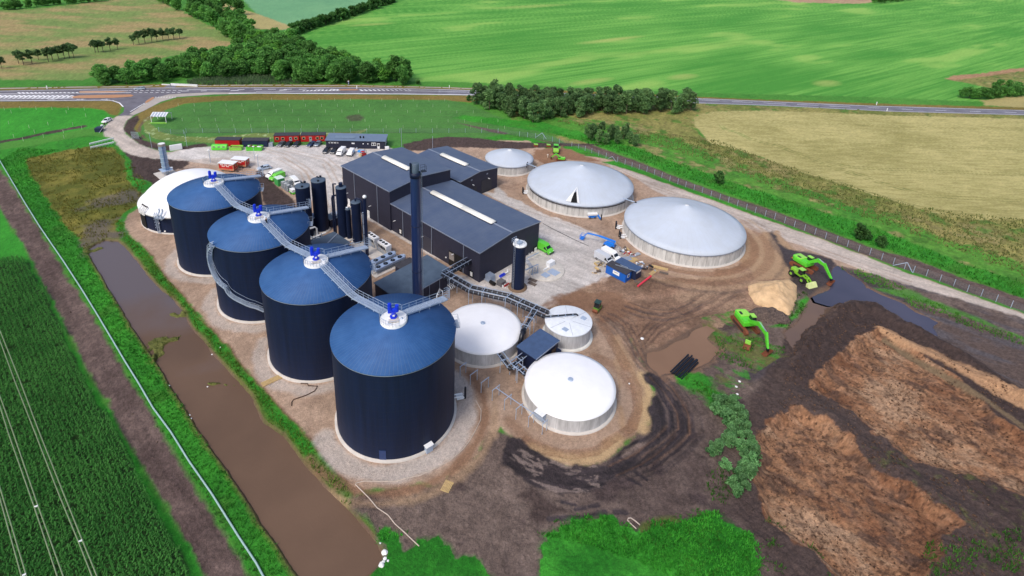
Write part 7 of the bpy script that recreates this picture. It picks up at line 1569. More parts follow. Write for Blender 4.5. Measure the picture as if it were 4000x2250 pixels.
dash(T(1,2,[(1500,914),(1840,919),(2310,933)]), .3); dash(T(1,3,[(60,930),(950,960)]), .3)
for a, b, y0, y1 in ((1560,1770,994,1003),(1880,2090,1006,1015),(2210,2420,1022,1030),(2530,2574,1036,1038)): dash(T(1,3,[(a,y0),(b,y1)]), .28)
for a, b, y0, y1 in ((0,180,1042,1048),(290,510,1052,1060),(620,830,1068,1077),(1010,1120,1083,1087),(1345,1455,1098,1102),(1685,1795,1110,1114),(2030,2140,1120,1124),(2380,2500,1129,1132),(2720,2830,1140,1143)): dash(T(1,4,[(a,y0),(b,y1)]), .28)
mo = mk.build('road_markings', M['marking'], fix=False); mo['kind'] = 'structure'

# ================================================================ FENCES, POSTS, LINES
def fence(label, px, h=2.0, wires=11, every=None, th_=.022):
    P = W(px); c = P[0]; t = thing('wire_fence', label, 'fence', c, 0); pm = None
    for i, p in enumerate(P):
        if pm is None:
            pm = MB().cyl((0,0,0), (0,0,h+.1), .07, n=6).build('post', M['galvp'], t, p-c)
        else: o = pm.copy(); COL.objects.link(o); o.parent = t; o.location = p-c
    w = MB()
    for a, b in zip(P, P[1:]):
        for k in range(wires): z = .08+(h-.1)*k/(wires-1); w.bar(a-c+Vector((0,0,z)), b-c+Vector((0,0,z)), th_)
        n = int((b-a).length/.5)
        for k in range(n): q = a.lerp(b, k/n)-c; w.bar(q, q+Vector((0,0,h)), th_*.7)
    w.build('wire_mesh', mat('wire_grey', (120,124,128), .6, .2, .1), t); return t
FP = T(2,3,[(-500,-130),(-430,-95),(-350,-70),(-270,-55),(-190,-40)])
fence('long chain-link fence on galvanised posts along the gravel road east of the tanks', T(1,3,[(75,1372),(155,1380),(235,1390),(320,1405),(405,1425),(475,1445)])+T(2,3,[(600,28),(668,45),(735,70),(800,92),(870,118),(945,140),(1060,182),(1135,208),(1205,235),(1278,258),(1355,282),(1430,312),(1505,342),(1585,375),(1666,405),(1745,435),(1830,465),(1912,492),(2000,530),(2088,560),(2175,590),(2265,625),(2355,662),(2445,695),(2545,728)])+T(2,4,[(65,755),(165,795),(262,835),(365,872),(470,910),(575,955),(688,990),(795,1035),(908,1080),(1022,1115),(1140,1165),(1258,1212),(1370,1258),(1460,1295),(1590,1330),(1725,1385),(1865,1430)])+T(3,4,[(2000,40),(2140,85),(2290,140),(2440,200),(2600,260),(2780,330)]))
fence('fine grey fence crossing the meadow behind the site cabins', T(1,1,[(1600,1325),(1720,1345),(1850,1350)])+T(1,2,[(-700+i*165, 1336+(i*165)*.0) for i in range(0, 20)])+T(1,3,[(75,1372)]), 1.8, 9)
t = thing('corner_brace', 'pale diagonal brace pair where the fence turns by the grass bank', 'brace', G(*TT(1000,155)), 0); a = t.location
for p_, q_ in ((TT(965,148),TT(1005,175)),(TT(1050,182),TT(1005,175))): MB().bar(G(*p_)-a, G(*TT(1005,175))-a+Vector((0,0,2.0)), .14).build('brace_bar', M['galvp'], t)
t = thing('corner_brace', 'pale diagonal brace pair at the fence on the far right', 'brace', G(*T(2,4,[(1380,1260)])[0]), 0); a = t.location
for p_ in T(2,4,[(1255,1222),(1455,1297)]): MB().bar(G(*p_)-a, Vector((0,0,2.1)), .14).build('brace_bar', M['galvp'], t)
t = thing('corner_brace', 'pale diagonal brace pair at the bend of the fence by the small grey tank', 'brace', G(*T(1,3,[(300,1385)])[0]), 0); a = t.location
for p_ in T(1,3,[(235,1385),(345,1400)]): MB().bar(G(*p_)-a, Vector((0,0,2.1)), .14).build('brace_bar', M['galvp'], t)
# stakes in the meadows
st0 = None
rows = [T(1,2,[(x, y+(x*.004)) for x in range(x0, x1, st)]) for y, x0, x1, st in ((1012,160,1900,158),(1072,-780,2000,160),(1130,-620,2200,165),(1222,-740,2500,167),(1284,-560,2560,170))]
def od(n): return str(n)+('th' if 10 < n % 100 < 14 else {1:'st',2:'nd',3:'rd'}.get(n % 10, 'th'))
for ri, row in enumerate(rows):
    for si, px in enumerate(row):
        g = G(*px); lb = 'pale meadow marker stake, '+od(si+1)+' from the left in the '+['row nearest the highway','second row from the highway','middle row','fourth row from the highway','row nearest the cabins'][ri]
        if st0 is None: st0 = tag(MB().box((0,0,.7), (.09,.09,1.4)).build('marker_stake', mat('stake', (176,190,160), .7), None, g), lb, 'stake', 'marker stakes in the meadow')
        else: o = st0.copy(); COL.objects.link(o); o.location = g; o['label'] = lb
for si, px in enumerate( T(1,1,[(45,1108),(205,1100),(365,1103),(525,1105),(690,1105),(850,1110),(115,1140),(670,1140),(865,1175),(90,1250),(485,1260),(735,1265),(295,1290),(825,1300),(350,1340),(640,1340),(140,1385),(440,1385),(645,1395),(235,1420)])):
    o = st0.copy(); COL.objects.link(o); o.location = G(*px); o['group'] = 'marker stakes in the left field'; o['label'] = 'pale marker stake in the left green field, '+(od(si+1)+' from the left along its top edge' if si < 6 else od(si-5)+' from the top below the top row')
# lamp posts and thin masts
def lamp(label, px, h=4.5):
    t = thing('lamp_post', label, 'lamp post', G(*px), SA, 'slim lamp posts'); MB().cyl((0,0,0), (0,0,h), .07, n=8).build('pole', M['galvp'], t)
    MB().lathe([(.0,h-.05),(.42,h+.05),(.45,h+.15),(0,h+.28)], n=14).build('lamp_head', M['white'], t)
for lb, px in (('slim lamp post with round head left of the red wagons', T(2,1,[(2120,188)])[0]), ('slim lamp post with round head in the middle of the gravel yard', (995,620)), ('slim lamp post at the left end of the lime skips road', (822,634)), ('lamp post by the corner of the tallest hall', (1010,655))): lamp(lb, px)
for lb, px, h in (('thin mast by the dark soil left of the flare stack', (594,581), 6), ('thin mast beside the white roadside block', (731,575), 6), ('thin mast behind the tallest hall', (1569,577), 8), ('thin mast between the two back halls', (1690,590), 6)):
    tag(MB().cyl((0,0,0), (0,0,h), .06, n=6).build('mast', M['galvp'], None, G(*px)), lb, 'mast', 'thin masts')
# roadside bits
g = G(*T(1,1,[(1630,1215)])[0]); t = thing('frame_shelter', 'small white-framed shelter with slatted roof standing in the meadow corner', 'shelter', g, .1)
f = MB()
for x in (-2.8, 2.8):
    for y in (-2.5, 2.5): f.bar((x,y,0), (x,y,2.6), .16)
for k in range(6): f.bar((-2.8+k*1.12,-2.6,2.6), (-2.8+k*1.12,0,3.6), .3); f.bar((-2.8+k*1.12,2.6,2.6), (-2.8+k*1.12,0,3.6), .3)
f.bar((-3,0,3.6), (3,0,3.6), .2); f.build('frame', M['white'], t)
MB().add([(-2.9,-2.6,2.66),(2.9,-2.6,2.66),(2.9,0,3.66),(-2.9,0,3.66)], [(0,1,2,3)]).build('roof_sheet', mat('shelter_sheet', (170,180,196), .5), t, fix=False); MB().add([(-2.9,2.6,2.66),(2.9,2.6,2.66),(2.9,0,3.66),(-2.9,0,3.66)], [(0,1,2,3)]).build('roof_sheet', mat('shelter_sheet', (170,180,196), .5), t, fix=False)
MB().bar((-3,-3.2,.2), (3.2,-3.2,.2), .3).build('ground_beam', M['limey'], t)
p0, p1 = G(*T(1,1,[(960,1449)])[0]), G(*T(1,1,[(1140,1410)])[0]); t = thing('sliding_gate', 'two long white gate beams lying across the drive by the marsh', 'gate', p0, 0)
for z, (q0, q1) in ((.0, (T(2,1,[(905,22)])[0], T(1,1,[(1145,1412)])[0])), (.0, (T(2,1,[(915,58)])[0], T(2,1,[(1150,5)])[0]))):
    a, b = G(*q0)-p0, G(*q1)-p0; MB().bar(a+Vector((0,0,.9)), b+Vector((0,0,.9)), .32, .5).build('gate_beam', M['white'], t)
    w_ = MB(); [w_.bar(a.lerp(b, k/8), a.lerp(b, k/8)+Vector((0,0,.8)), .1) for k in range(9)]; w_.build('gate_legs', M['galv'], t)
g = G(*T(1,1,[(1000,1320)])[0]); t = thing('barrier_unit', 'dark blue and black gate machine on the grass at the road edge', 'barrier', g, .2); MB().box((0,0,.8), (2.0,2.6,1.5)).build('housing', M['navyc'], t); MB().box((0,1.4,1.2), (1.6,1.0,.4)).build('green_lid', mat('bin_green', (60,120,96), .5), t); MB().cyl((.3,1.9,1.4), (.3,1.9,1.9), .4, n=12).build('white_light', M['white'], t); MB().bar((1.0,-2.5,.2), (1.6,1.2,2.0), .12).build('boom', M['galv'], t)
g = G(*T(1,1,[(1365,1400)])[0]); t = thing('notice_frame', 'grey mesh notice frame standing beside the entrance road', 'frame', g, -.1); f = MB(); [f.bar((x,0,0), (x,0,2.8), .09) for x in np.linspace(-1.4,1.4,8)]; [f.bar((-1.4,0,z), (1.4,0,z), .09) for z in (.6,1.2,1.8,2.4,2.8)]; f.build('mesh_panel', M['galv'], t); f = MB(); [f.bar((x,0,1.5), (x,1.4,0), .1) for x in (-1.4,1.4)]; f.build('back_stay', M['galv'], t)
g = G(*(530+1165*.136, 560+185*.136)); t = thing('concrete_block', 'pale block wall with blue end standing beside the gravel drive', 'wall block', g, R_(38)); bevel(MB().box((0,0,1.0), (3.9,.7,2.0)).build('block', M['white'], t)); MB().box((2.0,0,1.0), (.1,.72,2.0)).build('end_face', M['navyc'], t)
g = G(*T(1,1,[(1855,865)])[0]); t = thing('roadside_board', 'long white board lying behind the highway shoulder', 'board', g, 0); MB().box((0,0,.5), (13,.4,1.1)).build('board', M['white'], t); MB().box((-9,0,.3), (4,.4,.5)).build('board_stub', M['white'], t)
for px, lb in ((T(1,4,[(1090,1055)])[0],'white marker post on the far verge of the highway, right'),(T(1,4,[(1195,1118)])[0],'white marker post on the near verge of the highway, right'),(T(1,3,[(1496,962)])[0],'white marker post on the far verge above the windbreak'),(T(1,2,[(1945,888)])[0],'white marker post on the far verge before the windbreak'),(T(1,1,[(475,895)])[0],'white marker post on the far verge at the left'),(T(1,2,[(1015,892)])[0],'tan marker post in the middle of the highway')):
    tag(MB().box((0,0,.8), (.35,.2,1.6)).build('marker_post', M['white'], None, G(*px)), lb, 'marker post', 'highway marker posts')
t = thing('pale_pipe', 'long pale blue pipe lying dead straight along the grass verge beside the tilled strip', 'pipe', G(*T(3,1,[(805,0)])[0]), 0)
pl = W(T(2,1,[(-160,-80),(0,170),(250,590),(400,830),(640,1180),(815,1449)])+T(3,1,[(960,235),(1130,520),(1260,740),(1400,965),(1540,1205),(1720,1449)])+T(4,1,[(1900,290),(2130,620),(2400,1050),(2576,1315)])+T(4,2,[(160,1610)]), .25)
MB().tube([p-t.location for p in pl], .14, 8).build('pipe', mat('pale_blue_pipe', (150,180,178), .45, 0, .06), t)
# overhead conductors close to the camera
mc = mat('conductor', (140,156,118), .4, .4, .08)
ZC = 60.0
for lb, L1, L2, sp in (('pair of overhead cables farthest right above the maize, with one white spacer', T(3,1,[(-160,60),(0,530),(150,940),(350,1449)])+T(4,1,[(590,620),(790,1105),(925,1449),(1100,1900)]), T(3,1,[(-160,0),(0,430),(200,930),(395,1449)])+T(4,1,[(640,620),(828,1088),(975,1449),(1140,1850)]), T(4,1,[(790,1105),(828,1088)])),
    ('middle pair of overhead cables above the maize, with one white spacer', T(3,1,[(-160,700),(0,1190),(80,1449)])+T(4,1,[(345,755),(575,1449),(700,1850)]), T(3,1,[(-160,600),(0,1090),(130,1449)])+T(4,1,[(382,742),(635,1449),(760,1820)]), T(4,1,[(345,755),(382,742)])),
    ('leftmost pair of overhead cables at the lower left corner', T(4,1,[(-160,120),(0,670),(215,1449),(320,1850)]), T(4,1,[(-160,-10),(0,560),(262,1435),(380,1850)]), T(4,1,[(225,1445),(262,1430)]))):
    A_ = W(L1, ZC); t = thing('overhead_cable', lb, 'cable', A_[0], 0, 'overhead power cables')
    for Ln in (L1, L2): MB().tube([p-A_[0] for p in W(Ln, ZC)], .021, 6).build('conductor', mc, t)
    s0, s1 = W(sp, ZC); MB().bar(s0-A_[0], s1-A_[0], .05).build('spacer', M['white'], t)
# ================================================================ SMALL SITE THINGS
def slab_px(name, label, cat, c, L_, w_, rz, h=.12, m_='wood', group=None, z=0.):
    g = G(*c); return tag(MB().box((0,0,h/2), (L_,w_,h)).build(name, M[m_], None, (g.x, g.y, gh(g.x, g.y)+z), rz), label, cat, group)
def boardstack(label, c, L_, w_, rz, m_='wood'):
    g = G(*c); t = thing('pallet', label, 'pallet', (g.x, g.y, gh(g.x, g.y)), rz); d = MB()
    n = max(3, int(w_/.2)); [d.box((0, -w_/2+w_*(i+.5)/n, .15), (L_, w_/n*.72, .04)) for i in range(n)]; [d.box((x,0,.07), (.12,w_,.1)) for x in (-L_*.42,0,L_*.42)]; d.build('boards', M[m_], t); return t
boardstack('long pale plywood board on the dirt by the second navy tank', T(3,2,[(158,935)])[0], 3.6, 1.3, R_(42))
boardstack('single yellow board on the dark ground below the nearest tank', T(4,2,[(1922,552)])[0], 1.9, 1.4, R_(70))
boardstack('pale pallet stack beside the dark blue container', K9(1200,750), 3.2, 2.2, R_(38))
boardstack('long plywood sheet lying near the foot of the largest grey tank', K9(1910,950), 4.2, 1.3, R_(-22))
boardstack('tilted pale board beside the coil of hoses', K9(1755,1060), 3.4, 1.0, R_(48))
boardstack('small grey pallet farthest right of the boards', K9(2015,1080), 2.2, 1.0, R_(-20), 'dkwood')
boardstack('brown pallet left of the white silo foot slab', cb(840,1260), 2.2, 1.1, R_(-30), 'dkwood')
boardstack('dark brown pallet below another near the silo', cb(830,1350), 2.2, 1.1, R_(-35), 'dkwood')
boardstack('brown pallet at the left end of the red pipe', K9(1370,1320), 2.0, 1.1, R_(-35), 'dkwood')
a, b = G(*K9(1360,1420)), G(*K9(1690,1165)); t = thing('red_pipe', 'bright red pipe lying on the mud in front of the containers', 'pipe', a, 0); MB().cyl(Vector((0,0,.22)), b-a+Vector((0,0,.22)), .24, n=12).build('pipe', mat('coral_red', (222,60,80), .5, 0, .05), t)
def hose(name, label, px, r, m_, cat='hose'): P = W(px); P = [Vector((p.x, p.y, gh(p.x, p.y)+r)) for p in P]; return tag(MB().tube([p-P[0] for p in P], r, 6).build(name, m_, None, P[0]), label, cat)
hose('black_hose', 'dark hose snaking over the dirt by the second navy tank', T(3,2,[(450,962),(520,965),(525,985),(620,992),(590,1040),(500,1085),(380,1125),(360,1150),(358,1190)]), .09, mat('hose_brown', (70,50,40), .7))
hose('pale_hose', 'long pale hose running from the pad corner over the peat to the grass', T(4,2,[(1000,530),(1060,590),(1140,670),(1220,770),(1330,840),(1400,930),(1480,1000),(1560,1080),(1640,1150)]), .08, mat('hose_pale', (190,176,164), .7))
hose('pale_hose', 'thin pale hose curving round the foot of the nearest navy tank', T(4,2,[(1000,520),(1080,498),(1400,500),(1520,465),(1650,440),(1800,370),(1950,290),(2080,180),(2150,90),(2200,0)])+T(3,2,[(2260,1330),(2265,1230),(2210,1130)]), .07, mat('hose_pale', (190,176,164), .7))
hose('pale_hose', 'looped pale hose at the top edge of the bright meadow patch', T(4,3,[(1250,975),(1190,920),(1162,890),(1170,868),(1195,868),(1240,900),(1285,940)]), .08, mat('hose_pale', (190,176,164), .7))
hose('black_hose', 'thin dark cable lying across the gravel near the green van', T(2,3,[(310,800),(400,850),(500,900),(620,960),(770,1028)]), .06, M['black'], 'cable')
def rock(name, label, cat, px, r, m_, group, fl=.6):
    g = G(*px); bm = bmesh.new(); bmesh.ops.create_icosphere(bm, subdivisions=2, radius=r)
    for v in bm.verts: v.co *= random.uniform(.8, 1.15); v.co.z = v.co.z*fl+r*.25
    me = bpy.data.meshes.new(name); bm.to_mesh(me); bm.free(); me.materials.append(m_); o = bpy.data.objects.new(name, me); COL.objects.link(o); o.location = (g.x, g.y, max(gh(g.x, g.y), -.5)); return tag(o, label, cat, group)
for i, (px, r) in enumerate((((1293,1215),.42),((1297,1275),.26),((1282,1305),.24),((1262,1340),.4),((1327,1297),.18),((1250,1120),.13))): rock('white_stone', ['largest white sack at the water edge by the meadow','white sack in the middle of the shoreline row','small white sack near the bank bend','wide white sack at the lower end of the shoreline row','small yellowish sack on the grass','tiny white sack at the top of the bank'][i], 'sack', T(4,2,[px])[0], r, M['cloth_w'], 'white sacks along the bank')
for i, px in enumerate(((1905,1262),(1920,1300),(1700,975),(2085,975),(2130,652),(2218,597))): rock('white_litter', 'scrap of white litter at the edge of the muddy basin', 'litter', T(3,1,[px])[0], .17, M['cloth_w'], 'white litter by the basin')
for i, (px, r) in enumerate((((2290,940),.26),((2255,998),.26),((2265,1072),.26),((1310,505),.42),((1180,962),.18),((1760,735),.25))): rock('white_litter', 'scrap of white litter on the muddy ground in the south-east', 'litter', T(3,3,[px])[0], r, M['cloth_w'], 'white litter on the mud', .4)
# stack of black pipes at the puddle
g = G(*T(3,3,[(1740,795)])[0]); t = thing('pipe_stack', 'bundle of long black plastic pipes lying by the brown puddle', 'pipe stack', (g.x, g.y, max(gh(g.x, g.y), -.2)), yaw(G(*T(3,3,[(1690,870)])[0]), G(*T(3,3,[(1830,730)])[0])))
for i in range(8): MB().cyl((-3.6,(i-3.5)*.34,.16+(.3 if i % 2 else 0)), (3.2+(i % 3)*.3,(i-3.5)*.34,.16+(.3 if i % 2 else 0)), .16, n=10).build('pipe', M['black'], t)
# heaps
def heap(name, label, px, h, m_, noise=.3, seed=5):
    P = W(px); xs = [p.x for p in P]; ys = [p.y for p in P]; st_ = .35; X_, Y_ = np.meshgrid(np.arange(min(xs), max(xs)+st_, st_), np.arange(min(ys), max(ys)+st_, st_)); sh = X_.shape; x, y = X_.ravel(), Y_.ravel()
    d = seg_dist(x, y, P, True); ins = inside(x, y, P); dm = d[ins].max(); q = np.where(ins, np.clip(d/dm, 0, 1), -np.clip(d, 0, 1)*.2); z = h*np.sign(q)*np.abs(q)**.75*(1+noise*(fbm(x, y, 1.6, seed, 4)-.5)*2)+noise*.5*(fbm(x, y, .7, seed+1, 3)-.5)*(q > 0)+.0
    z = np.where(ins, np.maximum(z, 0)+.05, -.5); n, m = sh; idq = np.arange(n*m).reshape(sh); f = np.stack([idq[:-1,:-1], idq[:-1,1:], idq[1:,1:], idq[1:,:-1]], -1).reshape(-1, 4); f = f[ins[f].any(1)]
    c = G(*px[0]); me = bpy.data.meshes.new(name); us = np.unique(f); mp_ = np.zeros(n*m, int); mp_[us] = np.arange(us.size); me.from_pydata(np.stack([x[us]-c.x, y[us]-c.y, z[us]+ghs(x[us], y[us])*(.0)], -1).tolist(), [], mp_[f].tolist()); me.polygons.foreach_set('use_smooth', [True]*len(me.polygons)); me.materials.append(m_); o = bpy.data.objects.new(name, me); COL.objects.link(o); o.location = c; return tag(o, label, 'heap')
heap('sand_pile', 'pale yellow sand heap between the excavators', O([(1885,745),(1880,720),(1910,710),(1950,708),(1985,705),(2005,720),(2005,750),(1995,780),(1985,795),(1960,785),(1930,775),(1900,765)]), 3.0, mat('sand', (190,158,120), .9, 0, .16, .5, .4, 3, rgb2=(212,180,140)), .35)
heap('soil_heap', 'dark cloddy soil heap with weeds below the sand pile', O([(1880,785),(1900,775),(1940,775),(1975,790),(1992,810),(1975,818),(1930,815),(1895,805)]), 1.9, mat('dark_soil', (60,48,48), .95, 0, .5, 2.5, .8, 5, rgb2=(96,82,74)), .6)
# scrap between containers and grey tank
random.seed(21)
for i, (px, lb) in enumerate(((K9(1000,500),'heap of grey timber and wire behind the two white vans'), (K9(1130,570),'jumble of white sacks and red canisters by the vans'), (K9(1420,880),'bundle of silver offcuts behind the dark blue container'), (K9(1610,970),'coil of grey hoses with a green strap on the mud'), (K9(290,1020),'pile of broken boards at the left end of the blue container'), (K9(430,900),'yellowish plank pile by the corner of the blue container'))):
    g = G(*px); t = thing('scrap_pile', lb, 'scrap pile', g, random.random()*3)
    for k in range(9):
        mm = M[[('dkwood','wood','galv'),('white','red','dkwood','cream'),('galvp','cloth_w','galv'),('dkwood','galv','black'),('dkwood','wood','slab'),('wood','cream','dkwood')][i][k % 3]]
        a = Vector((random.uniform(-1.5,1.5), random.uniform(-1.2,1.2), .1+random.random()*.4)); q = MB().box(a, (random.uniform(.3,1.6), random.uniform(.15,.5), random.uniform(.08,.4)), random.random()*3); q.build('scrap_piece', mm, t)
for px, lb, sz, m_, rz in ((K9(1290,630),'curved grey panel lying by the white vans',(3.4,1.1,.2),'galv',R_(35)),(K9(1090,720),'round grey lid behind the dark blue container',(2.2,1.8,.15),'galv',.3)):
    g = G(*px); tag(bevel(MB().box((0,0,sz[2]/2+.05), sz).build('metal_panel', M[m_], None, g, rz)), lb, 'panel')
# ================================================================ VEGETATION
def leaf_material(name, rough=.75):
    m = bpy.data.materials.new(name); m.use_nodes = True; N = m.node_tree.nodes; L = m.node_tree.links; b = N['Principled BSDF']
    b.inputs['Roughness'].default_value = rough; b.inputs['Specular IOR Level'].default_value = .25
    at = N.new('ShaderNodeAttribute'); at.attribute_name = 'tone'; oi = N.new('ShaderNodeObjectInfo'); hs = N.new('ShaderNodeHueSaturation')
    mr = N.new('ShaderNodeMapRange'); mr.inputs[3].default_value = .72; mr.inputs[4].default_value = 1.3; L.new(oi.outputs['Random'], mr.inputs[0]); L.new(mr.outputs[0], hs.inputs['Value'])
    L.new(at.outputs['Color'], hs.inputs['Color']); L.new(hs.outputs[0], b.inputs['Base Color'])
    tr = N.new('ShaderNodeBsdfTranslucent'); mx = N.new('ShaderNodeMixShader'); mx.inputs[0].default_value = .46; L.new(hs.outputs[0], tr.inputs[0]); L.new(b.outputs[0], mx.inputs[1]); L.new(tr.outputs[0], mx.inputs[2])
    L.new(mx.outputs[0], N['Material Output'].inputs[0]); return m
LEAF = leaf_material('foliage')
BARK = mat('bark', (96,84,72), .9, 0, .25, 4)
def quads_mesh(name, V, colr, m_=None):
    """V: (n,4,3) corners, colr: (n,3) linear colour"""
    n = len(V); me = bpy.data.meshes.new(name); me.vertices.add(n*4); me.loops.add(n*4); me.polygons.add(n)
    me.vertices.foreach_set('co', V.astype(np.float32).ravel()); me.loops.foreach_set('vertex_index', np.arange(n*4, dtype=np.int32))
    me.polygons.foreach_set('loop_start', np.arange(0, n*4, 4, dtype=np.int32)); me.polygons.foreach_set('loop_total', np.full(n, 4, np.int32))
    a = me.attributes.new('tone', 'FLOAT_COLOR', 'POINT'); a.data.foreach_set('color', np.concatenate([np.repeat(colr, 4, 0), np.ones((n*4, 1))], 1).astype(np.float32).ravel())
    me.materials.append(m_ or LEAF); me.update(); me.validate(); return me
def leaf_quads(C_, size, up=.35):
    n = len(C_); nrm = rng.normal(size=(n, 3)); nrm[:, 2] = np.abs(nrm[:, 2])+up; nrm /= np.linalg.norm(nrm, axis=1)[:, None]
    a = np.cross(nrm, rng.normal(size=(n, 3))); a /= np.linalg.norm(a, axis=1)[:, None]; b = np.cross(nrm, a); s = (size*(.6+.8*rng.random(n)))[:, None]
    a = a*s*.5; b = b*s*.34; return np.stack([C_-a-b*.5, C_-b+a*.1, C_+a+b*.3, C_+b-a*.2], 1)
def tree_meshes(h, rad, n, c0, c1, base=.18, lobes=14, leaf=.6, shape='round'):
    lc = []; 
    for i in range(lobes):
        z = base+(1-base)*(.12+.80*rng.random()); prof = math.sin(math.pi*min(1, max(.06, (z-base)/(1-base)))**.8)**.6 if shape == 'round' else (1-.75*(z-base)/(1-base))
        a = rng.random()*6.28; r = rad*prof*(.25+.55*rng.random()); lc.append((r*math.cos(a), r*math.sin(a), z*h, rad*(.24+.20*rng.random()), rng.random()))
    lc.append((0, 0, h*.84, rad*.42, .7)); P = []; K = []
    per = n//len(lc)
    for (x, y, z, r, t) in lc:
        d = rng.normal(size=(per, 3)); d /= np.linalg.norm(d, axis=1)[:, None]; rr_ = r*(.72+.34*rng.random(per))[:, None]; q = d*rr_*np.array([1, 1, .8]); P.append(q+np.array([x, y, z])); K.append(np.clip(t*.6+.4*rng.random(per), 0, 1))
    P = np.concatenate(P); K = np.concatenate(K)[:, None]; P[:, 2] = np.maximum(P[:, 2], .25)
    colr = (1-K)*np.array(lin(c0))+K*np.array(lin(c1)); colr *= (.75+.5*rng.random((len(P), 1)))
    crown = quads_mesh('crown', leaf_quads(P, leaf), colr)
    tb = MB(); tb.cyl((0,0,-.1), (0,0,h*.55), .10+h*.012, .05+h*.004, n=7)
    for k in range(5): x, y, z, r, t = lc[k]; tb.cyl((0,0,h*(.22+.06*k)), (x*.8,y*.8,z), .05+h*.004, .03, n=5)
    tr = tb.build('trunk', BARK); return crown, tr
PROTO = {}
def proto(kind, var, *a, **k):
    cr, tro = tree_meshes(*a, **k); PROTO.setdefault(kind, []).append((cr, tro.data)); bpy.data.objects.remove(tro)
GD, GL = (26,58,28), (62,112,48)
for v in range(5): proto('wood', v, 10, 4.4, 1900, (66,118,58), (126,186,92), base=.04, lobes=30, leaf=1.0)
for v in range(2): proto('bright', v, 10, 4.0, 1500, (66,124,48), (132,190,84), base=.04, lobes=30, leaf=.95)
for v in range(4): proto('belt', v, 10, 3.3, 1900, (70,108,66), (132,168,106), base=.02, lobes=28, leaf=.75, shape='round')
for v in range(3): proto('field', v, 8, 2.6, 800, (58,92,60), (116,150,94), base=.34, lobes=11, leaf=.8)
for v in range(3): proto('shrub', v, 4, 2.4, 800, (44,86,46), (98,146,74), base=.02, lobes=12, leaf=.75)
for v in range(3): proto('willow', v, 2.6, 1.7, 900, (52,112,58), (140,190,126), base=.02, lobes=11, leaf=.36)
PL = {}
def plant(kind, x, y, s, label, name, cat, group, sz=None):
    cr, tr = random.choice(PROTO[kind]); z = gh(x, y); t = thing(name, label, cat, (x, y, z), random.random()*6.28, group); t.scale = (s*random.uniform(.9,1.1), s*random.uniform(.9,1.1), s*(sz or 1)*random.uniform(.88,1.12))
    for nm, me in (('crown', cr), ('trunk', tr)): o = bpy.data.objects.new(nm, me); COL.objects.link(o); o.parent = t
    PL.setdefault(group or 'x', []).append(t)
    return t
def scatter_poly(px, dmin, nmax, world=False):
    P = px if world else W(px); xs = [p[0] for p in P]; ys = [p[1] for p in P]; out = []
    for _ in range(nmax*40):
        x, y = random.uniform(min(xs), max(xs)), random.uniform(min(ys), max(ys))
        if not inside(np.array([x]), np.array([y]), P)[0]: continue
        if all((x-a)**2+(y-b)**2 > dmin*dmin for a, b in out): out.append((x, y))
        if len(out) >= nmax: break
    return out
random.seed(5)
def ordn(n): return str(n)+('th' if 10 < n % 100 < 14 else {1:'st',2:'nd',3:'rd'}.get(n % 10, 'th'))
def name_rows(objs, rows, what, place):
    # label each plant by its row (front = nearest the camera) and its order from the left
    objs = sorted(objs, key=lambda o: math.hypot(o.location.x, o.location.y)); n = len(objs)
    for r in range(rows):
        part = sorted(objs[r*n//rows:(r+1)*n//rows], key=lambda o: o.location.x/o.location.y)
        rn = ' of its row' if rows == 1 else (' in the '+['front','second','third','fourth','back'][r if r < rows-1 else 4]+' row')
        for i, o in enumerate(part): o['label'] = what+', '+ordn(i+1)+' from the left'+rn+place
COPSE = T(1,1,[(850,855),(1000,862),(1650,850),(1720,795),(2574,785)])+T(1,2,[(0,780),(420,835),(1000,845),(1560,855),(1600,840),(1480,780),(1200,770),(950,690),(700,650),(560,590),(480,540),(350,440),(100,400)])+T(1,1,[(2574,480),(2400,545),(1850,680),(1250,790),(950,830)])
for x, y in scatter_poly(COPSE, 5.6, 165):
    br = random.random() < .16
    far = y > 330
    plant('bright' if br else 'wood', x, y, random.uniform(.85,1.25) if x > -150 else random.uniform(.72,1.0), ('light green leafy tree inside the dense copse beyond the highway' if br else 'dark green leafy tree in the dense copse beyond the highway'), 'tree', 'tree', 'light trees of the copse beyond the highway' if br else 'dark trees of the copse beyond the highway')
for px in T(1,1,[(1640,30),(1700,60),(1790,105),(1930,165),(2000,185),(2070,215),(2150,265),(2240,330),(2290,370),(2380,400),(2440,420),(2350,300),(2450,300),(2520,360),(2420,230),(2300,220),(2200,190),(2110,150),(2040,90),(2130,85),(2230,80),(2320,70),(1960,100),(2540,430),(2180,130),(2400,150)]):
    g = G(*px); plant('wood', g.x, g.y, random.uniform(1.0,1.35), 'tree in the belt running from the copse up to the top edge', 'tree', 'tree', 'trees of the belt above the copse')
L_ = T(1,2,[(375,350),(620,275),(920,170),(1150,100),(1410,5)]); Pw = W(L_); k_ = 0
for a, b in zip(Pw, Pw[1:]):
    n = int((b-a).length/6.0)
    for i in range(n): q = a.lerp(b, i/n); plant('shrub', q.x+random.uniform(-1.5,1.5), q.y+random.uniform(-1.5,1.5), random.uniform(1.6,2.2), 'bush in the long hedge along the upper left edge of the big green field', 'hedge_bush', 'bush', 'bushes of the long field hedge')
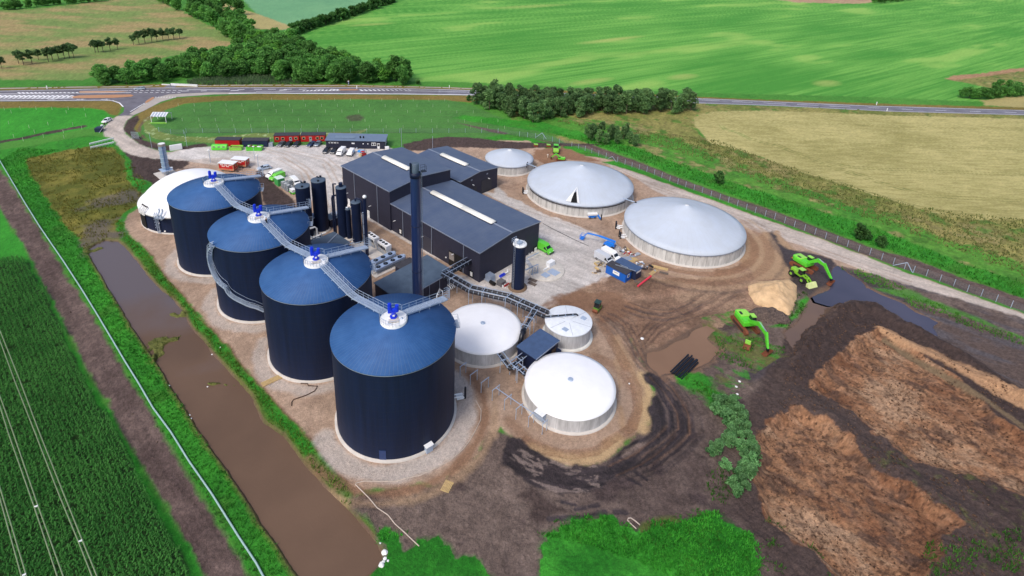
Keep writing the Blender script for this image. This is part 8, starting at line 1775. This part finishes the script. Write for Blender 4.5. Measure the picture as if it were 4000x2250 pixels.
for lbl, pts, s in (('small tree in the left-most trio of the pasture tree row', [(20,690),(190,640),(240,655),(325,645),(390,605)], (.75,.95)), ('tree in the second clump of the pasture tree row', [(490,625),(530,605),(590,590),(650,590),(700,580),(745,585)], (.95,1.15)), ('tree in the third clump of the pasture tree row', [(960,530),(990,525),(1040,525),(1110,505),(1185,495)], (.85,1.1)), ('tree in the right-most clump of the pasture tree row', [(1345,455),(1400,445),(1460,435),(1530,425),(1580,418),(1640,405),(1700,403),(1750,395),(1810,388)], (.85,1.1))):
    for px in T(1,1,pts): g = G(*px); plant('field', g.x, g.y, random.uniform(*s), lbl, 'tree', 'tree', 'trees of the pasture row')
for px in T(1,1,[(50,95),(100,98),(150,92),(200,85),(290,78),(370,62),(430,60),(490,52),(545,48),(600,42),(690,42),(750,36),(820,30),(890,22),(960,16),(1020,12)]):
    g = G(*px); plant('wood', g.x, g.y, random.uniform(.6,.9), 'low tree in the hedge at the top left corner', 'tree', 'tree', 'trees of the top left hedge')
BELT = T(1,2,[(2200,1040),(2330,1100),(2574,1180)])+T(1,3,[(100,1215),(280,1245),(400,1180),(560,1180),(700,1185),(800,1140),(1150,1150),(1300,1158),(1450,1130),(1700,1150),(1830,1105),(1740,1080),(1300,1065),(800,1050),(300,1040),(0,1020)])+T(1,2,[(2350,1000)])
for x, y in scatter_poly(BELT, 3.5, 75):
    plant('belt', x, y, random.uniform(.82,1.08), 'grey-green tree in the windbreak between the meadow and the wheat', 'tree', 'tree', 'trees of the windbreak by the highway')
for px in T(1,3,[(760,1360),(800,1410),(870,1440),(950,1449),(900,1370),(980,1400),(1040,1390),(1120,1400),(1180,1440),(1140,1360),(1060,1449),(1240,1475)]):
    g = G(*px); plant('belt', g.x, g.y, random.uniform(.5,.66), 'low rounded tree in the small clump below the windbreak', 'tree', 'tree', 'trees of the small clump')
for px in T(1,4,[(1960,985),(2020,990),(2080,992),(2140,995),(2200,992),(2270,985),(2330,980),(2400,975),(2460,970),(2520,965),(2590,960),(2660,955),(2300,930),(2400,925),(2500,915)]):
    g = G(*px); plant('wood', g.x, g.y, random.uniform(.6,.8), 'bushy tree in the short hedge at the right edge beyond the highway', 'tree', 'tree', 'trees of the right edge hedge')
for px in T(1,4,[(1070,32),(1120,32),(1170,30),(1230,24),(1290,20),(1350,14),(1410,5)]):
    g = G(*px); plant('wood', g.x, g.y, 1.0, 'distant tree at the top edge above the big green field', 'tree', 'tree', 'distant trees at the top edge')
for px, s, lb in ((TT(2070,395),.9,'round dark bush in the grass strip across from the torn-cover tank'),(T(2,4,[(900,935)])[0],1.0,'dark bush in the grass strip beyond the excavators, left one'),(T(2,4,[(975,960)])[0],.8,'dark bush in the grass strip beyond the excavators, right one'),(T(2,4,[(1130,1030)])[0],.7,'pale green bush at the edge of the fence strip'),(T(1,2,[(2140,1010)])[0],.6,'small bush by itself at the left end of the windbreak'),(T(1,2,[(1630,850)])[0],.6,'small bush at the right tip of the copse')):
    g = G(*px); plant('shrub', g.x, g.y, s, lb, 'bush', 'bush', None)
WIL = [(2060,1190),(2130,1160),(2200,1180),(2260,1210),(2110,1250),(2200,1260),(2280,1290),(2150,1330),(2230,1340),(2310,1360),(2200,1410),(2280,1430),(2350,1430),(2050,1250)]
for px in T(3,3,WIL)+T(4,3,[(2200,40),(2290,60),(2370,80),(2180,120),(2270,150),(2360,170),(2430,240),(2340,260),(2400,330),(2330,380),(2270,440),(2380,430),(2300,510),(2220,540),(2340,570),(2060,190),(2000,220),(2140,360),(2260,620),(2420,150)]):
    g = G(*px); plant('willow', g.x, g.y, random.uniform(.55,.95), 'silvery green willow shrub in the curved thicket beside the excavated ground', 'willow_shrub', 'shrub', 'willow shrubs of the thicket')
for g_, rows, what, place in (('dark trees of the copse beyond the highway',5,'dark tree',' of the copse'),('light trees of the copse beyond the highway',2,'light green tree',' of the copse'),('trees of the belt above the copse',2,'tree',' of the belt rising above the copse'),('bushes of the long field hedge',1,'hedge bush',' along the big green field'),('trees of the top left hedge',1,'low tree',' in the top left corner'),('trees of the windbreak by the highway',4,'grey-green tree',' of the windbreak'),('trees of the small clump',2,'rounded tree',' of the clump below the windbreak'),('trees of the right edge hedge',2,'bushy tree',' of the right edge hedge'),('distant trees at the top edge',1,'distant tree',' above the big field'),('willow shrubs of the thicket',5,'silvery willow shrub',' of the thicket'),('trees of the pasture row',1,'small pasture tree',' across the pasture')):
    name_rows(PL[g_], rows, what, place)
# ---- stuff: maize, grasses, reeds (nobody could count them)
def to_stuff(name, V, colr, label):
    o = bpy.data.objects.new(name, quads_mesh(name, V, colr)); COL.objects.link(o); o['kind'] = 'stuff'; o['label'] = label; return o
def pts_in(px, n, world=False, edge=0.):
    P = px if world else W(px); xs = [p[0] for p in P]; ys = [p[1] for p in P]; x = rng.uniform(min(xs), max(xs), n); y = rng.uniform(min(ys), max(ys), n)
    if edge: k = inside(x+(fbm(x, y, 1.5, 201, 3)-.5)*edge*2, y+(fbm(x, y, 1.5, 202, 3)-.5)*edge*2, P)
    else: k = inside(x, y, P)
    return x[k], y[k]
def tufts(name, label, px, dens, h, w, c0, c1, blades=4, lean=.45, edge=1., clip=None, patch=0., world=False):
    P = px if world else W(px); xs = [p[0] for p in P]; ys = [p[1] for p in P]; n = int((max(xs)-min(xs))*(max(ys)-min(ys))*dens)
    x, y = pts_in(P, n, True, edge)
    if clip is not None: k = clip(x, y); x, y = x[k], y[k]
    if patch: k = fbm(x, y, 3.0, 203, 4) > patch; x, y = x[k], y[k]
    x = np.repeat(x, blades)+rng.normal(0, .09*h/.5, x.size*blades); y = np.repeat(y, blades)+rng.normal(0, .09*h/.5, y.size*blades); z = ghs(x, y)-.03; n = x.size
    a = rng.random(n)*6.28; hh = h*(.6+.7*rng.random(n)); dx, dy = np.cos(a), np.sin(a); sx, sy = -dy*w/2, dx*w/2; l = lean*hh*(.3+rng.random(n))
    B = np.stack([x, y, z], 1); S_ = np.stack([sx, sy, 0*sx], 1); Tp = np.stack([x+dx*l, y+dy*l, z+hh], 1)
    V = np.stack([B-S_, B+S_, Tp+S_*.35, Tp-S_*.35], 1); t = np.clip(fbm(x, y, 2.5, 204, 3)*1.2-.1+rng.normal(0, .18, n), 0, 1)[:, None]
    colr = ((1-t)*np.array(lin(c0))+t*np.array(lin(c1)))*(.75+.5*rng.random((n, 1))); return to_stuff(name, V, colr, label)
# maize in rows
Pc = W(CORN); xs = [p.x for p in Pc]; ys = [p.y for p in Pc]; ca, sa_ = math.cos(ta), math.sin(ta)
U_, V_ = np.meshgrid(np.arange(-190, 190, .28), np.arange(-190, 190, .78)); U_ = U_.ravel()+rng.normal(0, .07, U_.size); V_ = V_.ravel()+rng.normal(0, .05, V_.size)
x = U_*ca-V_*sa_-80; y = U_*sa_+V_*ca+90; k = (np.hypot(x, y) > 62) & (x > -150) & (y > 30) & (y < 150); x, y = x[k], y[k]
k = inside(x+(fbm(x, y, 2, 205, 3)-.5)*1.6, y, Pc) & (fbm(x, y, 1.6, 206, 3) < .74); x, y = x[k], y[k]; print('maize plants', x.size)
LV = 5; n0 = x.size; x = np.repeat(x, LV); y = np.repeat(y, LV); n = x.size; a = rng.random(n)*6.28; dx, dy = np.cos(a), np.sin(a); L1 = .24*(.7+.6*rng.random(n)); L2 = L1*1.1; zb = .9+.5*rng.random(n); rise = .34*(.6+.6*rng.random(n)); wd = .075*(.7+.6*rng.random(n))
S_ = np.stack([-dy*wd, dx*wd, 0*wd], 1); Bq = np.stack([x, y, zb], 1); Mq = np.stack([x+dx*L1, y+dy*L1, zb+rise], 1); Tq = np.stack([x+dx*(L1+L2), y+dy*(L1+L2), zb+rise*.35], 1)
V = np.concatenate([np.stack([Bq-S_*.4, Bq+S_*.4, Mq+S_, Mq-S_], 1), np.stack([Mq-S_, Mq+S_, Tq+S_*.3, Tq-S_*.3], 1)]); t = np.clip(fbm(x, y, 4, 207, 3)*.6+.45*rng.random(n), 0, 1)[:, None]
colr = (1-t)*np.array(lin((42,104,42)))+t*np.array(lin((84,146,68))); to_stuff('maize_crop', V, np.concatenate([colr, colr*1.08]), 'dense dark green maize crop in rows at the lower left')
vis = lambda x, y: np.hypot(x, y) > 58
tufts('tall_grass', 'bright green dense meadow growth at the bottom centre right', LUSH1, 12, .32, .13, (40,124,34), (78,172,56), 4, 1.0, 1.6, vis)
tufts('tall_grass', 'bright green grass tongues at the bottom centre left', LUSH2, 12, .30, .13, (40,124,34), (76,168,54), 4, 1.0, 1.6, vis)
VG = T(2,1,[(0,170),(250,590),(400,830),(640,1180),(815,1449)])+T(3,1,[(960,235),(1130,520),(1260,740),(1400,965),(1540,1205),(1720,1449)])+T(4,1,[(1900,290),(2130,620),(2400,1050),(2576,1315),(2700,1500),(2900,1449)])+T(4,2,[(380,1449),(200,1160),(0,880)])+T(4,1,[(2250,380),(1990,0)])+T(3,1,[(1840,1210),(1680,960),(1530,720),(1380,510),(1220,240),(1070,0)])+T(2,1,[(1000,1350),(860,1080),(700,870),(500,600),(330,330),(250,160),(600,60),(200,40)])
tufts('grass', 'bright green verge grass between the pale pipe and the basin', VG, 6, .34, .11, (32,96,30), (78,160,54), 3, .6, .4, vis)
VG2 = T(2,1,[(0,200),(250,620),(400,860),(640,1210),(800,1449)])+T(3,1,[(950,260),(1120,550),(1250,770),(1390,990),(1530,1230),(1710,1470)])+T(4,1,[(1890,320),(2120,650),(2390,1080),(2560,1340),(2640,1500),(2520,1449),(2190,850),(1920,430),(1640,0)])+T(3,1,[(1350,950),(1070,480),(780,0)])+T(2,1,[(500,1000),(270,600),(20,260)])
tufts('weeds', 'ragged weeds between the tilled strip and the pale pipe', VG2, 5, .36, .10, (40,84,34), (92,140,62), 3, .7, .8, vis, patch=.36)
BK = T(2,1,[(1180,760),(1190,900),(1260,1000),(1400,1150),(1500,1290),(1640,1448),(1740,1448),(1560,1200),(1420,1030),(1290,930),(1245,850),(1240,790)])
BK2 = T(3,1,[(1640,0),(1850,200),(1950,380),(2050,490),(2300,790),(2574,1100)])+T(3,2,[(0,1130),(100,1330),(270,1449)])+T(4,2,[(290,0),(530,320),(800,600),(960,740),(950,600),(800,450),(680,300),(560,140),(450,0)])+T(3,2,[(420,1449),(280,1300),(120,1100),(0,990)])+T(3,1,[(2440,830),(2300,640),(2120,450),(1980,290),(1840,110),(1760,0)])
for p_ in (BK, BK2): tufts('bank_grass', 'olive and green grass on the bank between the basin and the tank pad', p_, 7, .36, .10, (62,98,30), (112,146,54), 3, .6, .6, vis)
tufts('marsh_grass', 'olive marsh grass filling the upper end of the basin', T(2,1,[(250,150),(600,80),(900,25),(1150,30),(1310,200),(1480,400),(1420,490),(1390,600),(1200,740),(1190,960),(1040,1060),(880,1100),(700,870),(500,580),(300,270)]), 2.0, .45, .14, (84,92,34), (146,138,64), 3, .6, 1.2, patch=.40)
for pl in (T(3,1,[(1420,540),(1560,440),(1700,480),(1850,440),(1830,520),(1700,560),(1680,650),(1560,720),(1640,760),(1600,830),(1520,720)]), T(3,1,[(2060,930),(2250,880),(2400,960),(2300,1000),(2100,1000)])):
    tufts('marsh_grass', 'sparse reeds standing in the muddy basin', pl, 3, .4, .08, (70,84,40), (120,130,60), 3, .5, 1.4, patch=.45)
tufts('reeds', 'grey green reed bed between the copse and the highway', T(1,1,[(1900,860),(1880,820),(2000,790),(2200,770),(2574,755)])+T(1,2,[(0,760),(250,790),(480,840),(400,850),(0,848)]), 2.2, 1.5, .3, (90,122,84), (136,160,118), 2, .3, 1.0)
tufts('strip_grass', 'lush grass strip running along the far side of the fence', T(2,3,[(400,-110),(1000,60),(1600,290),(2200,510),(2876,745),(3676,1040),(4476,1310),(5150,1560),(5150,1400),(4476,1180),(3676,850),(2876,600),(2200,380),(1600,170),(1000,-40)]), 1.8, .6, .2, (40,108,30), (84,164,54), 2, .6, 1.2)
for pl, lb in ((O([(1790,840),(1860,850),(1950,850),(1985,880),(1960,905),(1900,935),(1840,915),(1800,890)]),'grass tufts on the muddy island around the near excavator'), (T(3,3,[(1650,880),(1850,850),(1950,900),(2150,1050),(2300,1210),(2150,1180),(1900,1080),(1740,1020)]),'green weeds on the peat south of the puddle'), (O([(1985,745),(2035,735),(2040,760),(2010,800),(1995,820),(1940,825),(1980,800)]),'weeds round the foot of the sand pile'), (O([(2100,665),(2200,690),(2330,750),(2480,820),(2576,850),(2576,870),(2450,830),(2300,770),(2200,720)]),'grass on the bank beside the gravel road'), (O([(2340,1350),(2576,1330),(2576,1449),(2330,1449)]),'scattered weeds on the dark soil in the lower right corner'), (O([(1900,1280),(1960,1300),(2050,1360),(2100,1449),(1940,1449)]),'rough grass between the bright meadow and the excavated ground'), (O([(1760,1190),(1830,1180),(1900,1240),(1870,1270),(1800,1270),(1770,1230)]),'dry weeds at the foot of the willow thicket')):
    tufts('weeds', lb, pl, 6, .4, .12, (44,92,32), (96,160,56), 3, .6, 1.2, patch=.44)
tufts('scrub_grass', 'tall tan and green wild grass between the wheat and the fence strip', T(2,4,[(-2300,-260),(-500,-40),(0,160),(1500,640),(2576,760),(2576,1330),(1300,850),(0,420),(-500,200),(-1500,-100)]), 1.6, .5, .25, (92,122,52), (168,160,104), 2, .6, 1.5, patch=.3)
# clods on the excavated and tilled ground
def clods(name, label, px, n, r0, r1, c0, c1, world=False):
    P = px if world else W(px); xs = [p[0] for p in P]; ys = [p[1] for p in P]; x = rng.uniform(min(xs), max(xs), n); y = rng.uniform(min(ys), max(ys), n); k = inside(x, y, P) & (fbm(x, y, 3, 211, 3) > .44); x, y = x[k], y[k]; n = x.size
    r = r0+(r1-r0)*rng.random(n)**3; z = ghs(x, y)+r*.15; base_ = np.array([[1,0,0],[-.5,.87,0],[-.5,-.87,0],[0,0,.85],[0,0,-.4]]); Vv = base_[None]*(.7+.6*rng.random((n, 5, 1)))*r[:, None, None]; an = rng.random(n)*6.28; c, s = np.cos(an)[:, None], np.sin(an)[:, None]
    X_ = Vv[..., 0]*c-Vv[..., 1]*s+x[:, None]; Y_ = Vv[..., 0]*s+Vv[..., 1]*c+y[:, None]; Z_ = Vv[..., 2]+z[:, None]; Vt = np.stack([X_, Y_, Z_], -1); q = np.stack([Vt[:, [0, 1, 3, 3]], Vt[:, [1, 2, 3, 3]], Vt[:, [2, 0, 3, 3]]], 1)
    q[..., 3, :] = (q[..., 2, :]*.97+q[..., 0, :]*.03); q = q.reshape(-1, 4, 3); t = rng.random((n, 1)); colr = np.repeat(((1-t)*np.array(lin(c0))+t*np.array(lin(c1))), 3, 0); return to_stuff(name, q, colr, label)
clods('soil_clods', 'loose clods on the freshly tilled strip', T(2,1,[(0,300),(250,650),(480,1050),(760,1448)])+T(3,1,[(1050,530),(1330,980),(1600,1449)])+T(4,1,[(1760,250),(2160,900),(2480,1448),(2040,1448),(1800,1000),(1500,480),(1240,0)])+T(3,1,[(1060,1100),(900,850),(640,380),(480,50)])+T(2,1,[(390,1350),(150,860),(20,600)]), 14000, .05, .2, (74,60,56), (150,130,116))
clods('soil_clods', 'clods and lumps on the excavated ground', O([(2010,800),(2080,770),(2150,780),(2300,850),(2576,1010),(2576,1449),(2100,1449),(1900,1240),(1900,1100),(1960,1000)]), 16000, .05, .26, (84,64,52), (140,110,90))
for pl, lb in ((T(4,3,[(200,1100),(420,920),(740,800),(1080,880),(1300,930),(1640,850),(2100,780),(2300,900),(2560,1100),(2560,1448),(150,1448)]),'stray green tufts round the edge of the bottom centre meadow'), (T(4,2,[(1200,950),(1480,1000),(1720,1030),(2000,1180),(2400,1300),(2500,1448),(1200,1448)]),'stray green tufts round the edge of the bottom left meadow')):
    tufts('weeds', lb, pl, 5, .26, .12, (52,118,38), (96,164,60), 3, .9, 2.0, vis, patch=.5)
